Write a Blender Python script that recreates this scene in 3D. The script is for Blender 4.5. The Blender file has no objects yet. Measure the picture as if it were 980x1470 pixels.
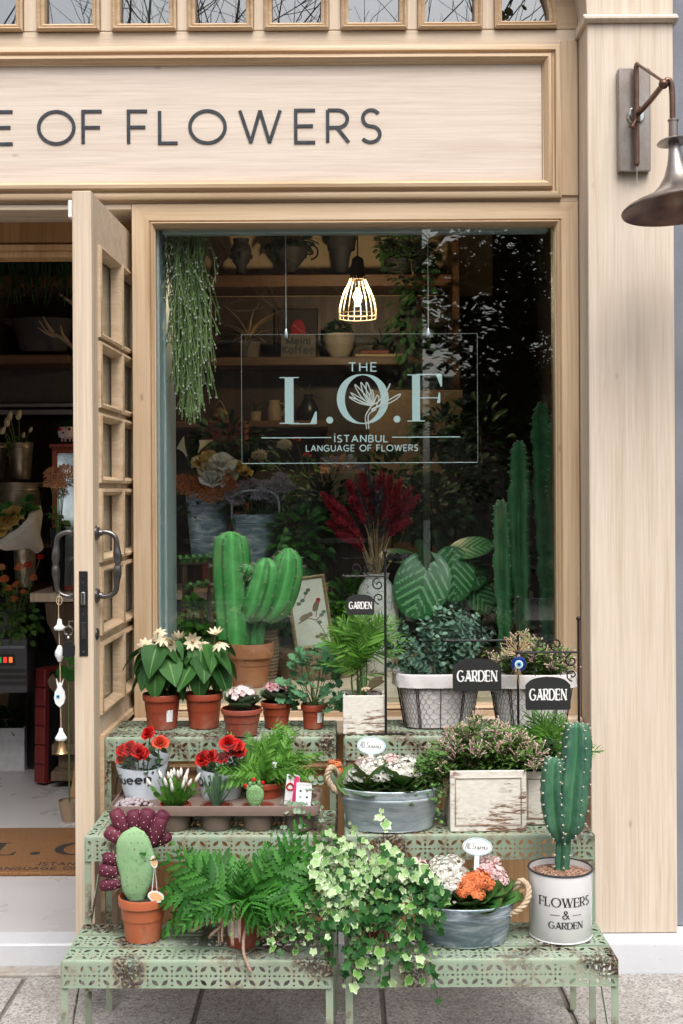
import bpy, bmesh, math, random
from math import pi, sin, cos, radians, sqrt, atan2
from mathutils import Vector, Matrix, Euler, noise
R = random.Random(7)
sc = bpy.context.scene
COL = sc.collection

# ------------------------------------------------------------------ camera
F, CX, CY, CAMZ = 1750.0, 485.0, 705.0, 1.5      # focal length / principal point in photo pixels
ROLL = radians(0.3)
RIGHT = Vector((cos(ROLL), 0, -sin(ROLL)))
UP = Vector((sin(ROLL), 0, cos(ROLL)))
cd = bpy.data.cameras.new('camera')
cd.sensor_fit = 'HORIZONTAL'; cd.sensor_width = 24.0; cd.lens = 24.0*F/980.0
cd.shift_x = 5/980.0; cd.shift_y = -30/980.0
cd.clip_start = 0.05; cd.clip_end = 500
cam = bpy.data.objects.new('camera', cd); COL.objects.link(cam)
mw = Matrix.Identity(4)
for i in range(3):
    mw[i][0] = RIGHT[i]; mw[i][1] = UP[i]; mw[i][2] = (0, -1, 0)[i]; mw[i][3] = (0, 0, CAMZ)[i]
cam.matrix_world = mw
sc.camera = cam

# ------------------------------------------------------------------ light
SUN_EL, SUN_AZ = radians(58), radians(168)        # azimuth measured clockwise from +Y: behind the camera, a little right
w = bpy.data.worlds.new('World'); sc.world = w; w.use_nodes = True
nt = w.node_tree; nt.nodes.clear()
sky = nt.nodes.new('ShaderNodeTexSky'); sky.sky_type = 'NISHITA'; sky.sun_disc = False
sky.sun_elevation = SUN_EL; sky.sun_rotation = SUN_AZ; sky.dust_density = 6.0; sky.air_density = 1.2; sky.ozone_density = 1.5
hs = nt.nodes.new('ShaderNodeHueSaturation'); hs.inputs['Saturation'].default_value = 0.42
bg = nt.nodes.new('ShaderNodeBackground'); bg.inputs['Strength'].default_value = 0.14
wo = nt.nodes.new('ShaderNodeOutputWorld')
nt.links.new(sky.outputs[0], hs.inputs['Color']); nt.links.new(hs.outputs[0], bg.inputs['Color']); nt.links.new(bg.outputs[0], wo.inputs['Surface'])
sd = bpy.data.lights.new('sun', 'SUN'); sd.energy = 1.5; sd.angle = radians(40); sd.color = (1.0, 0.97, 0.93)
sun = bpy.data.objects.new('sun', sd); COL.objects.link(sun)
sdir = Vector((sin(SUN_AZ)*cos(SUN_EL), cos(SUN_AZ)*cos(SUN_EL), sin(SUN_EL)))
sun.rotation_euler = sdir.to_track_quat('Z', 'Y').to_euler(); sun.location = (3, -8, 9)
sc.view_settings.view_transform = 'Standard'; sc.view_settings.look = 'None'
sc.view_settings.exposure = 0.74; sc.view_settings.gamma = 1.0; sc.view_settings.use_curve_mapping = False
sc.cycles.use_denoising = True
sc.cycles.use_adaptive_sampling = True; sc.cycles.adaptive_threshold = 0.015
sc.cycles.max_bounces = 7; sc.cycles.transparent_max_bounces = 24; sc.cycles.glossy_bounces = 4
sc.cycles.transmission_bounces = 6; sc.cycles.sample_clamp_indirect = 6.0
sc.cycles.caustics_reflective = False; sc.cycles.caustics_refractive = False

# ------------------------------------------------------------------ pixel -> place at a chosen depth
def P(px, py, Y):
    dx = (px-CX)/F*Y; dy = -(py-CY)/F*Y
    return Vector((0, Y, CAMZ)) + RIGHT*dx + UP*dy
def S(n, Y): return n*Y/F

# ------------------------------------------------------------------ mesh builder
class MB:
    def __init__(s):
        s.v = []; s.f = []; s.a = []; s.m = []; s.mi = 0; s.att = 0.0
    def add(s, vs, fs, att=None):
        n = len(s.v); s.v.extend([Vector(p) for p in vs]); s.a.extend(att if att else [s.att]*len(vs))
        s.f.extend([tuple(i+n for i in f) for f in fs]); s.m.extend([s.mi]*len(fs))
        return s
    def put(s, o, M=None, mi=None):
        n = len(s.v)
        s.v.extend([M @ p for p in o.v] if M else [p.copy() for p in o.v]); s.a.extend(o.a)
        s.f.extend([tuple(i+n for i in f) for f in o.f]); s.m.extend([mi]*len(o.f) if mi is not None else o.m)
        return s
    def box(s, lo, hi, c=0.0):
        (x0, y0, z0), (x1, y1, z1) = [min(a, b) for a, b in zip(lo, hi)], [max(a, b) for a, b in zip(lo, hi)]
        if c <= 0:
            s.add([(x0,y0,z0),(x1,y0,z0),(x1,y1,z0),(x0,y1,z0),(x0,y0,z1),(x1,y0,z1),(x1,y1,z1),(x0,y1,z1)],
                  [(0,3,2,1),(4,5,6,7),(0,1,5,4),(1,2,6,5),(2,3,7,6),(3,0,4,7)])
            return s
        c = min(c, (x1-x0)*.45, (y1-y0)*.45, (z1-z0)*.45)
        rings = [(z0, c), (z0+c, 0), (z1-c, 0), (z1, c)]
        vs = []
        for z, i in rings:
            a0, a1, b0, b1 = x0+i, x1-i, y0+i, y1-i
            k = c if i == 0 else c*.5
            vs += [(a0+k,b0,z),(a1-k,b0,z),(a1,b0+k,z),(a1,b1-k,z),(a1-k,b1,z),(a0+k,b1,z),(a0,b1-k,z),(a0,b0+k,z)]
        fs = [tuple(range(7,-1,-1)), tuple(range(24,32))]
        for r in range(3):
            for j in range(8):
                fs.append((r*8+j, r*8+(j+1)%8, r*8+8+(j+1)%8, r*8+8+j))
        s.add(vs, fs); return s
    def tube(s, pts, rad, n=8, cap=True, flat=1.0, att=None):
        pts = [Vector(p) for p in pts]; L = len(pts)
        if not hasattr(rad, '__len__'): rad = [rad]*L
        t = (pts[1]-pts[0]).normalized()
        ref = Vector((0,0,1)) if abs(t.z) < .9 else Vector((1,0,0))
        u = (ref - t*ref.dot(t)).normalized()
        vs = []; aa = []
        for i, p in enumerate(pts):
            t = (pts[min(i+1,L-1)]-pts[max(i-1,0)])
            t = t.normalized() if t.length > 1e-9 else Vector((0,0,1))
            u = u - t*u.dot(t)
            u = u.normalized() if u.length > 1e-6 else t.orthogonal().normalized()
            b = t.cross(u)
            for k in range(n):
                th = 2*pi*k/n
                vs.append(p + u*(cos(th)*rad[i]) + b*(sin(th)*rad[i]*flat))
                aa.append(i/(L-1) if att is None else att)
        fs = []
        for i in range(L-1):
            for k in range(n):
                fs.append((i*n+k, i*n+(k+1)%n, (i+1)*n+(k+1)%n, (i+1)*n+k))
        if cap: fs += [tuple(range(n-1,-1,-1)), tuple(range((L-1)*n, L*n))]
        s.add(vs, fs, aa); return s
    def lathe(s, prof, n=24, c=(0,0,0), sx=1.0, sy=1.0, rfun=None, capb=True, capt=False, power=None):
        vs = []
        for r, z in prof:
            for k in range(n):
                th = 2*pi*k/n
                q = rfun(th, z) if rfun else 1.0
                ct, st = cos(th), sin(th)
                if power:
                    ct = math.copysign(abs(ct)**power, ct); st = math.copysign(abs(st)**power, st)
                vs.append((c[0]+r*q*ct*sx, c[1]+r*q*st*sy, c[2]+z))
        fs = []
        for i in range(len(prof)-1):
            for k in range(n):
                fs.append((i*n+k, i*n+(k+1)%n, (i+1)*n+(k+1)%n, (i+1)*n+k))
        if capb: fs.append(tuple(range(n-1,-1,-1)))
        if capt: fs.append(tuple(range((len(prof)-1)*n, len(prof)*n)))
        s.add(vs, fs); return s
    def disc(s, r, c, n=20, sx=1, sy=1, bump=0.0, rings=3):
        vs = [(c[0], c[1], c[2]+bump)]; fs = []
        for j in range(1, rings+1):
            for k in range(n):
                th = 2*pi*k/n; q = j/rings
                vs.append((c[0]+r*q*cos(th)*sx, c[1]+r*q*sin(th)*sy, c[2]+bump*(1-q*q)+(R.uniform(-.15,.15)*bump if j < rings else 0)))
        for k in range(n): fs.append((0, 1+k, 1+(k+1)%n))
        for j in range(rings-1):
            for k in range(n):
                fs.append((1+j*n+k, 1+(j+1)*n+k, 1+(j+1)*n+(k+1)%n, 1+j*n+(k+1)%n))
        s.add(vs, fs); return s
    def sphere(s, c, r, n=10, m=7, sc_=(1,1,1), M=None):
        vs = []; fs = []
        for i in range(m+1):
            ph = pi*i/m
            for k in range(n):
                th = 2*pi*k/n
                p = Vector((sin(ph)*cos(th)*sc_[0]*r, sin(ph)*sin(th)*sc_[1]*r, cos(ph)*sc_[2]*r))
                if M: p = M @ p
                vs.append(Vector(c)+p)
        for i in range(m):
            for k in range(n):
                fs.append((i*n+k, (i+1)*n+k, (i+1)*n+(k+1)%n, i*n+(k+1)%n))
        s.add(vs, fs); return s
    def extrude_xz(s, poly, y0, y1):
        """flat outline in the X-Z plane given thickness along Y (y0 = front)"""
        n = len(poly)
        vs = [(x, y0, z) for x, z in poly] + [(x, y1, z) for x, z in poly]
        fs = [tuple(range(n)), tuple(range(2*n-1, n-1, -1))] + [(i, n+i, n+(i+1)%n, (i+1)%n) for i in range(n)]
        s.add(vs, fs); return s
    def rectframe(s, x0, x1, z0, z1, prof, y=0.0, side=-1, two=False):
        """profile of (inset, proud) swept round a rectangle with mitred corners; proud goes to -Y"""
        vs = []
        for o, d in prof:
            for (x, z) in ((x0+o, z0+o), (x1-o, z0+o), (x1-o, z1-o), (x0+o, z1-o)):
                vs.append((x, y+side*d, z))
        fs = []
        for i in range(len(prof)-1):
            for k in range(4):
                fs.append((i*4+k, i*4+(k+1)%4, (i+1)*4+(k+1)%4, (i+1)*4+k))
        s.add(vs, fs)
        if two:
            n = len(fs)
            for j in range(n): s.m[-n+j] = 1 if j % 2 == 0 else 0
        return s
    def extr(s, prof, a, b, axis='x'):
        """closed profile of (y, z) [axis x] or (x, y) [axis z] extruded from a to b"""
        n = len(prof)
        if axis == 'x': vs = [(a, y, z) for y, z in prof] + [(b, y, z) for y, z in prof]
        else: vs = [(x, y, a) for x, y in prof] + [(x, y, b) for x, y in prof]
        fs = [tuple(range(n-1,-1,-1)), tuple(range(n, 2*n))] + [(i, (i+1)%n, n+(i+1)%n, n+i) for i in range(n)]
        s.add(vs, fs); return s
    def mesh(s, name, mats, smooth=40, fixn=False):
        me = bpy.data.meshes.new(name)
        me.from_pydata([tuple(p) for p in s.v], [], s.f)
        for m_ in (mats if isinstance(mats, (list, tuple)) else [mats]): me.materials.append(M_[m_] if isinstance(m_, str) else m_)
        if any(s.m): me.polygons.foreach_set('material_index', s.m)
        if any(s.a):
            at = me.attributes.new('att', 'FLOAT', 'POINT'); at.data.foreach_set('value', s.a)
        if fixn:
            bm = bmesh.new(); bm.from_mesh(me); bmesh.ops.recalc_face_normals(bm, faces=bm.faces); bm.to_mesh(me); bm.free()
        if smooth:
            me.shade_smooth()
            if smooth < 180: me.set_sharp_from_angle(angle=radians(smooth))
        me.update()
        return me
    def build(s, name, mats, parent=None, smooth=40, world=False, fixn=True, M=None):
        if world and parent is not None:
            off = wloc(parent)
            s.v = [p-off for p in s.v]
        return link(name, s.mesh(name, mats, smooth, fixn), parent, M)

def wloc(o):
    v = Vector((0,0,0))
    while o is not None:
        v += o.location; o = o.parent
    return v
def link(name, me, parent=None, M=None):
    o = bpy.data.objects.new(name, me); COL.objects.link(o)
    if parent is not None: o.parent = parent
    if M is not None: o.matrix_local = M
    return o
def tag(o, label=None, cat=None, group=None, kind=None):
    if label: o['label'] = label
    if cat: o['category'] = cat
    if group: o['group'] = group
    if kind: o['kind'] = kind
    return o
def thing(name, label, cat, loc=(0,0,0), group=None, rz=0.0):
    o = bpy.data.objects.new(name, None); COL.objects.link(o)
    o.empty_display_size = .05; o.location = loc; o.rotation_euler = (0,0,rz)
    return tag(o, label, cat, group)
def struct(o): o['kind'] = 'structure'; return o
def orient(pos, d, up=(0,0,1), s=1.0, roll=0.0):
    """matrix whose local Y points along d, local Z towards up"""
    y = Vector(d).normalized(); z = Vector(up); z = z - y*z.dot(y)
    if z.length < 1e-4: z = y.orthogonal()
    z.normalize(); x = y.cross(z)
    if roll:
        q = Matrix.Rotation(roll, 3, y); x = q @ x; z = q @ z
    sx, sy, sz = s if hasattr(s, '__len__') else (s, s, s)
    return Matrix(((x.x*sx, y.x*sy, z.x*sz, pos[0]), (x.y*sx, y.y*sy, z.y*sz, pos[1]), (x.z*sx, y.z*sy, z.z*sz, pos[2]), (0,0,0,1)))
def sph(az, el):
    return Vector((cos(el)*cos(az), cos(el)*sin(az), sin(el)))
def T(x, y, z): return Matrix.Translation((x, y, z))
def spline(pts, n=8):
    """Catmull-Rom through the points"""
    pts = [Vector(p) for p in pts]; out = []
    q = [pts[0]*2-pts[1]] + pts + [pts[-1]*2-pts[-2]]
    for i in range(1, len(q)-2):
        p0, p1, p2, p3 = q[i-1], q[i], q[i+1], q[i+2]
        for k in range(n):
            t = k/n
            out.append(.5*((2*p1)+(p2-p0)*t+(2*p0-5*p1+4*p2-p3)*t*t+(3*p1-p0-3*p2+p3)*t**3))
    out.append(pts[-1]); return out

# ------------------------------------------------------------------ materials
M_ = {}
class NT:
    def __init__(s, name):
        s.m = bpy.data.materials.new(name); s.m.use_nodes = True; s.t = s.m.node_tree
        s.b = s.t.nodes['Principled BSDF']; s.o = s.t.nodes['Material Output']; M_[name] = s.m
    def n(s, typ, **kw):
        nd = s.t.nodes.new(typ)
        for k, v in kw.items():
            if k in nd.inputs: s.set(nd.inputs[k], v)
            else: setattr(nd, k, v)
        return nd
    def set(s, sock, v):
        if isinstance(v, bpy.types.NodeSocket): s.t.links.new(v, sock)
        else: sock.default_value = v
    def coords(s, scale=(1,1,1), kind='Object', loc=(0,0,0), rot=(0,0,0)):
        tc = s.n('ShaderNodeTexCoord'); mp = s.n('ShaderNodeMapping')
        s.t.links.new(tc.outputs[kind], mp.inputs['Vector'])
        mp.inputs['Scale'].default_value = scale; mp.inputs['Location'].default_value = loc; mp.inputs['Rotation'].default_value = rot
        return mp.outputs[0]
    def noise(s, scale, vec=None, detail=4, rough=.55, dist=0.0):
        nd = s.n('ShaderNodeTexNoise'); nd.inputs['Scale'].default_value = scale; nd.inputs['Detail'].default_value = detail
        nd.inputs['Roughness'].default_value = rough; nd.inputs['Distortion'].default_value = dist
        if vec is not None: s.t.links.new(vec, nd.inputs['Vector'])
        return nd.outputs['Fac']
    def ramp(s, fac, stops, interp='LINEAR'):
        nd = s.n('ShaderNodeValToRGB'); nd.color_ramp.interpolation = interp
        s.t.links.new(fac, nd.inputs[0]); e = nd.color_ramp.elements
        while len(e) < len(stops): e.new(.5)
        for i, (p, c) in enumerate(stops):
            e[i].position = p; e[i].color = (c[0], c[1], c[2], 1) if hasattr(c, '__len__') else (c, c, c, 1)
        return nd.outputs[0]
    def mix(s, fac, a, b, blend='MIX'):
        nd = s.n('ShaderNodeMix', data_type='RGBA', blend_type=blend)
        for sock, v in ((nd.inputs[0], fac), (nd.inputs[6], a), (nd.inputs[7], b)):
            if isinstance(v, tuple): v = (v[0], v[1], v[2], 1)
            s.set(sock, v)
        return nd.outputs[2]
    def math(s, op, a, b=0.0, c=None):
        nd = s.n('ShaderNodeMath', operation=op); s.set(nd.inputs[0], a); s.set(nd.inputs[1], b)
        if c is not None: s.set(nd.inputs[2], c)
        return nd.outputs[0]
    def attr(s, name='att'):
        nd = s.n('ShaderNodeAttribute'); nd.attribute_name = name; return nd.outputs['Fac']
    def rnd(s):
        g = s.n('ShaderNodeNewGeometry'); o = s.n('ShaderNodeObjectInfo')
        return s.math('FRACT', s.math('ADD', g.outputs['Random Per Island'], o.outputs['Random']))
    def bump(s, h, strength=.3, dist=.002):
        nd = s.n('ShaderNodeBump'); nd.inputs['Strength'].default_value = strength; nd.inputs['Distance'].default_value = dist
        s.t.links.new(h, nd.inputs['Height']); s.t.links.new(nd.outputs[0], s.b.inputs['Normal']); return nd.outputs[0]
    def fin(s, color=None, rough=.5, metal=0.0, **kw):
        if color is not None:
            if isinstance(color, tuple): color = (color[0], color[1], color[2], 1)
            s.set(s.b.inputs['Base Color'], color)
        s.set(s.b.inputs['Roughness'], rough); s.set(s.b.inputs['Metallic'], metal)
        for k, v in kw.items(): s.set(s.b.inputs[k.replace('_', ' ')], v)
        return s.m
def simple(name, c, rough=.5, metal=0.0, var=.12, nscale=30, **kw):
    t = NT(name); f = t.noise(nscale, t.coords(), 5)
    lo = tuple(x*(1-var) for x in c); hi = tuple(min(1, x*(1+var)) for x in c)
    t.fin(t.ramp(f, [(.3, lo), (.7, hi)]), rough, metal, **kw)
    return t
def wood(name, axis, light, mid, dark, rough=.55, sc_=1.0, gloss=0.0):
    t = NT(name)
    s_ = [22*sc_]*3; s_['xyz'.index(axis)] = 1.1*sc_
    v = t.coords(tuple(s_)); f = t.noise(1.0, v, 6, .62, .6)
    s2 = [150*sc_]*3; s2['xyz'.index(axis)] = 3.0*sc_
    g = t.noise(1.0, t.coords(tuple(s2)), 3, .6)
    big = t.noise(1.6, t.coords((1,1,1)), 2)
    c = t.ramp(f, [(.28, dark), (.47, mid), (.62, light), (.85, mid)])
    c = t.mix(t.ramp(g, [(.35, .30), (.6, 0.0)]), c, tuple(x*.62 for x in dark))
    c = t.mix(t.ramp(big, [(.35, .22), (.65, 0.0)]), c, mid)
    # scattered small knots and dents
    vk = t.coords((4,4,4) if axis == 'y' else ((2.2,5,5) if axis == 'x' else (5,5,2.2)))
    vo = t.n('ShaderNodeTexVoronoi'); t.t.links.new(vk, vo.inputs['Vector']); vo.inputs['Scale'].default_value = 1.3
    c = t.mix(t.ramp(vo.outputs['Distance'], [(.0, .7), (.028, .35), (.05, 0.0)]), c, tuple(x*.4 for x in dark))
    t.bump(t.math('ADD', f, g), .18, .0012)
    t.fin(c, t.ramp(f, [(.3, rough+.1), (.7, rough-.06)]), 0.0)
    return t
OAK = ((.64,.53,.41), (.59,.475,.355), (.47,.345,.235))
wood('oak_horizontal', 'x', *OAK); wood('oak_vertical', 'z', *OAK); wood('oak_deep', 'y', *OAK)
WARM = ((.58,.44,.295), (.525,.38,.24), (.40,.26,.145))
wood('oak_warm', 'z', *WARM); wood('oak_warm_horizontal', 'x', *WARM); wood('oak_warm_deep', 'y', *WARM)
wood('oak_panel', 'x', (.645,.555,.475), (.615,.52,.44), (.54,.44,.355), .6, 1.6)
wood('oak_pillar', 'z', (.675,.58,.48), (.64,.54,.435), (.55,.44,.33), .6, 1.5)
wood('oak_honey', 'z', (.50,.30,.14), (.42,.235,.10), (.27,.135,.055))
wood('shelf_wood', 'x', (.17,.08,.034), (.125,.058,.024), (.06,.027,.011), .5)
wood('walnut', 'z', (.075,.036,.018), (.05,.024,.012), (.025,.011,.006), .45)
wood('red_wood', 'z', (.26,.035,.03), (.19,.022,.02), (.09,.012,.012), .4)
wood('carved_wood', 'z', (.24,.16,.10), (.17,.11,.065), (.08,.05,.03), .6)
wood('grey_wood', 'z', (.62,.50,.38), (.5,.38,.27), (.3,.2,.13), .6)

t = NT('white_paint'); f = t.noise(6, t.coords(), 5); d = t.noise(60, t.coords((1,1,3)), 4)
c = t.ramp(f, [(.3, (.53,.545,.58)), (.7, (.60,.615,.645))]); c = t.mix(t.ramp(d, [(.62, 0.0), (.76, .55)]), c, (.36,.33,.31)); c = t.mix(t.ramp(t.noise(2.3, t.coords((1,1,2.5)), 6, .7), [(.45, 0.0), (.85, .35)]), c, (.42,.40,.39))
t.bump(d, .08, .001); t.fin(c, .45)
t = NT('floor_tile'); f = t.noise(4, t.coords(), 5); d = t.noise(45, t.coords(), 4)
c = t.ramp(f, [(.3, (.46,.445,.445)), (.7, (.53,.515,.515))]); c = t.mix(t.ramp(t.noise(140, t.coords(), 3), [(.70, 0.0), (.78, .4)]), c, (.3,.27,.25))
t.fin(c, t.ramp(f, [(.3, .22), (.7, .4)]))
t = NT('stucco_grey'); f = t.noise(300, t.coords(), 4); g = t.noise(5, t.coords(), 4)
t.bump(f, .7, .003); t.fin(t.ramp(g, [(.3, (.17,.185,.22)), (.7, (.225,.24,.275))]), .85)
t = NT('paving'); a = t.coords(); vo = t.n('ShaderNodeTexVoronoi'); t.t.links.new(a, vo.inputs['Vector']); vo.inputs['Scale'].default_value = 150
f = t.noise(260, a, 3); g = t.noise(4.5, a, 6, .65)
c = t.ramp(vo.outputs['Color'], [(.12, (.18,.165,.155)), (.38, (.36,.34,.325)), (.65, (.46,.44,.42)), (.9, (.58,.56,.54))])
c = t.mix(t.ramp(f, [(.38, .45), (.55, 0.0)]), c, (.13,.12,.11))
c = t.mix(t.ramp(g, [(.3, .5), (.62, 0.0)]), c, (.19,.172,.155))
o_ = t.n('ShaderNodeObjectInfo'); c = t.mix(t.math('MULTIPLY', o_.outputs['Random'], .22), c, (.2,.18,.16))
t.bump(f, .5, .002); t.fin(c, .8)
t = NT('mortar'); f = t.noise(90, t.coords(), 5); t.bump(f, .6, .004); t.fin(t.ramp(f, [(.3, (.10,.085,.075)), (.7, (.22,.195,.17))]), .95)
t = NT('kerb_concrete'); f = t.noise(40, t.coords(), 6, .7); g = t.noise(7, t.coords(), 4)
c = t.ramp(f, [(.3, (.22,.20,.185)), (.7, (.42,.40,.37))]); c = t.mix(t.ramp(g, [(.5, 0.0), (.7, .5)]), c, (.27,.22,.17)); t.bump(f, .6, .004); t.fin(c, .9)
simple('asphalt', (.055,.055,.057), .9, nscale=200, var=.4)
t = NT('coir'); f = t.noise(1.0, t.coords((160,420,160)), 4); g = t.noise(8, t.coords(), 3)
c = t.ramp(f, [(.3, (.12,.052,.018)), (.5, (.26,.125,.05)), (.72, (.37,.20,.085))]); c = t.mix(t.ramp(g, [(.35, .3), (.6, 0.0)]), c, (.24,.10,.03)); t.bump(f, 1.0, .006); t.fin(c, .95)
simple('mat_print', (.03,.026,.022), .95, nscale=400, var=.5)
simple('letter_slate', (.036,.042,.05), .38, .3, nscale=60, var=.35)
simple('black_iron', (.018,.018,.019), .45, .5, nscale=120, var=.4)
t = NT('worn_steel'); f = t.noise(25, t.coords(), 6, .7); t.fin(t.ramp(f, [(.3, (.08,.076,.074)), (.62, (.17,.16,.155)), (.8, (.32,.30,.29))]), t.ramp(f, [(.3, .42), (.7, .24)]), .9)
t = NT('lamp_pewter'); f = t.noise(14, t.coords((1,1,.5)), 6, .7); t.fin(t.ramp(f, [(.3, (.22,.17,.135)), (.55, (.33,.30,.28)), (.75, (.46,.44,.42))]), t.ramp(f, [(.3, .42), (.7, .28)]), .9)
t = NT('lamp_bronze'); f = t.noise(18, t.coords(), 5); t.fin(t.ramp(f, [(.3, (.10,.055,.04)), (.7, (.22,.13,.095))]), .38, .85)
simple('chrome', (.62,.66,.68), .12, 1.0, var=.05)
simple('brass', (.42,.28,.13), .35, .9)
simple('black_plastic', (.014,.014,.015), .35)
simple('anthracite', (.06,.06,.064), .5)
t = NT('alu_blue'); t.fin(t.ramp(t.noise(3, t.coords((1,1,.2))), [(.3, (.50,.61,.67)), (.7, (.57,.68,.74))]), .42, .25)
# green painted perforated steel, chipped and rusty in patches
t = NT('green_steel'); a = t.coords(); g = t.noise(7.0, a, 3, .5); f = t.noise(120, a, 5, .7); h = t.noise(28, a, 4)
c = t.ramp(h, [(.3, (.225,.30,.215)), (.7, (.275,.35,.255))])
c = t.mix(t.ramp(t.noise(3.1, a, 2), [(.45, 0.0), (.7, .30)]), c, (.42,.45,.36))
patch = t.math('MULTIPLY', t.ramp(g, [(.51, 0.0), (.60, 1.0)]), t.ramp(f, [(.43, 0.0), (.50, 1.0)]))
c = t.mix(t.math('MULTIPLY', t.ramp(g, [(.44, 0.0), (.62, .6)]), t.ramp(h, [(.4, 0.0), (.6, 1.0)])), c, (.30,.17,.10))
c = t.mix(t.ramp(t.noise(75, a, 5, .75), [(.63, 0.0), (.68, .8)]), c, (.12,.065,.04)); c = t.mix(patch, c, (.045,.028,.022)); gm = t.n('ShaderNodeNewGeometry'); c = t.mix(gm.outputs['Backfacing'], c, (.11,.065,.038)); t.bump(f, .15, .0006); t.fin(c, .5)  # back faces rust brown, painting the shaded shelf underside seen through the holes
t = NT('rust_pan'); f = t.noise(30, t.coords(), 5); t.fin(t.ramp(f, [(.35, (.16,.12,.075)), (.65, (.24,.2,.13))]), .8)
def plastic(name, c, rough=.42, **kw): return simple(name, c, rough, nscale=9, var=.10, **kw)
for nm_, c_ in (('pot_plastic', (.26,.045,.018)), ('pot_plastic_rose', (.25,.055,.032)), ('pot_orange', (.36,.095,.038))):
    t = NT(nm_); o_ = t.n('ShaderNodeObjectInfo'); f = t.noise(11, t.coords(), 5, .65); g = t.noise(55, t.coords((1,1,.35)), 4)
    c = t.mix(o_.outputs['Random'], tuple(x*.82 for x in c_), tuple(x*1.15 for x in c_)); c = t.mix(t.ramp(f, [(.52, 0.0), (.72, .38)]), c, (.42,.27,.20)); c = t.mix(t.ramp(g, [(.60, 0.0), (.74, .5)]), c, (.14,.06,.035)); t.bump(f, .08, .001); t.fin(c, t.ramp(f, [(.4, .38), (.7, .62)]))
t = NT('terracotta'); f = t.noise(20, t.coords(), 6, .65); g = t.noise(4, t.coords(), 4)
c = t.ramp(f, [(.3, (.36,.13,.06)), (.7, (.47,.19,.09))]); c = t.mix(t.ramp(g, [(.55, 0.0), (.75, .4)]), c, (.55,.40,.30)); t.bump(f, .1, .001); t.fin(c, .8)
t = NT('soil'); f = t.noise(160, t.coords(), 6, .75); t.bump(f, 1.0, .008); t.fin(t.ramp(f, [(.35, (.012,.008,.006)), (.55, (.05,.032,.022)), (.75, (.16,.10,.065))]), .95)
t = NT('grit'); vo = t.n('ShaderNodeTexVoronoi'); vo.inputs['Scale'].default_value = 190; t.t.links.new(t.coords(), vo.inputs['Vector'])
t.bump(vo.outputs['Distance'], 1.0, .008); t.fin(t.ramp(vo.outputs['Color'], [(.2, (.16,.07,.04)), (.5, (.36,.19,.12)), (.85, (.55,.36,.26))]), .9)
plastic('tray_taupe', (.185,.13,.108), .5)
def zinc(name, tint):
    t = NT(name); a = t.coords((1.5,1.5,7)); f = t.noise(6, a, 5, .7, .8); g = t.noise(3.2, t.coords((1,1,1.6)), 4)
    c = t.ramp(f, [(.30, tuple(x*.42 for x in tint)), (.47, tint), (.66, (.60,.65,.68))]); c = t.mix(t.ramp(g, [(.4, 0.0), (.7, .55)]), c, tuple(x*.7 for x in tint))
    t.bump(f, .1, .001); t.fin(c, .5, .35)
zinc('zinc_blue', (.40,.48,.52)); zinc('zinc_dark', (.20,.265,.32))
simple('bucket_metal', (.42,.36,.27), .35, .8, nscale=14, var=.3)
t = NT('distressed_white'); a = t.coords((5,5,34)); f = t.noise(3.2, a, 6, .72, .4); g = t.noise(9, t.coords(), 4); h = t.noise(55, t.coords((1,1,3)), 4)
c = t.ramp(h, [(.3, (.60,.56,.49)), (.7, (.74,.71,.65))]); m = t.math('MULTIPLY', t.ramp(f, [(.50, 0.0), (.55, 1.0)]), t.ramp(g, [(.47, 0.0), (.55, 1.0)]))
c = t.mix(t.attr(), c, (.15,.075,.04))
c = t.mix(m, c, (.17,.085,.045)); t.bump(f, .25, .001); t.fin(c, .75)
t = NT('liner_cloth'); f = t.noise(420, t.coords(), 2); g = t.noise(9, t.coords(), 4); t.bump(t.math('ADD', f, t.math('MULTIPLY', g, 3.0)), .4, .004); t.fin(t.ramp(g, [(.3, (.60,.57,.56)), (.7, (.72,.69,.68))]), .95)
simple('wire_brown', (.06,.045,.038), .5, .6)
t = NT('enamel'); t.fin(t.ramp(t.noise(4, t.coords()), [(.3, (.70,.70,.71)), (.7, (.75,.75,.76))]), .22, 0.0, Coat_Weight=.3)
simple('print_black', (.022,.022,.024), .5); simple('print_grey', (.28,.3,.32), .5)
t = NT('rope'); f = t.noise(1.0, t.coords((90,90,90)), 5, .8); t.bump(f, .8, .003); t.fin(t.ramp(f, [(.3, (.30,.21,.13)), (.7, (.60,.48,.34))]), .95)
simple('raffia', (.52,.38,.22), .85, nscale=80, var=.3)
simple('rhizome', (.36,.24,.18), .95, nscale=220, var=.4)
plastic('paper_white', (.60,.66,.72), .55); plastic('label_white', (.74,.74,.75), .4); plastic('label_pink', (.75,.05,.20), .4); plastic('label_peach', (.72,.42,.20), .5)
plastic('sign_plate', (.017,.018,.018), .5); plastic('sign_letter', (.80,.80,.78), .5)
plastic('evil_blue', (.01,.03,.16), .08); plastic('evil_light', (.12,.42,.60), .08); plastic('ceramic_white', (.72,.74,.74), .2)
t = NT('vinyl_pale'); t.fin((.52,.64,.67), .6)
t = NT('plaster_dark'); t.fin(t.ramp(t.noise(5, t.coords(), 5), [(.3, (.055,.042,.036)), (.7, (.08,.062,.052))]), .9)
t = NT('plaster_warm'); t.fin(t.ramp(t.noise(3, t.coords(), 5), [(.3, (.46,.33,.21)), (.7, (.54,.40,.26))]), .9)
t = NT('plywood'); t.fin(t.ramp(t.noise(3, t.coords((1,1,6)), 5), [(.3, (.17,.11,.065)), (.7, (.23,.15,.09))]), .8)
simple('ceiling_paint', (.16,.12,.09), .9)
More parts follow.
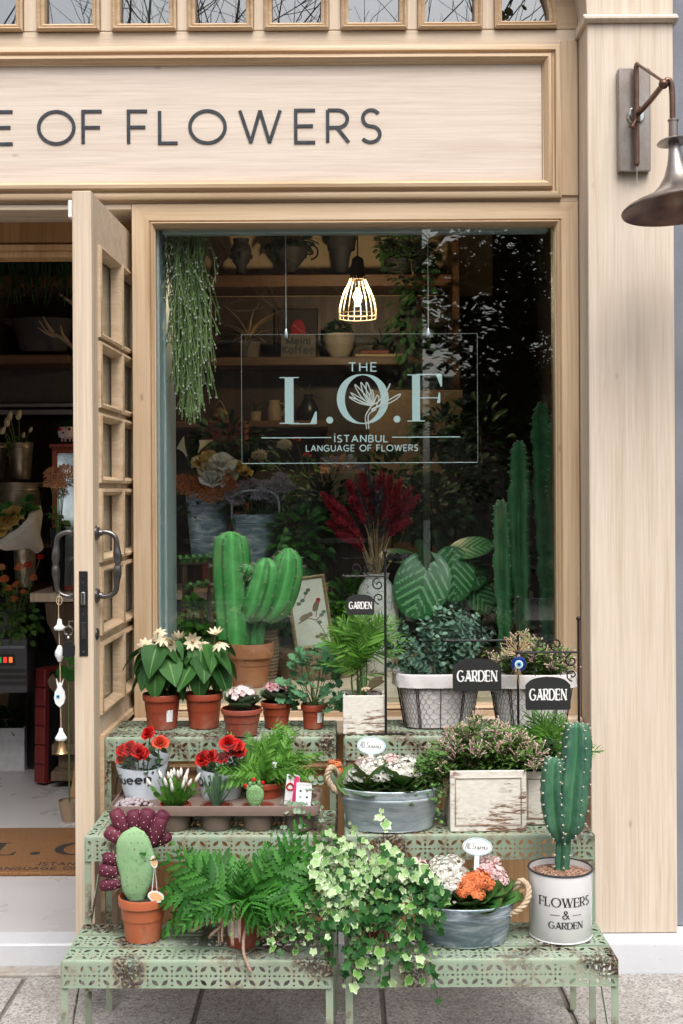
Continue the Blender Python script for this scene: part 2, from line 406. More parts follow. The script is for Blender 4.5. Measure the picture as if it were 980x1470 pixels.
simple('clay_grey', (.16,.13,.11), .8); simple('clay_tan', (.34,.24,.16), .8); simple('clay_dark', (.035,.03,.028), .7); simple('stoneware', (.40,.33,.26), .6)
t = NT('crackle_vase'); vo = t.n('ShaderNodeTexVoronoi', feature='DISTANCE_TO_EDGE'); vo.inputs['Scale'].default_value = 26; t.t.links.new(t.coords(), vo.inputs['Vector'])
f = t.noise(12, t.coords(), 5); c = t.ramp(f, [(.3, (.55,.52,.50)), (.7, (.70,.68,.66))]); c = t.mix(t.ramp(vo.outputs['Distance'], [(.0, .8), (.04, 0.0)]), c, (.14,.12,.11)); t.bump(f, .6, .004); t.fin(c, .75)
def leafmat(name, c1, c2, rough=.45, trans=.25, rim=None, edge=(.3,.9), vein=None, nz=.9):
    """c1..c2 picked per leaf; 'att' blends towards rim (leaf margin)"""
    t = NT(name); r = t.rnd(); n_ = t.noise(70, t.coords(), 3)
    c = t.mix(r, c1, c2)
    if rim: c = t.mix(t.ramp(t.math('ADD', t.attr(), t.math('MULTIPLY', t.math('SUBTRACT', n_, .5), nz)), [(edge[0], 0.0), (edge[1], 1.0)]), c, rim)
    c = t.mix(t.ramp(n_, [(.3, .35), (.65, 0.0)]), c, tuple(x*.55 for x in c1))
    if vein: c = t.mix(t.ramp(t.attr(), [(0.0, .8), (.10, .0)]), c, vein)
    t.bump(t.noise(45, t.coords(), 4), .35, .004)
    t.fin(c, rough+.06, 0.0, Specular_IOR_Level=.22)
    tr = t.n('ShaderNodeBsdfTranslucent'); t.set(tr.inputs['Color'], c); mx = t.n('ShaderNodeMixShader'); mx.inputs[0].default_value = trans
    t.t.links.new(t.b.outputs[0], mx.inputs[1]); t.t.links.new(tr.outputs[0], mx.inputs[2]); t.t.links.new(mx.outputs[0], t.o.inputs['Surface'])
    return t
leafmat('leaf_heart', (0.020,0.083,0.018), (0.063,0.188,0.041), .40, .2, vein=(.16,.32,.10))
leafmat('leaf_violet', (0.040,0.086,0.040), (0.088,0.152,0.075), .7, .1, rim=(.24,.30,.19), edge=(.72,1.0))
leafmat('leaf_heuchera', (0.046,0.166,0.073), (0.147,0.336,0.163), .5, .25)
leafmat('leaf_palm', (0.040,0.144,0.012), (0.147,0.336,0.048), .40, .25)
leafmat('leaf_euca', (0.053,0.130,0.089), (0.177,0.296,0.218), .6, .15)
leafmat('leaf_jasmine', (.04,.105,.016), (.15,.27,.06), .5, .2)
leafmat('leaf_dark', (0.013,0.040,0.012), (0.037,0.088,0.027), .5, .15)
leafmat('leaf_fern', (0.050,0.180,0.018), (0.169,0.384,0.061), .45, .25)
leafmat('leaf_rabbit', (0.015,0.090,0.011), (0.070,0.248,0.037), .36, .2)
leafmat('leaf_ivy', (.04,.16,.02), (.17,.38,.07), .4, .2, rim=(.52,.66,.36), edge=(.9,1.5), nz=2.6)
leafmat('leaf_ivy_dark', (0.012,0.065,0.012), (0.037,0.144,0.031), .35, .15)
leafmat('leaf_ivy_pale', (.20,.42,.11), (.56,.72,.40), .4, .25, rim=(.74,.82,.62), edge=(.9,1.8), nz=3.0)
leafmat('leaf_kalanchoe', (.04,.15,.03), (.12,.30,.08), .35, .1, rim=(.16,.14,.06), edge=(.8,1.15))
leafmat('leaf_creeper', (0.053,0.144,0.028), (0.140,0.264,0.068), .5, .2)
leafmat('leaf_epi', (0.040,0.158,0.015), (0.103,0.272,0.041), .35, .2)
leafmat('leaf_aloe', (0.066,0.137,0.073), (0.147,0.240,0.136), .5, .1)
leafmat('leaf_hearts', (0.146,0.230,0.147), (0.309,0.400,0.286), .5, .15)
leafmat('leaf_rose', (0.013,0.043,0.012), (0.044,0.096,0.031), .45, .15)
leafmat('leaf_rhipsalis', (.20,.32,.09), (.42,.52,.24), .5, .2)
leafmat('leaf_street', (0.020,0.040,0.012), (0.052,0.080,0.024), .6, .2)
leafmat('petal_cream', (.74,.64,.44), (.82,.74,.56), .6, .3); leafmat('petal_white', (.82,.81,.74), (.88,.87,.82), .6, .35)
leafmat('petal_pinkwhite', (.74,.58,.58), (.82,.74,.72), .6, .25, rim=(.50,.10,.16), edge=(.7,1.2)); leafmat('petal_winered', (.42,.04,.08), (.75,.62,.62), .6, .2, rim=(.72,.62,.62), edge=(.5,1.0))
leafmat('petal_red', (.42,.006,.008), (.68,.025,.016), .6, .2); leafmat('petal_coral', (.70,.07,.035), (.80,.12,.06), .5, .25); leafmat('petal_orange', (.76,.19,.06), (.84,.34,.15), .55, .25)
leafmat('petal_pink', (.78,.48,.48), (.86,.74,.72), .6, .3); leafmat('bud_pink', (.72,.46,.38), (.86,.74,.66), .6, .3)
leafmat('dried_red', (.30,.010,.028), (.58,.04,.075), .9, .15); leafmat('dried_plum', (.10,.08,.11), (.24,.18,.22), .9, .1); leafmat('straw', (.42,.28,.15), (.56,.42,.26), .8, .15)
leafmat('dry_leaf', (.07,.055,.03), (.12,.09,.045), .6, .1)
leafmat('fruit_purple', (.075,.012,.028), (.14,.028,.05), .5, 0.0); leafmat('fruit_pale', (.50,.42,.34), (.58,.5,.4), .6, 0.0)
def cactusmat(name, valley, crest, bloom, rough=.5):
    t = NT(name); a = t.attr(); n_ = t.noise(14, t.coords(), 5); f = t.noise(160, t.coords(), 3)
    c = t.ramp(a, [(.0, valley), (.7, crest), (1.0, tuple(x*.8 for x in crest))]); c = t.mix(t.ramp(n_, [(.45, 0.0), (.7, .6)]), c, bloom)
    c = t.mix(t.ramp(t.noise(7, t.coords((1,1,.5)), 4), [(.58, 0.0), (.70, .55)]), c, (.20,.17,.08)); c = t.mix(t.ramp(t.noise(60, t.coords(), 4, .7), [(.56, 0.0), (.68, .45)]), c, tuple(x*.45 for x in valley)); t.bump(t.math('ADD', f, n_), .45, .002); t.fin(c, rough+.12)
cactusmat('cactus_green', (.12,.44,.12), (.045,.26,.05), (.20,.52,.18)); cactusmat('cactus_blue', (.05,.18,.08), (.025,.105,.065), (.12,.27,.15))
cactusmat('cactus_dark', (.012,.07,.022), (.03,.15,.05), (.06,.22,.09)); cactusmat('opuntia', (.20,.36,.17), (.24,.40,.20), (.31,.47,.27), .6); cactusmat('opuntia_small', (.14,.28,.10), (.20,.36,.15), (.26,.42,.22), .6)
simple('spine', (.62,.54,.44), .7); simple('areole', (.46,.40,.32), .9); simple('stem_brown', (.09,.055,.035), .85); simple('stem_green', (.10,.17,.05), .6); simple('bark', (.09,.07,.055), .95, nscale=50, var=.4); simple('antler', (.30,.22,.16), .7)
simple('succulent_grey', (.30,.25,.27), .9, nscale=140, var=.35)
# calathea: pale stripes follow the attribute
t = NT('leaf_calathea'); a = t.attr(); c = t.ramp(a, [(.55, (.018,.125,.03)), (.8, (.17,.40,.17))]); c = t.mix(t.ramp(t.noise(30, t.coords()), [(.3, .3), (.6, 0.0)]), c, (.01,.07,.02)); t.fin(c, .4)
# glass
def glassmat(name, r0, tint=(.93,.97,.96), rough=0.0):
    t = NT(name); t.t.nodes.remove(t.b)
    fr = t.n('ShaderNodeLayerWeight'); fr.inputs['Blend'].default_value = .5
    fac = t.math('ADD', t.math('MULTIPLY', t.math('POWER', fr.outputs['Facing'], 5.0), 1-r0), r0)
    tr = t.n('ShaderNodeBsdfTransparent'); tr.inputs[0].default_value = (*tint, 1); gl = t.n('ShaderNodeBsdfGlossy'); gl.inputs['Roughness'].default_value = rough
    mx = t.n('ShaderNodeMixShader'); t.t.links.new(fac, mx.inputs[0]); t.t.links.new(tr.outputs[0], mx.inputs[1]); t.t.links.new(gl.outputs[0], mx.inputs[2]); t.t.links.new(mx.outputs[0], t.o.inputs['Surface'])
glassmat('window_glass', .095, (.92,.96,.95)); glassmat('transom_glass', .28, (.6,.65,.66)); glassmat('acrylic', .03, (.86,.88,.88)); glassmat('cellophane', .06, (.95,.95,.95), .08); glassmat('bulb_glass', .05)
t = NT('cellophane_edge'); t.fin((.8,.8,.8), .3, 0, Alpha=.35)
t = NT('filament'); t.fin((1,.8,.5), .5, 0, Emission_Color=(1.0,.70,.38,1), Emission_Strength=20.0)
t = NT('indicator_red'); t.fin((.4,.01,.01), .4, 0, Emission_Color=(1.0,.05,.03,1), Emission_Strength=.6)
t = NT('indicator_orange'); t.fin((.4,.06,.01), .4, 0, Emission_Color=(1.0,.22,.03,1), Emission_Strength=.6)
t = NT('indicator_green'); t.fin((.02,.2,.05), .4, 0, Emission_Color=(.05,.6,.12,1), Emission_Strength=.3)
simple('gilt', (.34,.25,.13), .5, .3, nscale=120, var=.4); simple('paper_cream', (.66,.62,.54), .7, var=.06); simple('ink_brown', (.20,.13,.08), .8); simple('ink_red', (.36,.02,.03), .8); simple('ink_green', (.10,.18,.12), .8); simple('ink_dark', (.04,.03,.03), .8)
simple('cardboard', (.33,.21,.12), .85); simple('carton_white', (.60,.60,.62), .7); simple('mirror', (.5,.58,.62), .05, 1.0, var=.02); simple('book_red', (.28,.06,.035), .6); simple('book_tan', (.5,.38,.24), .7)
simple('wall_render', (.30,.27,.24), .9, nscale=3); simple('roof_tile', (.16,.07,.045), .85); simple('shop_glass_dark', (.02,.025,.03), .1); simple('blind_cloth', (.22,.05,.04), .8); simple('fruit_skin', (.5,.07,.03), .4)
# ------------------------------------------------------------------ lettering built from pen strokes
def arc(cx, cy, rx, ry, a0, a1, n=18):
    return [(cx+rx*cos(radians(a0+(a1-a0)*i/n)), cy+ry*sin(radians(a0+(a1-a0)*i/n))) for i in range(n+1)]
GL = {
 'L': (.50, [[(0,1),(0,0)], [(0,0),(.5,0)]]),
 'A': (.76, [[(0,0),(.38,1)], [(.38,1),(.76,0)], [(.13,.33),(.63,.33)]]),
 'N': (.70, [[(0,0),(0,1)], [(0,1),(.70,0)], [(.70,0),(.70,1)]]),
 'G': (.86, [arc(.45,.5,.45,.5,48,325,30), [(.82,.22),(.82,.46)], [(.50,.46),(.82,.46)]]),
 'U': (.66, [[(0,1),(0,.33)]+arc(.33,.33,.33,.33,180,360,14)+[(.66,1)]]),
 'E': (.54, [[(0,0),(0,1)], [(0,1),(.54,1)], [(0,.51),(.48,.51)], [(0,0),(.54,0)]]),
 'O': (.98, [arc(.49,.5,.49,.5,90,450,40)]),
 'F': (.52, [[(0,0),(0,1)], [(0,1),(.52,1)], [(0,.50),(.47,.50)]]),
 'W': (1.12, [[(0,1),(.30,0)], [(.30,0),(.56,1)], [(.56,1),(.82,0)], [(.82,0),(1.12,1)]]),
 'R': (.58, [[(0,0),(0,1)], [(0,1),(.28,1)]+arc(.28,.73,.27,.27,90,-90,14)+[(0,.46)], [(.26,.46),(.58,0)]]),
 'S': (.54, [arc(.28,.745,.235,.255,35,250,16)+arc(.26,.25,.26,.25,70,-145,16)]),
 'T': (.60, [[(0,1),(.60,1)], [(.30,1),(.30,0)]]),
 'H': (.68, [[(0,0),(0,1)], [(.68,0),(.68,1)], [(0,.5),(.68,.5)]]),
 'I': (.0, [[(0,0),(0,1)]]),
 'İ': (.0, [[(0,0),(0,1)], [(0,1.16),(0,1.30)]]),
 'B': (.55, [[(0,0),(0,1)], [(0,1),(.27,1)]+arc(.27,.76,.24,.24,90,-90,12)+[(0,.52)], [(.27,.52)]+arc(.27,.26,.28,.26,90,-90,12)+[(0,0)]]),
 'D': (.74, [[(0,0),(0,1)], [(0,1),(.26,1)]+arc(.26,.5,.48,.5,90,-90,20)+[(0,0)]]),
 'K': (.62, [[(0,0),(0,1)], [(.6,1),(.02,.42)], [(.2,.56),(.62,0)]]),
 'M': (.84, [[(0,0),(0,1)], [(0,1),(.42,.1)], [(.42,.1),(.84,1)], [(.84,1),(.84,0)]]),
 'Q': (.98, [arc(.49,.5,.49,.5,90,450,36), [(.6,.2),(.95,-.1)]]),
 'u': (.5, [[(0,.68),(0,.25)]+arc(.25,.25,.25,.25,180,360,12), [(.5,.68),(.5,0)]]),
 'e': (.56, [[(.02,.36),(.55,.36)]+arc(.28,.34,.28,.34,5,315,24)]),
 'n': (.5, [[(0,0),(0,.68)], [(0,.40)]+arc(.25,.43,.25,.25,180,0,12)+[(.5,0)]]),
 'a': (.52, [arc(.26,.34,.26,.34,60,300,20), [(.52,.68),(.52,0)]]),
 'f': (.36, [arc(.30,.78,.18,.22,70,180,8)+[(.12,0)], [(-.04,.66),(.34,.66)]]),
 'i': (.0, [[(0,0),(0,.68)], [(0,.86),(0,.98)]]), 'l': (.0, [[(0,0),(0,1)]]),
 's': (.4, [arc(.21,.51,.17,.17,35,250,12)+arc(.19,.18,.19,.18,70,-145,12)]),
 'o': (.56, [arc(.28,.34,.28,.34,90,450,24)]),
 '&': (.85, [[(.82,0),(.22,.72)]+arc(.36,.82,.17,.18,200,-30,14)+[(.18,.42)]+arc(.26,.24,.26,.24,120,300,14)+[(.72,.48)]]),
 '.': (.0, []), ' ': (.30, []),
}
def strip(pts, widths, closed=False):
    """polygon strip with mitred joints -> left, right point lists"""
    L, Rr = [], []; n = len(pts)
    for i in range(n):
        p = Vector(pts[i])
        a = Vector(pts[i-1]) if (i > 0 or closed) else None
        b = Vector(pts[(i+1) % n]) if (i < n-1 or closed) else None
        d1 = (p-a).normalized() if a is not None and (p-a).length > 1e-9 else None
        d2 = (b-p).normalized() if b is not None and (b-p).length > 1e-9 else None
        if d1 is None: d1 = d2
        if d2 is None: d2 = d1
        t_ = d1+d2; t_ = t_.normalized() if t_.length > 1e-4 else d1
        nn = Vector((-t_.y, t_.x)); k = max(.5, abs(nn.dot(Vector((-d1.y, d1.x)))))
        h = widths[i]/2/k
        L.append(p+nn*h); Rr.append(p-nn*h)
    return L, Rr
def glyph(ch, h, wgt, depth, style='sans', thin=None, eps=None):
    """one letter as strokes in the X-Z plane; front faces look to -Y and stand `depth` proud of y = 0"""
    mb = MB(); wdt, strokes = GL[ch]; thin = wgt*.22 if thin is None else thin
    eps = depth*.04 if eps is None else eps
    k = [0]
    def solid(L, Rr, closed):
        y = -depth - eps*k[0]; k[0] += 1
        n = len(L); vs = [(p.x, y, p.y) for p in L]+[(p.x, y, p.y) for p in Rr]+[(p.x, 0, p.y) for p in L]+[(p.x, 0, p.y) for p in Rr]
        fs = []
        for i in range(n if closed else n-1):
            j = (i+1) % n
            fs += [(i, n+i, n+j, j), (i, j, 2*n+j, 2*n+i), (n+i, 3*n+i, 3*n+j, n+j)]
        if not closed: fs += [(0, 2*n, 3*n, n), (n-1, 2*n-1, 4*n-1, 3*n-1)]
        mb.add(vs, fs)
    def rect(x0, x1, z0, z1): solid([Vector((x0, z1)), Vector((x1, z1))], [Vector((x0, z0)), Vector((x1, z0))], False)
    for st in strokes:
        pts = [(x*h, z*h) for x, z in st]
        pts = [p for i, p in enumerate(pts) if i == 0 or (Vector(p)-Vector(pts[i-1])).length > 1e-5*h]
        closed = len(pts) > 8 and (Vector(pts[0])-Vector(pts[-1])).length < 1e-6*h+1e-9
        if closed: pts = pts[:-1]
        ws = []
        for i in range(len(pts)):
            a = pts[i-1] if (i > 0 or closed) else pts[i]; b = pts[(i+1) % len(pts)] if (i < len(pts)-1 or closed) else pts[i]
            d = Vector((b[0]-a[0], b[1]-a[1])); v = abs(d.y)/max(d.length, 1e-9)
            ws.append(wgt if style == 'sans' else thin+(wgt-thin)*v**1.5)
        if style == 'sans' and len(pts) == 2:      # let straight strokes meet squarely at corners
            d = (Vector(pts[1])-Vector(pts[0])).normalized()
            if abs(d.x) > .99: pts = [tuple(Vector(pts[0])-d*wgt/2), pts[1]]
        elif style != 'sans' and len(pts) == 2 and ch in 'NWAM':
            d = Vector(pts[1])-Vector(pts[0]); up = d.y > 0
            thinner = (ch == 'N' and abs(d.x) < 1e-6) or (ch in 'AWM' and up)
            ws = [thin*1.3]*2 if thinner else [wgt]*2
        solid(*strip(pts, ws, closed), closed)
        if style == 'serif' and len(pts) == 2:
            d = (Vector(pts[1])-Vector(pts[0])).normalized()
            if abs(d.y) > .85:
                for e, o in ((pts[0], ws[0]), (pts[1], ws[-1])):
                    if abs(e[1]) < 1e-4 or abs(e[1]-h) < 1e-4:
                        zz = e[1]+(thin/2 if e[1] < h/2 else -thin/2); sw = max(o*.5+h*.10, h*.13)
                        rect(e[0]-sw, e[0]+sw, zz-thin/2, zz+thin/2)
        if style == 'serif' and ch in 'EFLT' and len(pts) == 2 and abs(pts[0][1]-pts[1][1]) < 1e-6:
            x1, z1 = pts[1]; sgn = -1 if z1 > h*.6 else 1
            if abs(z1-h*.5) < h*.1: solid([Vector((x1, z1+h*.11)), Vector((x1+h*.03, z1+h*.11))], [Vector((x1-h*.04, z1-h*.11)), Vector((x1+h*.03, z1-h*.11))], False)
            else:
                for (xx, dr) in ((x1, 1),) if ch != 'T' else ((x1, 1), (pts[0][0], -1)):
                    a = [Vector((xx+dr*h*.02, z1)), Vector((xx+dr*h*.02, z1+sgn*h*.26))]; b = [Vector((xx-dr*h*.11, z1)), Vector((xx-dr*h*.01, z1+sgn*h*.26))]
                    solid(a, b, False)
    if ch == '.':
        vs = arc(.0, wgt*.55, wgt*.55, wgt*.55, 0, 360, 20)[:-1]; mb.extrude_xz(vs, -depth, 0)
    return mb, wdt*h
def text(s, h, wgt, depth, style='sans', track=.2, thin=None):
    mb = MB(); x = 0.0
    for ch in s:
        g, wd = glyph(ch, h, wgt, depth, style, thin); mb.put(g, T(x, 0, 0)); x += wd + track*h
    x -= track*h
    for v in mb.v: v.x -= x/2
    return mb, x
def plane_print(s, h, wgt, parent, pos, mat, style='sans', track=.2, depth=.0006, name='lettering', thin=None, rz=0.0, tilt=0.0):
    mb, wd = text(s, h, wgt, depth, style, track, thin)
    return mb.build(name, mat, parent, smooth=0, M=T(*pos) @ Matrix.Rotation(rz, 4, 'Z') @ Matrix.Rotation(tilt, 4, 'Y'))

# ------------------------------------------------------------------ levels of the place
YF = 3.94            # front of the joinery frame
YP = 3.80            # front of the pillar
YG = 3.975           # shop window glass
ZF = 0.07            # shop floor
XR = P(832, 700, YF).x    # right end of the joinery
XL = -2.6
STEP = .004
# ------------------------------------------------------------------ ground
g = MB(); g.box((-60, -60, -.30), (60, 60, -.16)); road = struct(g.build('road', 'asphalt', smooth=0))
g = MB(); g.box((-30, -1.6, -.159), (30, 9.0, -.012)); pv = struct(g.build('pavement', 'mortar', smooth=0))
# slabs, each its own piece
xs = [(-1.62,-.98,-.02), (-.975,-.42,0), (-.415,.12,0), (.125,.66,0), (.665,1.2,0), (1.205,1.8,0)]
rows = [(1.15, 1.70), (1.705, 2.26), (2.265, 2.82), (2.825, 3.38), (3.385, 3.785)]
for ri, (y0, y1) in enumerate(rows):
    off = (-.27 if ri % 2 else 0.0)
    for x0, x1, _ in xs + [(1.805, 2.4, 0)]:
        q = MB(); dz = R.uniform(-.003, .003)
        q.box((x0+off+.005, y0+.005, -.02), (x1+off-.005, y1-.005, dz), .004); q.build('paving_slab', 'paving', pv)
g = MB(); g.box((XL, 3.79, -.02), (.775, 3.858, .006), .006); g.build('kerb_strip', 'kerb_concrete', pv)
# ------------------------------------------------------------------ shop room
g = MB(); g.box((XL, 3.86, -.02), (.80, 7.2, ZF), .006); fl = struct(g.build('shop_floor', 'floor_tile'))
# front edge of the step painted white, standing 3 mm proud of the floor block
g = MB(); g.box((XL, 3.852, -.008), (.7775, 3.965, ZF+.004), .005); st = g.build('step', 'white_paint', fl)
rm = thing('shop_interior', 'dark plastered room behind the window and open door', 'room', (-.9, 5.5, ZF))
def wl(name, lo, hi, m): q = MB(); q.box(lo, hi); return q.build(name, m, rm, smooth=0, world=True)
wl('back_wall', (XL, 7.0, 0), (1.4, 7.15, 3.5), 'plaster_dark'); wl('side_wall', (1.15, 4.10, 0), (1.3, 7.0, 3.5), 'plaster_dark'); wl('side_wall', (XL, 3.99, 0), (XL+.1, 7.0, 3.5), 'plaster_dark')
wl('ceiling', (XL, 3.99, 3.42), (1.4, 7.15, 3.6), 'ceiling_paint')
# ------------------------------------------------------------------ shopfront
sf = thing('shopfront', 'pale oak shopfront with name panel, transom lights and big display window', 'shopfront', (0, YF, 0))
def fp(name, mb, m, parent=sf, smooth=40): return mb.build(name, m, parent, smooth=smooth, world=True)
def z_at(py, Y=YF): return CAMZ - (py-CY)*Y/F
def x_at(px, Y=YF): return (px-CX)*Y/F
# horizontal levels (taken at the middle of the picture)
Z_pb, Z_pt = z_at(265), z_at(93)          # name panel
Z_win_t, Z_win_b = z_at(321), z_at(962)
# transom: rail + mullions + panes
ZTR = z_at(66); ZTB = z_at(33)
ZTOP = 3.62
q = MB(); q.box((XL, YF, z_at(67)), (XR, YF+.07, z_at(44)), .003); fp('transom_rail', q, 'oak_horizontal')
px_panes = [(-371,-301),(-262,-191),(-153,-81),(-43,27),(67,137),(175,247),(283,357),(393,465),(503,577),(613,685)]
prev = XL
TZ0 = z_at(44)+.0005
for a, b in px_panes:
    x0, x1 = x_at(a-10), x_at(b+10)
    q = MB(); q.box((prev, YF, TZ0), (x0, YF+.07, ZTOP), .003); fp('transom_mullion', q, 'oak_vertical')
    q = MB(); q.rectframe(x0, x1, z_at(44)-.0, ZTOP+.1, [(0, 0), (.0, .014), (.006, .020), (.011, .014), (.012, .006), (.018, .010), (.024, .004), (.024, -.045)], YF); fp('transom_moulding', q, 'oak_warm_horizontal')
    q = MB(); q.box((x0+.012, YF+.030, z_at(44)+.012), (x1-.012, YF+.036, ZTOP)); fp('transom_pane', q, 'transom_glass', smooth=0)
    prev = x1
# last light has a quarter-round head
xa, xb = x_at(713), x_at(802)
q = MB(); q.box((prev, YF, TZ0), (xa, YF+.07, ZTOP), .003); fp('transom_mullion', q, 'oak_vertical')
zb = z_at(43); rad = xb-xa
outer = [(xa, zb)] + [(xb, zb)] + [(xa+(rad)*cos(radians(t_)), zb+.022+1.15*rad*sin(radians(t_))) for t_ in range(0, 91, 6)]
def inset(poly, d):
    c_ = Vector((sum(p[0] for p in poly)/len(poly), sum(p[1] for p in poly)/len(poly)))
    n_ = len(poly); out = []
    for i in range(n_):
        p = Vector(poly[i]); a = Vector(poly[i-1]); b = Vector(poly[(i+1) % n_])
        n1 = Vector((-(p-a).y, (p-a).x)).normalized(); n2 = Vector((-(b-p).y, (b-p).x)).normalized(); m_ = (n1+n2).normalized()
        out.append(tuple(p + m_*d/max(.4, m_.dot(n1))))
    return out
prof = [(0, 0), (0, .014), (.006, .020), (.011, .014), (.012, .006), (.018, .010), (.024, .004), (.024, -.045)]
q = MB(); rings = [inset(outer, o) for o, d in prof]; n_ = len(outer)
vs = [(x, YF-d, z) for ring, (o, d) in zip(rings, prof) for x, z in ring]
q.add(vs, [(i*n_+k, i*n_+(k+1) % n_, (i+1)*n_+(k+1) % n_, (i+1)*n_+k) for i in range(len(prof)-1) for k in range(n_)]); fp('transom_moulding', q, 'oak_warm_horizontal')
q = MB(); q.extrude_xz(inset(outer, .012), YF+.03, YF+.036); fp('transom_pane', q, 'transom_glass', smooth=0)
# spandrel round the curved light
sp = [(xb, zb)] + outer[2:] + [(xa, ZTOP), (XR, ZTOP), (XR, zb)]
q = MB(); q.extrude_xz([(x, z) for x, z in sp], YF+.001, YF+.069); fp('transom_spandrel', q, 'oak_warm_horizontal', smooth=0)
# name panel with its heavy moulded frame
x1p = x_at(807)
q = MB(); q.box((XL, YF+.004, z_at(291)), (XR, YF+.07, z_at(67)-.001), .002); fp('fascia_board', q, 'oak_horizontal')
q = MB(); q.box((XL, YF-.006, Z_pb), (x_at(780), YF+.003, Z_pt), .0015); name_panel = fp('name_panel', q, 'oak_panel')
prof = [(0, -.004), (0, .016), (.008, .022), (.018, .022), (.022, .012), (.028, .012), (.034, .030), (.044, .034), (.052, .026), (.056, .012), (.060, .010), (.060, -.0065)]
q = MB(); q.rectframe(XL-.2, x1p, z_at(287), z_at(68), prof, YF, -1, True); fp('panel_moulding', q, ['oak_warm', 'oak_warm_horizontal'])
q = MB(); q.box((x1p+.0005, YF-.004, z_at(283)), (XR, YF+.004, z_at(60)), .002); fp('corner_stile', q, 'oak_warm')
# name letters, each a piece of the panel
LH = .1035
def name_letters(s, px0, px1, base_l, base_r):
    tot = []; x = 0.0
    for ch in s:
        g, wd = glyph(ch, LH, .0098, .003); tot.append((ch, g, x, wd)); x += wd+.235*LH
    x -= .235*LH
    X0, X1 = x_at(px0, YF-.01), x_at(px1, YF-.01); k = (X1-X0)/x
    for ch, g, xo, wd in tot:
        if ch == ' ': continue
        px = px0+(px1-px0)*xo/x
        zz = z_at(204.0 - 0.0*px, YF-.01)
        o = g.build('letter', 'letter_slate', name_panel, smooth=0, M=T(X0+xo*k, YF-.0062, zz) @ Matrix.Diagonal((min(k, 1.12), 1, 1, 1)))
        o.location -= wloc(name_panel); 
name_letters('FLOWERS', 187, 553, 0, 0); name_letters('OF', 58, 149, 0, 0); name_letters('LANGUAGE', -372, 22, 0, 0)
# shop window: frame, bead, pane
WX0, WX1 = x_at(191), x_at(832)
q = MB(); q.rectframe(WX0, XR-.0005, z_at(1045), z_at(291)-.001, [(0, -.06), (0, 0), (.002, .002), (.054, .002), (.056, .0), (.058, -.004), (.063, .004), (.069, -.002), (.071, -.012), (.074, -.012), (.074, -.05)], YF, -1, True); fp('window_frame', q, ['oak_warm', 'oak_warm_horizontal'])
GX0, GX1 = x_at(226), x_at(798)
q = MB(); q.box((WX0+.07, YG, z_at(1030)), (XR-.07, YG+.008, z_at(300))); pane = fp('window_pane', q, 'window_glass', smooth=0)
# sill and apron below
q = MB(); q.box((WX0-.004, YF-.045, z_at(1051)), (XR-.001, YF-.003, z_at(1028)), .006); fp('window_sill', q, 'oak_horizontal')
q = MB(); q.box((WX0, YF+.012, ZF+.004), (XR-.001, YF+.07, z_at(1045)-.001), .002); fp('apron_board', q, 'oak_honey')
for a, b in ((-.62, -.20), (-.17, .25), (.28, .71)):
    q = MB(); q.rectframe(a, b, .18, .62, [(0, -.01), (0, .010), (.008, .016), (.02, .010), (.028, -.002), (.05, .004), (.06, .004)], YF+.011); fp('apron_moulding', q, 'oak_honey')
    q = MB(); q.box((a+.05, YF+.0065, .23), (b-.05, YF+.0125, .57)); fp('apron_panel', q, 'oak_honey', smooth=0)
# post between door and window, and its metal channel seen through the glass
q = MB(); q.box((WX0+.004, YF+.061, ZF), (x_at(226)-.004, 4.40, 3.2), .002); fp('door_post', q, 'oak_vertical')
xin = x_at(229, YG)
for k, (y0, y1, dx) in enumerate(((3.99, 4.09, 0.0), (4.094, 4.24, .006), (4.244, 4.40, -.002))):
    q = MB(); q.box((xin-.03, y0, Z_win_b-.06), (xin+dx, y1, 2.62), .003); fp('metal_channel', q, 'alu_blue')
q = MB(); q.box((xin+.01, 3.988, z_at(330)), (WX1-.09, 4.03, z_at(312)), .003); fp('window_head_rail', q, 'alu_blue')
q = MB(); q.box((x_at(806), 3.99, .6), (XR+.02, 4.12, 2.62), .003); fp('window_side_board', q, 'shelf_wood')
# door head and lintel over the opening (left)
q = MB(); q.box((XL, YF+.0005, z_at(300)), (WX0-.001, 4.12, z_at(291)-.001), .003); fp('door_lintel', q, 'oak_horizontal')
q = MB(); q.box((XL, 4.12, z_at(347, 4.12)), (WX0-.001, 4.17, z_at(290)), .003); fp('door_head_board', q, 'oak_honey')
q = MB(); q.extr([(4.10, z_at(349, 4.1)), (4.10, z_at(356, 4.1)), (4.115, z_at(358, 4.1)), (4.115, z_at(366, 4.1)), (4.17, z_at(368, 4.1)), (4.17, z_at(349, 4.1))], XL, WX0-.001); fp('door_head_moulding', q, 'oak_honey')
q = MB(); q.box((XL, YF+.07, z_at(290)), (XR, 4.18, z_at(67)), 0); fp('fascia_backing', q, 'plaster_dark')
# pillar with capital and springing arch
XPL, XPR = x_at(846, YP), x_at(969, YP)
zc = z_at(30, YP)
q = MB(); q.box((XPL, YP, .118), (XPR, 4.12, zc-.012), .003); fp('pillar', q, 'oak_pillar')
q = MB(); q.extr([(YP, zc-.013), (YP-.012, zc-.011), (YP-.02, zc-.004), (YP-.02, zc+.002), (YP-.008, zc+.006), (YP-.004, zc+.014), (YP, zc+.016), (YP+.3, zc+.016), (YP+.3, zc-.013)], XPL-.012, XPR+.012); fp('pillar_capital', q, 'oak_pillar')
ra = .42
poly = [(XPR, zc+.017), (XPR, ZTOP+.3), (XPL-1.2, ZTOP+.3), (XPL-1.2, zc+.017+ra+.0)] + [(XPL-ra+ra*cos(radians(t_)), zc+.017+ra*sin(radians(t_))) for t_ in range(90, -1, -5)]
q = MB(); q.extrude_xz(poly, YP+.001, 4.0); fp('arch', q, 'oak_pillar')
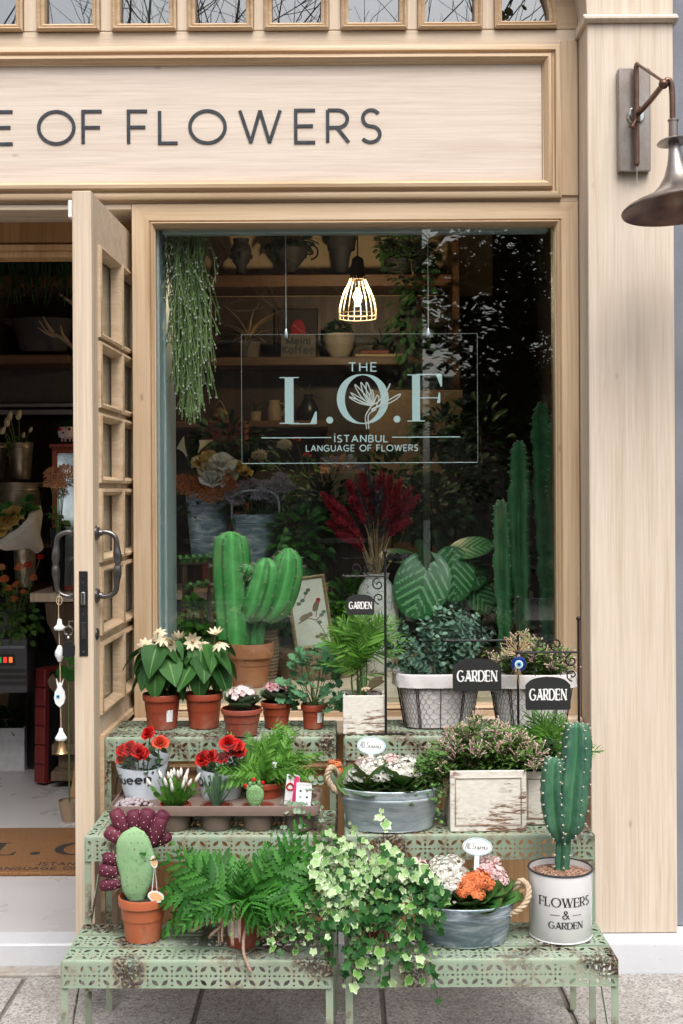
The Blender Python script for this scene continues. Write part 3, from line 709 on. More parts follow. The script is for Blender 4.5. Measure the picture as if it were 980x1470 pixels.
q = MB(); q.box((XPL-.012, YP+.02, ZF), (XPL+.02, YF-.0, zc-.012)); q = MB()
q.extr([(YP-.023, .0), (YP-.023, .085), (YP-.018, .105), (YP-.004, .116), (4.1, .116), (4.1, .0)], XPL-.006, XPR+.9); fp('plinth', q, 'white_paint')
q = MB(); q.box((XPR+.001, YP+.06, .12), (XPR+1.6, 4.2, 5.0)); nb = tag(q.build('neighbour_wall', 'stucco_grey', smooth=0), 'blue grey stucco wall at the far right beyond the pillar', 'wall')
q = MB(); q.box((XL-.9, YP, .0), (XL-.002, 4.2, 4.2)); fp('far_pillar', q, 'oak_pillar')

# ------------------------------------------------------------------ open door
DW = .75; DZ0 = .135
DA = Vector((-.671, 4.2, 0)); DB = Vector((-.694, 3.45, 0))            # hinge, free edge (right-hand face)
ang = atan2(DB.y-DA.y, DB.x-DA.x)
door = thing('glazed_door', 'pale oak glazed door standing open beside the plant stands', 'door', (DA.x, DA.y, DZ0))
door.rotation_euler = (0, 0, ang)
# local frame: +X from hinge to free edge, +Y = towards the window side (right face at y = 0, left face at y = -0.055)
DT = .055; DH = z_at(272, 3.45)-DZ0
def dz(py, Y=3.53): return z_at(py, Y)-DZ0
rowz = [(dz(480), dz(352)), (dz(581), dz(490)), (dz(689), dz(593)), (dz(803), dz(702)), (dz(908), dz(815)), (dz(1022), dz(923))]
def dp(name, mb, m, parent=door, smooth=40): return mb.build(name, m, parent, smooth=smooth)
sgn = 1 if (Matrix.Rotation(ang, 3, 'Z') @ Vector((0, 1, 0))).x > 0 else -1
y0, y1 = sorted((0.0, -DT*sgn))
q = MB(); q.box((DW-.082, y0, 0), (DW, y1, DH), .002); dp('stile', q, 'oak_vertical')
q = MB(); q.box((0, y0, 0), (.082, y1, DH), .002); dp('stile', q, 'oak_vertical')
cols = [(DW-.082-.285, DW-.082), (.082, DW-.082-.285-.022)]
q = MB(); q.box((.0825, y0+.001, rowz[0][1]), (DW-.0825, y1-.001, DH-.0005), .002); dp('top_rail', q, 'oak_deep')
q = MB(); q.box((.0825, y0+.001, 0), (DW-.0825, y1-.001, .16), .002); dp('bottom_rail', q, 'oak_deep')
lz = rowz[-1][0]
q = MB(); q.box((.0825, y0+.001, lz-.07), (DW-.0825, y1-.001, lz), .002); dp('lock_rail', q, 'oak_deep')
for (a, b), (c_, d_) in zip(rowz[1:], rowz[:-1]):
    q = MB(); q.box((.0825, y0+.004, b), (DW-.0825, y1-.004, c_), .002); dp('muntin', q, 'oak_warm_deep')
q = MB(); q.box((cols[1][1], y0+.0035, lz), (cols[0][0], y1-.0035, rowz[0][1]), .002); dp('muntin', q, 'oak_vertical')
def frame_local(mb, xa, xb, za, zb_, prof, yb, s):
    q2 = MB(); q2.rectframe(xa, xb, za, zb_, prof, 0.0, 1)
    for v in q2.v: v.y = yb + s*v.y
    mb.put(q2)
for ri, (za, zb_) in enumerate(rowz):
    for (xa, xb) in cols:
        q = MB(); frame_local(q, xa, xb, za, zb_, [(-.006, -.002), (-.004, .008), (.004, .011), (.010, .006), (.014, -.004), (.016, -.022)], 0.0, sgn)
        dp('glazing_bead', q, 'oak_warm_deep')
        q = MB(); frame_local(q, xa, xb, za, zb_, [(-.006, -.002), (-.004, .008), (.004, .011), (.010, .006), (.014, -.004), (.016, -.022)], -DT*sgn, -sgn)
        dp('glazing_bead', q, 'oak_warm_deep')
        q = MB(); q.box((xa+.005, -DT*sgn/2-.003, za+.005), (xb-.005, -DT*sgn/2+.003, zb_-.005)); dp('pane', q, 'window_glass', smooth=0)
q = MB(); q.box((.0825, y0+.014, .16), (DW-.0825, y1-.014, lz-.07)); dp('kick_panel', q, 'oak_warm_deep')
q = MB(); frame_local(q, .0825, DW-.0825, .16, lz-.07, [(-.008, -.002), (-.006, .012), (.006, .016), (.018, .008), (.024, -.004), (.05, -.010), (.06, -.016)], 0.0, sgn); dp('panel_moulding', q, 'oak_warm_deep')
# lock plate on the free edge
zl0, zl1 = dz(940, 3.45), dz(818, 3.45)
q = MB(); q.box((DW+.0002, -DT*sgn/2-.0125, zl0), (DW+.003, -DT*sgn/2+.0125, zl1), .001); lp = dp('lock_plate', q, 'black_plastic')
for zz in (.06, .5, .87, .95): 
    q = MB(); q.lathe([(.0, 0), (.0035, 0), (.0032, .0012), (.0, .0014)], 10); lp2 = q.build('screw', 'chrome', lp, M=T(DW+.003, -DT*sgn/2, zl0+(zl1-zl0)*zz) @ Matrix.Rotation(pi/2, 4, 'Y'))
q = MB(); q.box((DW+.003, -DT*sgn/2-.006, zl0+(zl1-zl0)*.60), (DW+.010, -DT*sgn/2+.006, zl0+(zl1-zl0)*.76), .003); q.build('latch', 'chrome', lp)
q = MB(); q.box((DW+.003, -DT*sgn/2-.006, zl0+(zl1-zl0)*.2), (DW+.005, -DT*sgn/2+.006, zl0+(zl1-zl0)*.4), .001); q.build('bolt', 'worn_steel', lp)
# turned pull handles either side
zh1, zh0 = dz(763, 3.49), dz(853, 3.49)
for s, yb in ((sgn, 0.0), (-sgn, -DT*sgn)):
    xh = DW-.038
    pts = spline([(xh, yb, zh1), (xh, yb+s*.030, zh1+.002), (xh, yb+s*.055, zh1-.012), (xh, yb+s*.060, zh1-.05), (xh, yb+s*.062, (zh0+zh1)/2), (xh, yb+s*.060, zh0+.05), (xh, yb+s*.055, zh0+.012), (xh, yb+s*.030, zh0-.002), (xh, yb, zh0)], 6)
    rr = []
    for p in pts:
        u = (p.z-zh0)/(zh1-zh0); base = .0072
        if abs(p.y-yb) > .052: base = .0075 + .0048*math.exp(-((u-.36)/.12)**2) + .0048*math.exp(-((u-.64)/.12)**2) - .002*math.exp(-((u-.5)/.03)**2)
        rr.append(base)
    q = MB(); q.tube(pts, rr, 12); hd = dp('pull_handle', q, 'worn_steel')
    for zz in (zh1, zh0):
        q = MB(); q.lathe([(0, 0), (.021, 0), (.021, .005), (.017, .009), (.010, .011), (.009, .018), (0, .018)], 20)
        q.build('rose', 'worn_steel', hd, M=T(xh, yb, zz) @ Matrix.Rotation(-s*pi/2, 4, 'X'))
    q = MB(); q.lathe([(0, 0), (.017, 0), (.017, .004), (.012, .007), (0, .007)], 18); dp('escutcheon', q, 'worn_steel').matrix_local = T(xh, yb, dz(908, 3.49)) @ Matrix.Rotation(-s*pi/2, 4, 'X')
q = MB(); q.box((DW-.05, -DT*sgn-sgn*.001, DH-.075), (DW-.002, -DT*sgn-sgn*.012, DH-.025), .002); dp('door_catch', q, 'label_white')

# ------------------------------------------------------------------ wall lamp
YL = YP
lamp = thing('wall_lamp', 'pewter gooseneck wall lamp with flared shade on the pillar', 'wall lamp', P(910, 175, YL))
lo_ = lamp.location.copy()
def lp_(px, py, y): return P(px, py, y)-lo_
def lpart(name, mb, m, parent=lamp): return mb.build(name, m, parent)
a, b = P(887, 98, YL-.028), P(934, 246, YL-.028)
q = MB(); q.box((a.x-lo_.x, YL-.028-lo_.y, b.z-lo_.z), (b.x-lo_.x, YL-.0005-lo_.y, a.z-lo_.z), .003); lpart('backplate', q, 'lamp_pewter')
YA = YL-.05
q = MB(); q.tube([lp_(913, 95, YA), lp_(914, 236, YA)], .0082, 12); q.tube([lp_(914, 236, YA), lp_(914, 239, YA)], [.0072, .004], 10); lpart('rod', q, 'lamp_bronze')
q = MB(); q.lathe([(0, 0), (.026, 0), (.028, .004), (.024, .010), (0, .012)], 24); o = lpart('rosette', q, 'chrome'); o.matrix_local = Matrix.Translation(lp_(912, 167, YL-.029)) @ Matrix.Rotation(pi/2, 4, 'X')
q = MB(); q.tube([lp_(913, 154, YA), lp_(913, 176, YA)], .0125, 14); lpart('collar', q, 'lamp_bronze')
q = MB(); q.tube([lp_(913, 172, YA-.01), lp_(907, 182, YA-.022)], .0035, 6); q.tube([lp_(901, 181, YA-.022), lp_(912, 183, YA-.022)], .003, 6); lpart('wing_screw', q, 'lamp_bronze')
YT = 3.50                 # shade axis stands out from the wall
Pt = lp_(952, 121, YT)
q = MB(); q.tube(spline([lp_(914, 165, YA), lp_(932, 146, (YA+YT)/2+.02), Pt], 6), .0085, 12); q.sphere(Pt, .0145, 12, 8); lpart('arm', q, 'lamp_bronze')
q = MB(); q.tube([lp_(914, 92, YA), Pt+Vector((-.004, .004, .012))], .0045, 8); q.sphere(lp_(914, 93, YA), .008, 8, 6); lpart('stay', q, 'lamp_bronze')
nx = 965
q = MB(); q.tube(spline([Pt, lp_(958, 115, YT), lp_(963, 122, YT), lp_(964.5, 140, YT), lp_(965, 175, YT)], 6), .0085, 12); lpart('neck', q, 'lamp_bronze')
q = MB(); ax = lp_(966, 172, YT); k = S(1, YT)
q.lathe([(.0, 0), (8*k, 0), (8*k, -2*k), (6.5*k, -3*k), (6.5*k, -26*k), (0, -26*k)], 20, c=ax); lpart('socket', q, 'lamp_pewter')
shade_tilt = Matrix.Translation(ax+Vector((0, 0, -28*k))) @ Matrix.Rotation(radians(-5), 4, 'X') @ Matrix.Rotation(radians(-4), 4, 'Y')
q = MB(); q.lathe([(6*k, 4*k), (10*k, 2*k), (21*k, -2*k), (24*k, -5*k), (21*k, -6*k), (8*k, -5*k)], 32, capb=False); lpart('disc', q, 'lamp_pewter').matrix_local = shade_tilt
prof = [(7.5*k, -4*k), (8.5*k, -18*k), (12*k, -36*k), (18*k, -54*k), (27*k, -68*k), (38*k, -78*k), (54*k, -86*k), (70*k, -92*k), (80*k, -97*k), (83*k, -101*k), (82*k, -103*k), (79*k, -100*k), (69*k, -94.5*k), (53*k, -88.5*k), (37*k, -80.5*k), (26*k, -70*k), (17*k, -56*k), (11*k, -38*k), (6*k, -18*k)]
q = MB(); q.lathe(prof[:11], 48, capb=False); q.mi = 1; q.lathe(prof[10:], 48, capb=False); sh = lpart('shade', q, ['lamp_pewter', 'lamp_bronze']); sh.matrix_local = shade_tilt
q = MB(); q.lathe([(0, -97*k), (7*k, -95*k), (12*k, -88*k), (12*k, -80*k), (8*k, -70*k), (6*k, -60*k), (0, -58*k)], 20); lpart('bulb', q, 'bulb_glass').matrix_local = shade_tilt
q = MB(); q.tube([lp_(914, 239, YA), lp_(914, 262, YL-.006)], .0018, 6); lpart('cable', q, 'label_white')
# ------------------------------------------------------------------ tiered plant stands of perforated steel
from mathutils.geometry import delaunay_2d_cdt
def lens(cx, cy, a, l, w, n=4):
    pts = []
    for i in range(n): t_ = i/n; pts.append((l*(t_-.5), w*sin(pi*t_)))
    for i in range(n): t_ = i/n; pts.append((l*(.5-t_), -w*sin(pi*t_)))
    return [(cx+x*cos(a)-y*sin(a), cy+x*sin(a)+y*cos(a)) for x, y in pts]
def in_poly(p, poly):
    c = False; n = len(poly)
    for i in range(n):
        (x0, y0), (x1, y1) = poly[i], poly[i-1]
        if (y0 > p[1]) != (y1 > p[1]) and p[0] < (x1-x0)*(p[1]-y0)/(y1-y0)+x0: c = not c
    return c
def make_tile():
    holes = []
    for k in range(4):
        a = pi/4+k*pi/2; holes.append(lens(.5+cos(a)*.42, .5+sin(a)*.42, a, .37, .085))
        a = k*pi/2; holes.append(lens(.5+cos(a)*.20, .5+sin(a)*.20, a, .17, .056, 3))
        holes.append(lens(.5+cos(a)*.41, .5+sin(a)*.41, a+pi/2, .12, .044, 3))
    holes.append(lens(.5, .5, 0, .10, .05, 3))
    v = [Vector(p) for p in ((0,0),(1,0),(1,1),(0,1))]; e = [(0,1),(1,2),(2,3),(3,0)]
    for h in holes:
        n0 = len(v); v += [Vector(p) for p in h]; e += [(n0+i, n0+(i+1) % len(h)) for i in range(len(h))]
    rv, re, rf, *_ = delaunay_2d_cdt(v, e, [], 0, 1e-6)
    fs = []
    for f in rf:
        c = [sum(rv[i][k] for i in f)/3 for k in (0, 1)]
        if not any(in_poly(c, h) for h in holes): fs.append(tuple(f))
    return [(p[0], p[1]) for p in rv], fs
TILE = make_tile()
def perf(mb, origin, u, v, nu, lu, lv):
    """row of nu perforated tiles from origin along unit u (tile length lu), height lv along unit v"""
    o = Vector(origin); u = Vector(u); v = Vector(v)
    for k in range(nu):
        mb.add([o+u*((k+x)*lu)+v*(y*lv) for x, y in TILE[0]], TILE[1])
TIERS = [(2.98, 3.235, .355), (3.245, 3.505, .585), (3.515, 3.775, .792)]      # front Y, back Y, top Z
def plant_stand(label, x0, x1, yaw):
    st = thing('tiered_plant_stand', label, 'plant stand', ((x0+x1)/2, 3.38, 0), 'green steel tiered plant stands', yaw)
    W = (x1-x0); h = W/2; n = 11; lu = (W-.012)/n
    for (yf, yb, z) in TIERS:
        yf -= 3.38; yb -= 3.38; D = yb-yf
        q = MB()
        for sx in (-1, 1):
            xx = sx*(h-.003)
            q.box((xx-.002, yf+.002, z-.030), (xx+.002, yb, z-.004))
            q.box((xx-sx*.018-.001, yf+.004, z-.0065), (xx+.0, yb, z-.0045))
        q.box((-.012, yf+.004, z-.012), (.012, yb-.002, z-.0045)); q.box((-h+.004, yb-.003, z-.03), (h-.004, yb, z-.004))
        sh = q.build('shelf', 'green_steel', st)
        sw = (D-.038)/3
        for k in range(3):
            q = MB(); ya = yf+k*(sw+.017)+(.003 if k == 0 else 0)
            perf(q, (-h+.006, ya, z), (1,0,0), (0,1,0), n, lu, sw)
            for yy in (ya, ya+sw):
                if not (k == 0 and yy == ya): q.box((-h+.006, yy-.0008, z-.009), (h-.006, yy+.0008, z+.0002))
            q.box((-h+.0045, ya, z-.006), (-h+.0063, ya+sw, z+.0005)); q.box((h-.0063, ya, z-.006), (h-.0045, ya+sw, z+.0005))
            if k == 0:
                m_ = 4; r_ = .010                       # rolled front edge
                for j in range(m_):
                    a0, a1 = pi/2*j/m_, pi/2*(j+1)/m_
                    p0 = (yf+.003+0-r_*sin(a0)*.35, z-r_*(1-cos(a0))); p1 = (yf+.003-r_*sin(a1)*.35, z-r_*(1-cos(a1)))
                    q.add([(-h+.006, p0[0], p0[1]), (h-.006, p0[0], p0[1]), (h-.006, p1[0], p1[1]), (-h+.006, p1[0], p1[1])], [(0,3,2,1)])
                yv = yf+.003-r_*.35
                perf(q, (-h+.006, yv, z-.066), (1,0,0), (0,0,1), n, lu, .056)
                q.box((-h+.0045, yv-.0008, z-.068), (h-.0045, yv+.0055, z-.0655)); q.box((-h+.0045, yv-.0006, z-.066), (-h+.0062, yv+.02, z-.006)); q.box((h-.0062, yv-.0006, z-.066), (h-.0045, yv+.02, z-.006))
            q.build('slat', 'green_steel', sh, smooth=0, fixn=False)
        for sx in (-1, 1):
            xx = sx*(h-.009)
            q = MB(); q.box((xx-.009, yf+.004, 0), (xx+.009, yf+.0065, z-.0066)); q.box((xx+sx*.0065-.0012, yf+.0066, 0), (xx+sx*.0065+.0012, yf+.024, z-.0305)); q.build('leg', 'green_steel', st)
            q = MB(); p0 = Vector((xx-sx*.003, yb-.012, z-.03)); L_ = min(D-.03, z*.7); p1 = Vector((xx-sx*.003, yb-.012-L_, z-.03-L_*.95))
            d = (p1-p0).normalized(); nrm = Vector((1,0,0)).cross(d)
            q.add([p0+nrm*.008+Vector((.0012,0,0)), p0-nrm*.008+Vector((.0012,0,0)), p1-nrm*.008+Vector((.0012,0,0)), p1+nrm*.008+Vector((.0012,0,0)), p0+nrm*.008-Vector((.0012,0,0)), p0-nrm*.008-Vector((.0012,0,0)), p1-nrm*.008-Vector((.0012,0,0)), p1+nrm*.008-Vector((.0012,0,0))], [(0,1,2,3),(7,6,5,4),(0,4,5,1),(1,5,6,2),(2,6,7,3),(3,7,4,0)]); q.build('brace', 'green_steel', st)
            if z > .7:
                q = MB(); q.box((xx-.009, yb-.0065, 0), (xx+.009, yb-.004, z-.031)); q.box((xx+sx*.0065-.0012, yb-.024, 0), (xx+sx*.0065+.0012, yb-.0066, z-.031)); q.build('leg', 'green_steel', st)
    return st
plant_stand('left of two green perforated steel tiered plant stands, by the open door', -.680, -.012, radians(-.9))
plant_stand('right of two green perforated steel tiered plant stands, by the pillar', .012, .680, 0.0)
def on(px, py, z):
    Y = F*(CAMZ-z)/(py-CY); return Vector(((px-CX)*Y/F, Y, z+.0012))

# ------------------------------------------------------------------ leaf shapes (base at origin, pointing +Y, upper side +Z)
def blade(L=1.0, W=.5, nl=6, nw=2, wf=None, fold=.15, curl=.25, wave=0.0, seed=0, thick=0.0):
    wf = wf or (lambda t: sin(pi*min(1, t*1.02))**.8)
    mb = MB(); rr = random.Random(seed); vs = []; aa = []
    for i in range(nl+1):
        t_ = i/nl; w_ = max(.004, wf(t_))*W/2
        y = L*t_; zc_ = -curl*L*t_*t_
        for j in range(-nw, nw+1):
            s = j/nw
            vs.append((s*w_, y*(1-.1*curl*t_), zc_+fold*abs(s)*w_+wave*sin(t_*9+seed+j)*abs(s)*W*.3)); aa.append(abs(s))
    k = 2*nw+1
    fs = [(i*k+j, i*k+j+1, (i+1)*k+j+1, (i+1)*k+j) for i in range(nl) for j in range(k-1)]
    mb.add(vs, fs, aa); return mb
def polar(rf, n=24, cup=.12, petiole=0.0, seed=0, wob=.03, rings=(.45, 1.0), fold=0.0):
    """leaf outlined by rf(angle), angle 0 pointing +Y; base at the origin"""
    rr = random.Random(seed); mb = MB(); vs = [(0, 0, 0)]; aa = [0.0]; fs = []
    for ri, q in enumerate(rings):
        for k in range(n):
            th = 2*pi*k/n; r = rf(th)*q
            x, y = r*sin(th), r*cos(th)
            vs.append((x, y, cup*(q*q)*r*.6+fold*abs(x)+rr.uniform(-wob, wob)*q)); aa.append(q)
    for k in range(n): fs.append((0, 1+(k+1) % n, 1+k))
    for ri in range(len(rings)-1):
        a, b = 1+ri*n, 1+(ri+1)*n
        for k in range(n): fs.append((a+k, a+(k+1) % n, b+(k+1) % n, b+k))
    mb.add(vs, fs, aa)
    for v in mb.v: v.y += petiole
    return mb
def lobes(points):
    """radius function from (angle in degrees, radius) pairs, mirrored left-right"""
    pts = sorted(points)
    def f(th):
        d = abs(((math.degrees(th)+180) % 360)-180)
        for (a0, r0), (a1, r1) in zip(pts, pts[1:]):
            if a0 <= d <= a1: t_ = (d-a0)/(a1-a0); return r0+(r1-r0)*t_
        return pts[-1][1]
    return f
IVY = lobes([(0,1.0),(12,.80),(28,.62),(46,.76),(58,.80),(72,.62),(90,.54),(115,.60),(132,.56),(155,.36),(180,.16)])
HEUCH = lobes([(0,1.0),(14,.86),(22,.66),(38,.95),(52,.90),(62,.66),(80,.92),(98,.85),(108,.64),(128,.82),(150,.6),(180,.18)])
HEART = lobes([(0,1.15),(15,.9),(40,.74),(75,.66),(110,.62),(140,.60),(165,.42),(180,.14)])
def inst(me, parent, M, name='leaf'): return link(name, me, parent, M)
def flower(np_, L, W, cup=.3, seed=0, curl=-.2, centre=True):
    mb = MB(); b = blade(L, W, 4, 1, lambda t: sin(pi*(.12+.86*t))**.7, .1, curl)
    for k in range(np_):
        az = 2*pi*k/np_+R.uniform(-.1, .1); mb.put(b, orient((0,0,0), sph(az, cup), (0,0,1), 1.0))
    return mb
def cluster(n, rad, fl, flat=.55, size=1.0, jit=.35):
    mb = MB()
    for i in range(n):
        az = i*2.39996; q = sqrt((i+.5)/n); el = pi/2-q*pi*.46
        d = sph(az, el); p = Vector((d.x*rad, d.y*rad, d.z*rad*flat))+Vector([R.uniform(-.1,.1)*rad for _ in range(3)])
        mb.put(fl, orient(p, (d+Vector([R.uniform(-jit,jit) for _ in range(3)])).orthogonal(), d+Vector([R.uniform(-jit,jit) for _ in range(3)]), size*R.uniform(.8,1.15)))
    return mb
def pot(parent, rt, rb, h, mat='pot_plastic', rim=.018, soil=True, n=28, soilmat='soil', lip=.0025):
    q = MB(); q.lathe([(rb*.9, 0), (rb, .002), (rt-lip*1.6-(rt-rb)*rim/h, h-rim), (rt-lip*.3, h-rim), (rt, h-.002), (rt-.001, h), (rt-.0035, h), (rt-.005, h-.012), (rt*.85, h*.5)], n); p = q.build('pot', mat, parent)
    if soil: q = MB(); q.disc(rt-.0045, (0,0,h-.013), n, bump=.006); q.build('soil', soilmat, parent)
    return p
def stems(pairs, r=.0018, n=5, sag=.0):
    mb = MB()
    for a, b in pairs:
        a, b = Vector(a), Vector(b); m_ = (a+b)/2+Vector((R.uniform(-.1,.1), R.uniform(-.1,.1), 0))*(b-a).length+Vector((0,0,sag))
        mb.tube(spline([a, m_, b], 3), [r]*7 if False else r, n)
    return mb
def wrap_label(parent, rt, rb, h, az, w_, z0, z1, mat='label_white', name='sticker'):
    q = MB(); vs = []; fs = []; n = 5
    for i in range(n+1):
        a = az-w_/2+w_*i/n
        for z in (z0, z1):
            r = rb+(rt-rb)*z/h+.0007-.0006; r = rb+(rt-.0055-rb)*z/h+.0012; vs.append((r*cos(a), r*sin(a), z))
    fs = [(2*i, 2*i+2, 2*i+3, 2*i+1) for i in range(n)]; q.add(vs, fs); return q.build(name, mat, parent)
def foliage(mb, mat, parent, name='foliage', stuff=True, smooth=180):
    o = mb.build(name, mat, parent, smooth=smooth, fixn=False)
    if stuff: o['kind'] = 'stuff'
    return o

# ------------------------------------------------------------------ top shelf
ZT, ZM, ZB = .792, .585, .355
heartL = [blade(1.0, .76, 7, 3, lambda t: (sin(pi*(.10+.90*t**.62))**.85), .22, c_, .06, s).mesh('leaf', 'leaf_heart', 180) for s, c_ in ((1,.25),(2,.4),(3,.15))]
creamF = flower(9, .032, .012, .35, 1).mesh('flower', 'petal_cream', 180); creamC = MB()
creamC.sphere((0,0,.004), .006, 8, 5); creamC = creamC.mesh('flower_eye', 'straw', 180)
def heart_plant(loc, label, seed, hgt, flowers):
    rr = random.Random(seed); t_ = thing('potted_flower', label, 'potted plant', loc, 'cream flowering plants in red plastic pots')
    pot(t_, .0585, .044, .104); wrap_label(t_, .0585, .044, .104, -pi/2+(.62 if seed == 1 else -.5), .42, .025, .06) if seed == 1 else None
    prs = []
    for i in range(18):
        az = -pi/2+i*2.4+rr.uniform(-.25,.25); tier = i/18
        z = .10+hgt*(.50+.62*tier)+rr.uniform(-.01,.01); rad = .052*(1-tier*.45)+rr.uniform(-.008,.012)
        p = Vector((cos(az)*rad, sin(az)*rad*.8, z)); el = radians(-62+30*tier+rr.uniform(-18,15))
        prs.append(((0,0,.09), p)); d = sph(az, el)
        inst(heartL[i % 3], t_, orient(p, d, Vector((cos(az), sin(az), .75)), rr.uniform(.080,.108), rr.uniform(-.35,.35)))
    q = stems(prs, .0022, 5)
    for (x, y, z, s) in flowers: q.tube(spline([(0,0,.1), (x*.4, y*.4, z*.6), (x, y, z)], 3), .002, 5)
    q.build('stem', 'stem_green', t_)
    for (x, y, z, s) in flowers:
        f = inst(creamF, t_, orient((x, y, z), (1, rr.uniform(-.5,.5), 0), (x*6, -.8, 1), s, rr.uniform(0,6)), 'flower'); inst(creamC, f, None, 'flower_eye')
    return t_
heart_plant(on(231, 1044, ZT), 'cream flowering plant nearest the door, sticker on its red pot', 1, .15, [(-.045,-.035,.252,1.0), (.012,-.04,.278,1.1), (.035,-.04,.262,1.0), (-.012,.0,.285,.9), (.05,0,.268,.8)])
heart_plant(on(291, 1043, ZT), 'cream flowering plant second from the door, taller star flowers', 4, .15, [(-.03,-.03,.262,1.0), (.05,-.03,.258,1.05), (.038,-.02,.28,.9), (.0,-.03,.255,.8)])
# African violets
vL = [polar(lambda th: .85+.12*cos(th), 16, .35, .5, s, .05, (.5, .8, 1.0)).mesh('leaf', 'leaf_violet', 180) for s in (1, 2)]
def violet(loc, label, rp, mat, seed, rim_mat='pot_plastic_rose', leafs=13, size=1.0):
    rr = random.Random(seed); t_ = thing('african_violet', label, 'potted plant', loc, 'african violets')
    pot(t_, rp, rp*.74, .078, rim_mat, .014)
    for i in range(leafs):
        az = i*2.4+rr.uniform(-.2,.2); el = radians(18+38*(i/leafs)+rr.uniform(-8,8)); d = sph(az, el)
        inst(vL[i % 2], t_, orient(d*.012+Vector((0,0,.075)), d, Vector((0,0,1)), rr.uniform(.034,.042)*size, rr.uniform(-.3,.3)))
    fl = flower(5, .011, .012, .45, seed, .2); q = cluster(30, .036*size, fl, .5, 1.05)
    fm = q.mesh('flower_cluster', mat, 180); inst(fm, t_, T(0, -.014, .118), 'flower_cluster')
    q = MB(); 
    for i in range(6): q.tube([(0,0,.07), (rr.uniform(-.02,.02), rr.uniform(-.02,.02), .12)], .0014, 5)
    q.build('stem', 'stem_green', t_)
violet(on(345, 1054, ZT), 'white and pink african violet in a dusky red pot', .060, 'petal_pinkwhite', 1)
violet(on(395, 1044, ZT), 'crimson and white african violet in a red pot', .047, 'petal_winered', 2, 'pot_plastic', 11, .92)
# frilly lobed plant
hL = [polar(HEUCH, 40, .25, .3, s, .07, (.4, .75, 1.0)).mesh('leaf', 'leaf_heuchera', 180) for s in (1, 2, 3)]
loc = on(448, 1045, ZT); t_ = thing('geranium', 'blue green frilly leaved plant in a small red pot', 'potted plant', loc)
pot(t_, .038, .030, .072); wrap_label(t_, .038, .030, .072, -pi/2+.7, .6, .02, .05)
prs = []
for i in range(92):
    az = R.uniform(0, 2*pi); u = R.random(); rad = .02+.082*sqrt(R.random())*(.55+.45*sin(pi*min(1,.2+u))); z = .055+.185*u
    p = Vector((cos(az)*rad*.98-.0, sin(az)*rad*.6-.012, z)); d = Vector((cos(az), sin(az)*.8-.3, R.uniform(-.35,.35)))
    inst(hL[i % 3], t_, orient(p, d, Vector((cos(az)*.5, -.9, .8)), R.uniform(.014,.023), R.uniform(-.7,.7)))
    if i % 3 == 0: prs.append(((0,0,.06), p))
stems(prs, .0012, 5).build('stem', 'stem_green', t_)
# parlour palm in a limewashed cube
def wood_box(parent, w_, d_, h_, panel=False, wall=.007):
    for nm, lo, hi in (('front_board', (-w_/2, -d_/2, 0), (w_/2, -d_/2+wall, h_)), ('back_board', (-w_/2, d_/2-wall, 0), (w_/2, d_/2, h_-.001)), ('side_board', (-w_/2+.0006, -d_/2+wall, .0005), (-w_/2+wall, d_/2-wall, h_-.0015)), ('side_board', (w_/2-wall, -d_/2+wall, .0005), (w_/2-.0006, d_/2-wall, h_-.0015))):
        q = MB(); q.box(lo, hi, .0015); b = q.build(nm, 'distressed_white', parent)
        if nm == 'front_board' and panel:
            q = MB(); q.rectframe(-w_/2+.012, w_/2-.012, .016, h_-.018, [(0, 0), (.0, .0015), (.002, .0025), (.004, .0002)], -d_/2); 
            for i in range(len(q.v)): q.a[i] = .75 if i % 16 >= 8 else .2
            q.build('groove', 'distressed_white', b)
    q = MB(); q.box((-w_/2+wall, -d_/2+wall, h_-.022), (w_/2-wall, d_/2-wall, h_-.016)); q.build('soil', 'soil', parent, smooth=0)
palmLeaf = blade(1.0, .13, 6, 1, lambda t: sin(pi*(.06+.92*t))**.75, .25, .22)
def palm_frond(L, nl, seed, leaf=palmLeaf, l0=.42, spread=1.0):
    rr = random.Random(seed); mb = MB(); pts = [Vector((0, L*t_/8, L*(.10*sin(pi*t_/8))-L*.25*(t_/8)**2)) for t_ in range(9)]
    mb.tube(pts, [L*.008*(1-.6*i/8) for i in range(9)], 5)
    for i in range(nl):
        u = .22+.78*i/(nl-1); k = u*8; a = pts[min(7, int(k))]; b = pts[min(8, int(k)+1)]; p = a.lerp(b, k-int(k)) if k < 8 else pts[8]
        ln = L*l0*(sin(pi*(.25+.65*u)))
        for sx in (-1, 1):
            an = radians(62-30*u+rr.uniform(-6,6))*spread; d = Vector((sx*sin(an), cos(an), rr.uniform(-.2,.12)))
            mb.put(leaf, orient(p, d, (0,0,1), ln*rr.uniform(.85,1.1), rr.uniform(-.4,.4)))
    return mb
pf = [palm_frond(1.0, 11, s).mesh('frond', 'leaf_palm', 180) for s in range(4)]
loc = on(520, 1049, ZT); t_ = thing('parlour_palm', 'feathery parlour palm growing in a limewashed wooden cube', 'potted plant', loc)
wood_box(t_, .122, .115, .112)
q = MB(); tops = []
for i in range(9):
    x, y = R.uniform(-.03,.03), R.uniform(-.02,.03); tx, ty, tz = x*1.5+R.uniform(-.015,.015), y, R.uniform(.16,.225); q.tube(spline([(x,y,.09),(x*1.2,y,.14),(tx,ty,tz)],4), [.0028]*5+[.0018]*4, 6); tops.append(Vector((tx,ty,tz)))
q.build('stem', 'stem_green', t_)
for i in range(30):
    p = tops[i % 9]+Vector((0,0,R.uniform(-.04,.03))); az = i*2.4; el = radians(R.uniform(15,78)); d = sph(az, el); d.y *= .7
    inst(pf[i % 4], t_, orient(p, d, (d.x*.4, d.y*.4-.4, 1), R.uniform(.095,.155), R.uniform(-.6,.6)), 'frond')
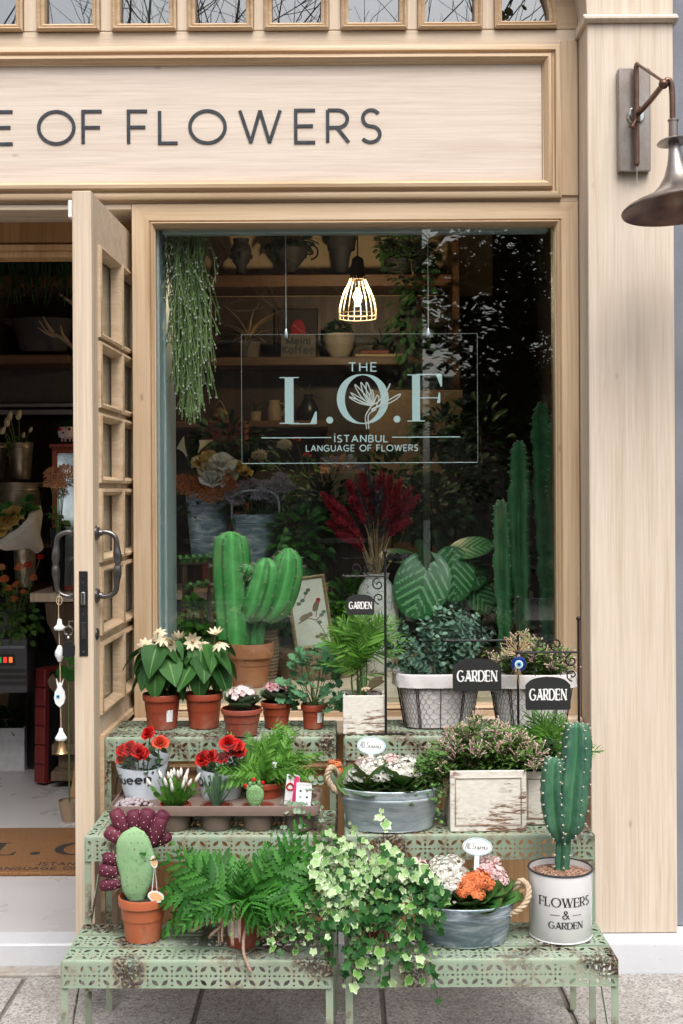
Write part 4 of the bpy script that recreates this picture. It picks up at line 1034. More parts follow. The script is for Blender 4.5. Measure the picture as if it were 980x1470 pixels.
# seed-pod saucer lying on the cube
loc2 = loc+Vector((.014, -.03, .1135)); t_ = thing('dried_pod', 'small wooden pod of beads on a curled dry leaf atop the cube', 'decoration', loc2)
dl = blade(.075, .05, 7, 2, None, .5, -.25); dl.build('dry_leaf', 'dry_leaf', t_, smooth=180, M=orient((-.018,0,.004), (1,-.25,.25), (0,-.3,1))); dl.build('dry_leaf', 'dry_leaf', t_, smooth=180, M=orient((.0,.012,.006), (.9,.6,.5), (0,-.3,1), .8))
q = MB()
for i in range(16):
    a = i*2.4; r_ = .0042*sqrt(i); q.sphere((r_*cos(a)-.006, r_*sin(a)-.004, .011+.006*(1-i/16)), .0036, 7, 5)
q.build('beads', 'book_tan', t_)['kind'] = 'stuff'
# lined wire baskets
def wire_basket(loc, label, rz=0.0):
    t_ = thing('wire_basket', label, 'basket', loc, 'cloth lined wire baskets', rz)
    H = .165; sx, sy = .128, .085
    def rad(z): return .78+.22*(z/H)
    pr = [(rad(z), z) for z in (.003, .04, .08, .12, .15)]
    def wob(th, z): return 1+.012*sin(th*7+z*40)+.008*sin(th*13)
    q = MB(); q.lathe([(pr[0][0]*.9, .001)]+pr+[(1.0, H-.002)], 48, sx=sx*.97, sy=sy*.97, rfun=wob, power=.62); lin = q.build('liner', 'liner_cloth', t_)
    q = MB(); prof = [(1.0, H), (1.035, H-.002), (1.05, H-.012), (1.04, H-.026), (1.045, H-.040)]
    q.lathe(prof, 64, sx=sx, sy=sy, rfun=lambda th, z: 1+.010*sin(th*11+z*90)+.012*(z < H-.03)*sin(th*19), power=.62, capb=False); q.lathe([(1.0, H), (.96, H-.01), (.94, H-.04)], 64, sx=sx, sy=sy, power=.62, capb=False); q.build('cuff', 'liner_cloth', lin)
    q = MB(); q.disc(.93, (0,0,H-.02), 32, sx, sy, .006); q.build('soil', 'soil', t_)
    def surf(th, z, k=1.012):
        ct, st_ = cos(th), sin(th); r = rad(z)*k
        return Vector((r*math.copysign(abs(ct)**.62, ct)*sx, r*math.copysign(abs(st_)**.62, st_)*sy, z))
    q = MB()
    for z, r_ in ((.003, .0016), (H-.004, .0014)): q.tube([surf(2*pi*i/48, z, 1.02) for i in range(49)], r_, 5, cap=False)
    for k in range(8): q.tube([surf(pi/8+k*pi/4, z, 1.022) for z in (.003, .05, .1, H-.006)], .0016, 5)
    for k in (-.5, 0, .5): q.tube([surf(-pi/2+k*.9, z, 1.022) for z in (.003, .05, .1, H-.006)], .0014, 5)
    q.build('frame', 'wire_brown', t_)
    q = MB(); nc, nr = 44, 8; dth = 2*pi/nc; dzz = (H-.045)/nr        # chicken wire
    for r_ in range(nr):
        for c in range(nc):
            o_ = .5*(r_ % 2); a = (c+o_)*dth; z0 = .006+r_*dzz
            q.tube([surf(a, z0), surf(a, z0+dzz*.45)], .00075, 3, cap=False); q.tube([surf(a, z0+dzz*.45), surf(a+dth/2, z0+dzz)], .00065, 3, cap=False); q.tube([surf(a, z0+dzz*.45), surf(a-dth/2, z0+dzz)], .00065, 3, cap=False)
    o = q.build('chicken_wire', 'wire_brown', t_, fixn=False); o['kind'] = 'stuff'
    return t_
b1 = on(626, 1042, ZT); b2 = on(760, 1044, ZT)
wire_basket(b1, 'wire basket lined with grey cloth holding the eucalyptus', .05); wire_basket(b2, 'wire basket lined with grey cloth behind the evil eye charm', -.04)
# eucalyptus
ro = [polar(lambda th: .8+.1*cos(th), 10, .2, .55, s, .04, (.55, 1.0)) for s in (1, 2)]
t_ = thing('eucalyptus', 'silver blue eucalyptus sprays growing from the left basket', 'plant', b1+Vector((0,0,.145)))
mb = MB(); stm = MB()
for i in range(62):
    a = R.uniform(0, 2*pi); tx = R.uniform(-.17, .185); ty = R.uniform(-.09, .08); tz = .06+.135*R.random()*(1-.3*abs(tx)/.16)+(.045 if tx > .0 and tx < .14 else 0)
    if i < 10: tz *= .35
    pts = spline([(tx*.35, ty*.4, -.01), (tx*.7, ty*.8, tz*.65), (tx, ty, tz)], 6); stm.tube(pts, [.0014-.0008*j/12 for j in range(13)], 4)
    for j in range(3, 13):
        p = pts[j]; dd = (pts[min(j+1,12)]-pts[j-1]).normalized(); ax = dd.orthogonal(); ax.rotate(Matrix.Rotation(j*1.57+i, 3, dd))
        for s in (-1, 1):
            d = ax*s+dd*.5; mb.put(ro[j % 2], orient(p, d, dd+Vector((0,-.4,0)), R.uniform(.0095,.0155)*(1-.03*j), R.uniform(-.6,.6)))
stm.build('stem', 'stem_green', t_); foliage(mb, 'leaf_euca', t_)
# pink-budded jasmine bushes
nl = blade(1.0, .30, 4, 1, None, .2, .15)
def jasmine(loc, label, w_, d_, h_, n, seed, budp=.75, leafm='leaf_jasmine'):
    rr = random.Random(seed); t_ = thing('jasmine', label, 'plant', loc, 'pink budded jasmine bushes'); mb, bd, st_ = MB(), MB(), MB()
    for i in range(n):
        tx = rr.uniform(-1,1)*w_; ty = rr.uniform(-1,1)*d_; hh = h_*(.35+.65*rr.random())*(1-.45*(abs(tx)/w_)**2); tx *= 1.15
        pts = spline([(tx*.5, ty*.5, 0), (tx*.75, ty*.8, hh*.6), (tx+rr.uniform(-.015,.015), ty-.01, hh)], 4); st_.tube(pts, .0009, 3, cap=False)
        for j in range(1, 9):
            for s in range(4):
                d = sph(rr.uniform(0, 6.3), rr.uniform(-.3,.9)); mb.put(nl, orient(pts[j]+Vector([rr.uniform(-.006,.006) for _ in range(3)]), d, (0,-.3,1), rr.uniform(.014,.028), rr.uniform(-.5,.5)))
        if rr.random() < budp:
            for s in range(rr.randint(7,12)):
                d = sph(rr.uniform(0,6.3), rr.uniform(.1,1.3)); p = pts[-1]+d*.004-Vector((0,0,rr.uniform(0,.03))); e = p+d*rr.uniform(.016,.028); bd.tube([p, p.lerp(e,.7), e-d*.002, e], [.0009,.0012,.0022,.0006], 4, cap=False)
    st_.build('stem', 'stem_brown', t_, fixn=False); foliage(mb, leafm, t_); foliage(bd, 'bud_pink', t_, 'buds'); return t_
jasmine(b2+Vector((.0,0,.145)), 'pink budded jasmine in the right lined basket', .105, .06, .13, 62, 3)
# garden name stakes
def scroll(cx, cz, r0, turns, a0, sgn_, n=26):
    return [Vector((cx+(r0*(1-.85*i/n))*cos(a0+sgn_*turns*2*pi*i/n), 0, cz+(r0*(1-.85*i/n))*sin(a0+sgn_*turns*2*pi*i/n))) for i in range(n+1)]
def garden_stake(px_pole, y_top, y_arm, px_arm, plate, Y, zbase, label, foot=(-.055,.055)):
    base = P(px_pole, 900, Y); base.z = zbase
    t_ = thing('garden_stake', label, 'garden sign', base, 'black wrought iron garden stakes')
    def L(px, py): return P(px, py, Y)-base
    top = L(px_pole, y_top); arm = L(px_arm, y_arm); ja = L(px_pole, y_arm); r_ = .0036
    q = MB(); q.tube([(0,0,.004), (0,0,top.z)], r_, 8); q.sphere((0,0,top.z), .0068, 10, 7); q.build('pole', 'black_iron', t_)
    q = MB(); q.tube([(foot[0],0,.0025),(foot[1],0,.0025)], .0025, 6); q.tube([(0,-.0,.0025),(0,.05,.0025)], .0025, 6); q.build('foot', 'black_iron', t_)
    q = MB(); q.tube([(0,0,ja.z), (arm.x, 0, ja.z)], .0032, 8); q.sphere((arm.x,0,ja.z), .0062, 10, 7); ar = q.build('arm', 'black_iron', t_)
    sx = 1 if arm.x > 0 else -1; ln = abs(arm.x)
    rs = .019
    for pth in (scroll(sx*ln*.36, ja.z+.0215, rs, 1.35, -pi/2, sx), scroll(sx*ln*.36+sx*.042, ja.z+.0215, rs*.95, 1.3, -pi/2, -sx), scroll(sx*.020, ja.z-.024, rs, 1.3, pi/2, -sx), scroll(sx*.018, ja.z-.064, rs*.9, 1.2, -pi/2, sx)):
        q = MB(); q.tube(pth, .0020, 6); q.build('scroll', 'black_iron', ar)
    x0, z1 = plate[0], plate[1]; a = L(plate[0], plate[1]); b = L(plate[2], plate[3]); cx = (a.x+b.x)/2; hw = (b.x-a.x)/2; hh = (a.z-b.z)
    out = [(-hw+.004, 0), (hw-.004, 0), (hw, .004), (hw, hh*.74), (hw-.004, hh*.80)] + [(hw*.86*cos(radians(t2))*1.0, hh*.82+hh*.18*sin(radians(t2))) for t2 in range(15, 166, 15)] + [(-hw+.004, hh*.80), (-hw, hh*.74), (-hw, .004)]
    yy = -.0075
    q = MB(); q.extrude_xz([(cx+x, b.z+z) for x, z in out], yy-.0012, yy); pl = q.build('plate', 'sign_plate', t_, smooth=0)
    mb, wd = text('GARDEN', hh*.33, hh*.082, .0005, 'serif', .26, hh*.03); k = hw*2*.80/wd
    for v in mb.v: v.x *= k
    mb.build('lettering', 'sign_letter', pl, smooth=0, M=T(cx, yy-.0014, b.z+hh*.30))
    q = MB()
    for s in (-.55, .55):
        zc_ = ja.z
        for i in range(3): q.tube([(cx+s*hw+.0018*cos(t2*pi/4)*(1 if i % 2 else .3), -.003*(1-i/3)+yy*i/3+.0018*sin(t2*pi/4)*(.3 if i % 2 else 1), ja.z-.003-(ja.z-.003-b.z-hh*.93)*(i+.5)/3+.004*sin(t2*pi/4)) for t2 in range(9)], .0006, 4, cap=False)
    q.build('chain', 'black_iron', pl)
    return t_
garden_stake(553, 792, 827, 493, (497, 853, 537, 882), 3.535, ZT+.001, 'tallest black iron stake with GARDEN plate above the palm')
s2 = garden_stake(743, 858, 919, 637, (649, 945, 719, 991), 3.535, ZT+.001, 'black iron stake with GARDEN plate hanging between the two baskets')
garden_stake(830, 888, 936, 742, (753, 971, 818, 1018), 3.40, ZM+.001, 'black iron stake at the pillar side, GARDEN plate lowest', (-.06,.004))
# evil eye charm with raffia bow
Yc = 3.52; c0 = P(744, 953, Yc)
t_ = thing('evil_eye_charm', 'blue glass evil eye charm tied on the stake with raffia', 'charm', c0)
q = MB(); q.lathe([(0, 0), (.019, 0), (.0215, .002), (.0225, .004), (.0215, .006), (.018, .0075), (0, .0085)], 26); q.build('bead', 'evil_blue', t_, M=Matrix.Rotation(pi/2, 4, 'X'))
for r_, z_, m_ in ((.0125, .0098, 'ceramic_white'), (.0085, .0106, 'evil_light'), (.0042, .0114, 'evil_blue')):
    q = MB(); q.lathe([(0, .004), (r_, .004), (r_*.95, z_-.0006), (0, z_)], 20); q.build('eye_ring', m_, t_, M=Matrix.Rotation(pi/2, 4, 'X'))
q = MB(); q.tube([(i_ and .003*cos(i_) or .003, -.003, .024+.003*sin(i_)) for i_ in [j*pi/4 for j in range(9)]], .0012, 5); q.build('ring', 'ceramic_white', t_)
q = MB()
for i in range(34):
    a = R.uniform(0, pi); l_ = R.uniform(.025, .075); e = Vector((cos(a)*l_*.9, R.uniform(-.015,.005), .035+sin(a)*l_*.85)); m_ = Vector((cos(a+R.uniform(-.6,.6))*l_*.6, -.012, .034+l_*.5*sin(a+.3))); q.tube(spline([(0,-.004,.030), m_, e, e*.7+Vector((.01,0,.012))], 4), .0007, 3, cap=False)
for i in range(8): q.tube(spline([(0,-.004,.03), (R.uniform(-.012,.012),-.008,.0), (R.uniform(-.03,.02),-.006,R.uniform(-.09,-.02))],4), .0006, 3, cap=False)
o = q.build('raffia_bow', 'raffia', t_, fixn=False); o['kind'] = 'stuff'
# small palm at the right end of the top shelf, behind the cactus
loc = Vector((P(790, 1100, 3.44).x, 3.44, ZM+.0012)); t_ = thing('bamboo_palm', 'small bright green palm behind the tall blue cactus', 'potted plant', loc)
pot(t_, .05, .038, .12, 'pot_plastic')
for i in range(18):
    az = i*2.4; el = radians(R.uniform(20,70)); d = sph(az, el); d.y *= .6
    inst(pf[i % 4], t_, orient((0,0,.115+R.uniform(0,.06)), d, (d.x*.4, d.y*.4-.4, 1), R.uniform(.10,.15), R.uniform(-.6,.6)), 'frond')
# ------------------------------------------------------------------ middle shelf: grey tray of small pots
loc = Vector((P(309, 1165, 3.28).x, 3.365, ZM+.0012))
tray = thing('pot_carrier_tray', 'taupe plastic carrier tray holding ten small pots', 'tray', loc, None, radians(-.8))
TW, TD, TH = .565, .205, .062
cxs = [-.226, -.113, 0, .113, .226]; cys = [-.050, .050]; cr = .045
holes = [[(cx+cr*cos(2*pi*k/24), cy+cr*sin(2*pi*k/24)) for k in range(24)] for cx in cxs for cy in cys]
def rrect(w_, d_, r_, n=5):
    out = []
    for (sx, sy, a0) in ((1,1,0), (-1,1,90), (-1,-1,180), (1,-1,270)):
        for i in range(n+1): a = radians(a0+90*i/n); out.append((sx*(w_/2-r_)+r_*cos(a), sy*(d_/2-r_)+r_*sin(a)))
    return out
ou = rrect(TW-.008, TD-.008, .022)
v = [Vector(p) for p in ou]; e = [(i, (i+1) % len(ou)) for i in range(len(ou))]
for h in holes: n0 = len(v); v += [Vector(p) for p in h]; e += [(n0+i, n0+(i+1) % 24) for i in range(24)]
rv, re_, rf, *_ = delaunay_2d_cdt(v, e, [], 0, 1e-6)
q = MB(); q.add([(p[0], p[1], TH) for p in rv], [tuple(f) for f in rf if in_poly([sum(rv[i][k] for i in f)/3 for k in (0,1)], ou) and not any(in_poly([sum(rv[i][k] for i in f)/3 for k in (0,1)], h) for h in holes)])
ring = [(rrect(TW-.008, TD-.008, .022), TH), (rrect(TW-.004, TD-.004, .024), TH+.010), (rrect(TW, TD, .026), TH+.011), (rrect(TW+.003, TD+.003, .027), TH+.008), (rrect(TW-.002, TD-.002, .025), TH-.016), (rrect(TW-.006, TD-.006, .024), TH-.017)]
vs = [(x, y, z) for rg, z in ring for x, y in rg]; n_ = len(ou)
q.add(vs, [(i*n_+k, i*n_+(k+1) % n_, (i+1)*n_+(k+1) % n_, (i+1)*n_+k) for i in range(len(ring)-1) for k in range(n_)])
q.build('deck', 'tray_taupe', tray)
for cx in cxs:
    for cy in cys:
        q = MB(); q.lathe([(0, .001), (.036, 0), (.039, .004), (.044, TH-.003), (.0448, TH-.0005)], 24, c=(cx, cy, 0), capb=False); q.build('cup', 'tray_taupe', tray)
def tr(cx, row, dz_=0.0): 
    p = Matrix.Rotation(radians(-.8), 3, 'Z') @ Vector((cxs[cx], cys[row], 0)); return loc+p+Vector((0,0,dz_))
# front row
q0 = .012
t_ = thing('woolly_succulent', 'grey mauve woolly succulent in the leftmost front cup', 'succulent', tr(0,0,q0)); pot(t_, .041, .034, .05, 'pot_plastic_rose', .008)
mb = MB()
for i in range(60):
    a = R.uniform(0, 2*pi); r_ = .044*sqrt(R.random()); p = Vector((cos(a)*r_*1.15, sin(a)*r_, .05+.016*(1-(r_/.046)**2))); d = Vector((cos(a), sin(a), R.uniform(0,.7))); mb.sphere(p, .0075, 6, 4, (1.3,.8,.7), orient((0,0,0), d).to_3x3().to_4x4())
mb.build('rosette', 'succulent_grey', t_, fixn=False, smooth=180)['kind'] = 'stuff'
# Christmas cactus
t_ = thing('christmas_cactus', 'christmas cactus with white buds in a red pot in the tray', 'succulent', tr(1,0,q0)); pot(t_, .043, .034, .055, 'pot_plastic', .010)
seg = blade(1.0, .62, 4, 1, lambda t: .55+.45*sin(pi*t)*(.9+.1*t), .15, .0); mb = MB(); bd = MB()
for i in range(46):
    az = i*2.4; el = radians(R.uniform(28,88)); p = Vector((cos(az)*.012, sin(az)*.012, .05)); d = sph(az, el)
    for k in range(R.randint(3,4)):
        L_ = R.uniform(.017,.022); mb.put(seg, orient(p, d, Vector((cos(az), sin(az)-.6, .5)), L_, R.uniform(-.8,.8))); p = p+d*L_*.95; d = (d+Vector((R.uniform(-.18,.18), R.uniform(-.18,.18), .10))).normalized()
    if i % 3 == 0: e = p+d*R.uniform(.022,.032); bd.tube([p, p.lerp(e,.35), p.lerp(e,.7), e], [.0022,.0050,.0042,.0008], 7)
foliage(mb, 'leaf_epi', t_, 'stems', True, 60); foliage(bd, 'petal_white', t_, 'buds')
# aloe
t_ = thing('aloe', 'spiky grey green aloe in the middle front cup', 'succulent', tr(2,0,q0)); pot(t_, .041, .033, .05, 'pot_plastic_rose', .008)
alo = blade(1.0, .16, 7, 1, lambda t: (1-t)**.6*(.85+.15*t), .9, -.10).mesh('leaf', 'leaf_aloe', 60)
for i in range(22):
    az = i*2.4; el = radians(88-34*(i/22)+R.uniform(-6,6)); d = sph(az, el); inst(alo, t_, orient((cos(az)*.008, sin(az)*.008, .046), d, (-d.x*.3, -d.y*.3, 1) if el < 1.2 else (-cos(az), -sin(az), .2), R.uniform(.065,.105)))
# pads
def padw(u): return max(.34 if u < .3 else .03, sqrt(max(0, 1-((u-.60)/(.64 if u < .60 else .40))**2)))
def pad(L_, W_, Th, n=18, m=14):
    """opuntia pad: flattened egg, base at origin, up +Z, flat face to -Y"""
    mb = MB(); vs = []; aa = []
    for i in range(m+1):
        t2 = i/m; w_ = (W_/2*padw(t2) if i < m else .002)*(1+.10*noise.noise(Vector((t2*5.3, W_*90, 3.1))))
        for k in range(n):
            a = 2*pi*k/n; vs.append((w_*cos(a)+.07*W_*noise.noise(Vector((t2*4, L_*30, 1))), Th/2*sin(a)*min(1, w_/(W_/2)*1.2)*(1+.2*noise.noise(Vector((cos(a)*2, t2*6, 7)))), L_*t2)); aa.append(.2+.6*noise.noise(Vector((w_*cos(a)*40, sin(a), L_*t2*40))))
    fs = [(i*n+k, i*n+(k+1) % n, (i+1)*n+(k+1) % n, (i+1)*n+k) for i in range(m) for k in range(n)]; fs.append(tuple(range(m*n, m*n+n)))
    mb.add(vs, fs, aa); return mb
def pad_spines(L_, W_, Th, rows_, seed=0, ln=.006, m=.0011):
    mb = MB(); rr = random.Random(seed)
    for i in range(rows_):
        for j in range(rows_-2):
            u = (i+.8)/(rows_+.4); s = ((j+.5+.5*(i % 2))/(rows_-2))*2-1
            w_ = W_/2*padw(u)
            if abs(s) > .96: continue
            x = s*w_; y = -Th/2*sqrt(max(0,1-s*s))*min(1, w_/(W_/2)*1.2)
            if rr.random() < .2: continue
            x += rr.uniform(-.05,.05)*W_; u += rr.uniform(-.03,.03); mb.sphere((x, y-.0004, L_*u), m*rr.uniform(.5,1.1), 6, 4)
            for k in range(1): mb.tube([(x,y,L_*u), (x+rr.uniform(-.4,.4)*ln, y-ln*.8, L_*u+rr.uniform(-.4,.6)*ln)], [.0004,.0001], 3, cap=False)
    return mb
t_ = thing('prickly_pear', 'small pale prickly pear pad with red tipped buds in the tray', 'succulent', tr(3,0,q0)); pot(t_, .042, .034, .05, 'pot_plastic_rose', .008)
pad(.062, .048, .016).build('pad', 'opuntia_small', t_, smooth=180, M=T(-.008,-.006,.046)); pad_spines(.062,.048,.016,7,1,.004,.0009).build('areoles', 'label_white', t_, fixn=False, M=T(-.008,-.006,.046))['kind'] = 'stuff'
for (x, z, s, m_) in ((-.020,.100,1.,'opuntia_small'), (-.028,.092,.9,'opuntia_small'), (-.010,.106,1.0,'opuntia_small'), (.004,.104,.9,'opuntia_small'), (.012,.098,.9,'opuntia_small')):
    pad(.016*s,.012*s,.011*s,8,5).build('bud', m_, t_, smooth=180, M=T(x,-.006,z))
for (x, z) in ((-.033,.104), (-.010,.120), (.014,.112)): q = MB(); q.sphere((x,-.007,z), .0062, 9, 6); q.build('bud_tip', 'petal_red', t_, smooth=180)
# string of hearts with plant labels
t_ = thing('string_of_hearts', 'trailing string of hearts with white plant label in the tray corner', 'potted plant', tr(4,0,q0)); pot(t_, .042, .034, .05, 'black_plastic', .008)
hrt = polar(lambda th: .8+.15*cos(th)-.25*(abs(((th+pi) % (2*pi))-pi) > 2.8), 14, .15, .5, 1, .03); hm = hrt.mesh('leaf', 'leaf_hearts', 180); q = MB()
for i in range(6):
    az = radians(-165+i*30)+R.uniform(-.2,.2); ex = Vector((cos(az)*.06, sin(az)*.058, .055)); dr = R.uniform(.0,.05); pts = spline([(0,0,.045), ex*.6+Vector((0,0,.03)), ex, ex+Vector((cos(az)*.012, sin(az)*.012, -dr-.004))], 4); q.tube(pts, .0007, 4, cap=False)
    for j in range(3, len(pts), 3):
        for s in (-1, 1): inst(hm, t_, orient(pts[j], Vector((s*sin(az), -s*cos(az), -.1)), (cos(az)*.5, -.8, .7), R.uniform(.006,.0085)))
for k, (x, dx) in enumerate(((.02,.02), (.03,.035))):
    pts = spline([(x,.0,.045),(x+.01,-.01,.10),(x+dx,-.012,.125)],4); q.tube(pts, .0007, 4, cap=False)
    for j in (4,6,8): inst(hm, t_, orient(pts[j], (1 if j % 4 else -1, -.2, 0), (0,-.7,.7), .011))
q.build('stem', 'stem_brown', t_, fixn=False)
q = MB(); q.box((-.021,-.0006,0), (.021,.0006,.072), .0004); lb = q.build('plant_label', 'label_white', t_, M=T(.010,-.022,.042) @ Matrix.Rotation(radians(-8),4,'X') @ Matrix.Rotation(radians(3),4,'Y'))
for i in range(2):
    for j in range(3): q = MB(); q.lathe([(0,0),(.003,0),(.003,.0004),(0,.0004)], 10); q.build('print_mark', 'print_grey' if (i+j) % 2 else 'print_black', lb, M=T(-.009+i*.018, -.0007, .018+j*.016) @ Matrix.Rotation(pi/2,4,'X'))
q = MB(); q.box((-.016,-.0008,.0652), (.016,-.0006,.0668)); q.build('print_line', 'print_grey', lb, smooth=0)
q = MB(); q.box((-.018,-.0006,0), (.018,.0006,.085), .0004); q.build('plant_label', 'label_white', t_, M=T(-.025,.012,.045) @ Matrix.Rotation(radians(6),4,'Y')); q = MB(); q.box((.003,-.0012,.004), (.0165,-.0007,.081)); q.build('label_stripe', 'label_pink', t_, smooth=0, M=T(-.025,.012,.045) @ Matrix.Rotation(radians(6),4,'Y'))
q = MB(); q.tube(arc2 := [(-.006+.009*cos(a_)*(1-.25*sin(a_)), -.0012, .052+.009*sin(a_)) for a_ in [k*pi/6 for k in range(12)]], .0024, 5); q.build('label_flower', 'petal_red', t_, M=T(-.025,.012,.045) @ Matrix.Rotation(radians(6),4,'Y'))
# back row: rose sleeves and a fern
rosep = MB()
for lay, (n_p, r_, h_, op) in enumerate(((3,.003,.021,.0), (4,.006,.0225,.1), (5,.009,.022,.25), (5,.012,.020,.7), (6,.015,.016,1.6))):
    for k in range(n_p):
        a = 2*pi*k/n_p+lay*.6+R.uniform(-.25,.25); pv_ = []; jr = R.uniform(.85,1.18); jh = R.uniform(.85,1.12); jo = R.uniform(-.5,1.0)
        for i in range(4):
            for j in range(5):
                u = i/3; s = (j/4-.5)*2; aa = a+s*(pi/n_p)*1.35; rr_ = r_*(.25+.75*u**.6)+op*.006*u*u; z = h_*jh*u*(1-.16*s*s)-.004*(op+jo*.4)*u*u*u; rr_ = rr_*jr*(1+.06*sin(s*4+k))+.0012*jo*u*u
                pv_.append((cos(aa)*rr_, sin(aa)*rr_, z))
        rosep.add(pv_, [(i*5+j, i*5+j+1, (i+1)*5+j+1, (i+1)*5+j) for i in range(3) for j in range(4)])
roseR = rosep.mesh('rose', 'petal_red', 180); roseC = rosep.mesh('rose', 'petal_coral', 180)
rleaf = blade(1.0, .62, 5, 2, None, .3, .2)
def rose_bouquet(loc, label, roses, txt_az, lean):
    t_ = thing('sleeved_roses', label, 'roses', loc, 'red mini roses in printed sleeves')
    pot(t_, .036, .030, .05, 'pot_plastic', .01)
    rz = Matrix.Rotation(lean, 4, 'Y')
    N = 40
    def rad(z): return .043+.050*(z/.2)
    def surf(a, z, k=0.0): r_ = rad(z)+k; return Vector((r_*cos(a), r_*.72*sin(a), z))
    def ptop(a): return .125+.014*sin(a*1.0+.4)+.006*sin(2*a)
    q = MB(); rows_ = 6
    vs = [surf(2*pi*k/N, .004+(ptop(2*pi*k/N)-.004)*i/rows_, .001*sin(2*pi*k/N*5)) for i in range(rows_+1) for k in range(N)]
    fs_ = [(i*N+k, i*N+(k+1) % N, (i+1)*N+(k+1) % N, (i+1)*N+k) for i in range(rows_) for k in range(N)]
    q.add(vs, fs_); sl = q.build('paper_sleeve', 'paper_white', t_, smooth=180, M=rz)
    q = MB(); vs = [surf(2*pi*k/N, ptop(2*pi*k/N)-.002+(.205+.012*sin(2*pi*k/N*1.0+1)-ptop(2*pi*k/N))*i/3, .0006+.0012*sin(2*pi*k/N*7+i)) for i in range(4) for k in range(N)]
    q.add(vs, [(i*N+k, i*N+(k+1) % N, (i+1)*N+(k+1) % N, (i+1)*N+k) for i in range(3) for k in range(N)]); q.build('clear_film', 'cellophane', t_, smooth=180, M=rz)
    mb, wd = text('Queen', .022, .0044, .0004, 'sans', .26)
    for v in mb.v: a = -pi/2+txt_az+v.x/.045; z = .074+v.z+.06*v.x; p = surf(a, z, .0012-v.y*.5); v.x, v.y, v.z = p
    mb.build('lettering', 'print_black', sl, smooth=0, fixn=False)
    q = MB()
    for (a, z) in ((.55,.104), (.40,.070), (.95,.088)): 
        c = surf(-pi/2+a, z, .0012); nn = Vector((cos(-pi/2+a), sin(-pi/2+a), 0)); q = MB(); q.lathe([(0,0),(.0038,0),(.0036,.0005),(0,.0006)], 12); q.build('dot', 'print_black', sl, M=orient(c, nn.orthogonal(), nn))
    for r_ in (.006,.0095,.013):
        q = MB(); q.tube([surf(-pi/2-.45+txt_az*.3+r_*cos(k*pi/8)/.045, .030+r_*sin(k*pi/8), .0012) for k in range(17)], .0003, 4, cap=False); q.build('swirl', 'print_grey', sl, fixn=False)
    mb = MB()
    for i in range(90):
        a = R.uniform(0,2*pi); r_ = .054*sqrt(R.random()); z = R.uniform(.09,.165); d = Vector((cos(a), sin(a), R.uniform(-.5,.6))); mb.put(rleaf, orient((cos(a)*r_, sin(a)*r_*.7, z), d, (0,-.4,1), R.uniform(.016,.030), R.uniform(-.8,.8)))
    foliage(mb, 'leaf_rose', t_).matrix_local = rz
    q = MB()
    for (x, y, z, s, c) in roses: q.tube(spline([(0,0,.05),(x*.7,y*.7,z*.6),(x,y,z)],3), .0018, 5)
    q.build('stem', 'stem_green', t_)
    for (x, y, z, s, c) in roses: inst(roseC if c else roseR, t_, orient((x,y,z), (1,R.uniform(-.5,.5),0), (x*4+R.uniform(-.5,.5),-.9,.75+R.uniform(-.4,.5)), (s*R.uniform(.7,.85), s*R.uniform(.7,.85), s*.8)), 'rose')
rose_bouquet(tr(0,1,.0)+Vector((.012,-.012,.035)), 'red mini roses in a printed paper sleeve, nearest the door', [(-.05,-.028,.160,1.15,0), (-.030,-.034,.168,1.2,0), (-.010,-.036,.160,1.2,0), (.006,-.030,.150,1.05,0), (.020,-.012,.205,1.15,0), (.050,-.026,.180,1.3,1), (-.058,-.02,.135,.8,1)], -.55, radians(-2))
rose_bouquet(tr(2,1,.0)+Vector((.000,-.012,.025)), 'red mini roses in a printed paper sleeve, beside the frilly fern', [(-.040,-.03,.150,1.2,0), (-.02,-.034,.155,1.15,0), (.006,-.03,.150,.9,0), (.026,-.028,.188,1.4,0), (.048,-.02,.182,1.1,0), (.030,-.02,.165,1.0,0), (.058,-.012,.165,.9,0)], -.30, radians(3))
# ferns
def frond_mesh(npair, taper, seed, sub, mat, droop=.5, pin=.36):
    """fern frond along +Y, length 1"""
    rr = random.Random(seed); mb = MB(); N = 10
    pts = [Vector((.04*sin(i*.7+seed), i/N, .18*sin(pi*i/N)-droop*(i/N)**2.2)) for i in range(N+1)]
    mb.tube(pts, [.009*(1-.75*i/N) for i in range(N+1)], 4, cap=False)
    lf = blade(1.0, .56, 3, 1, None, .25, .1)
    for i in range(npair):
        u = .14+.86*(i/(npair-1)); k = u*N; a = pts[min(N-1,int(k))]; b = pts[min(N,int(k)+1)]; p = a.lerp(b, min(1,k-int(k))); ax = (b-a).normalized() if (b-a).length > 0 else Vector((0,1,0))
        ln = pin*taper(u)*rr.uniform(.88,1.1)
        for s in (-1, 1):
            d = (Vector((s, 0, rr.uniform(-.25,.15)))+ax*(.35+.5*u)).normalized()
            if sub <= 1: mb.put(lf, orient(p, d, (0,0,1), ln, rr.uniform(-.5,.5)))
            else:
                n2 = max(3, int(sub*(.5+.5*taper(u))))
                for j in range(n2):
                    v_ = .08+.92*j/(n2-1) if n2 > 1 else 1; pp = p+d*ln*v_+Vector((0,0,-.12*ln*v_*v_)); l2 = ln*.40*(1-.68*v_)+.020
                    for s2 in (-1, 1):
                        d2 = (d*.75+s2*ax*(1 if s > 0 else 1)*.8+Vector((0,0,rr.uniform(-.25,.25)))).normalized(); mb.put(lf, orient(pp, d2, (0,0,1), l2*rr.uniform(.9,1.2), rr.uniform(-.3,.3)))
    return mb.mesh('frond', mat, 180)
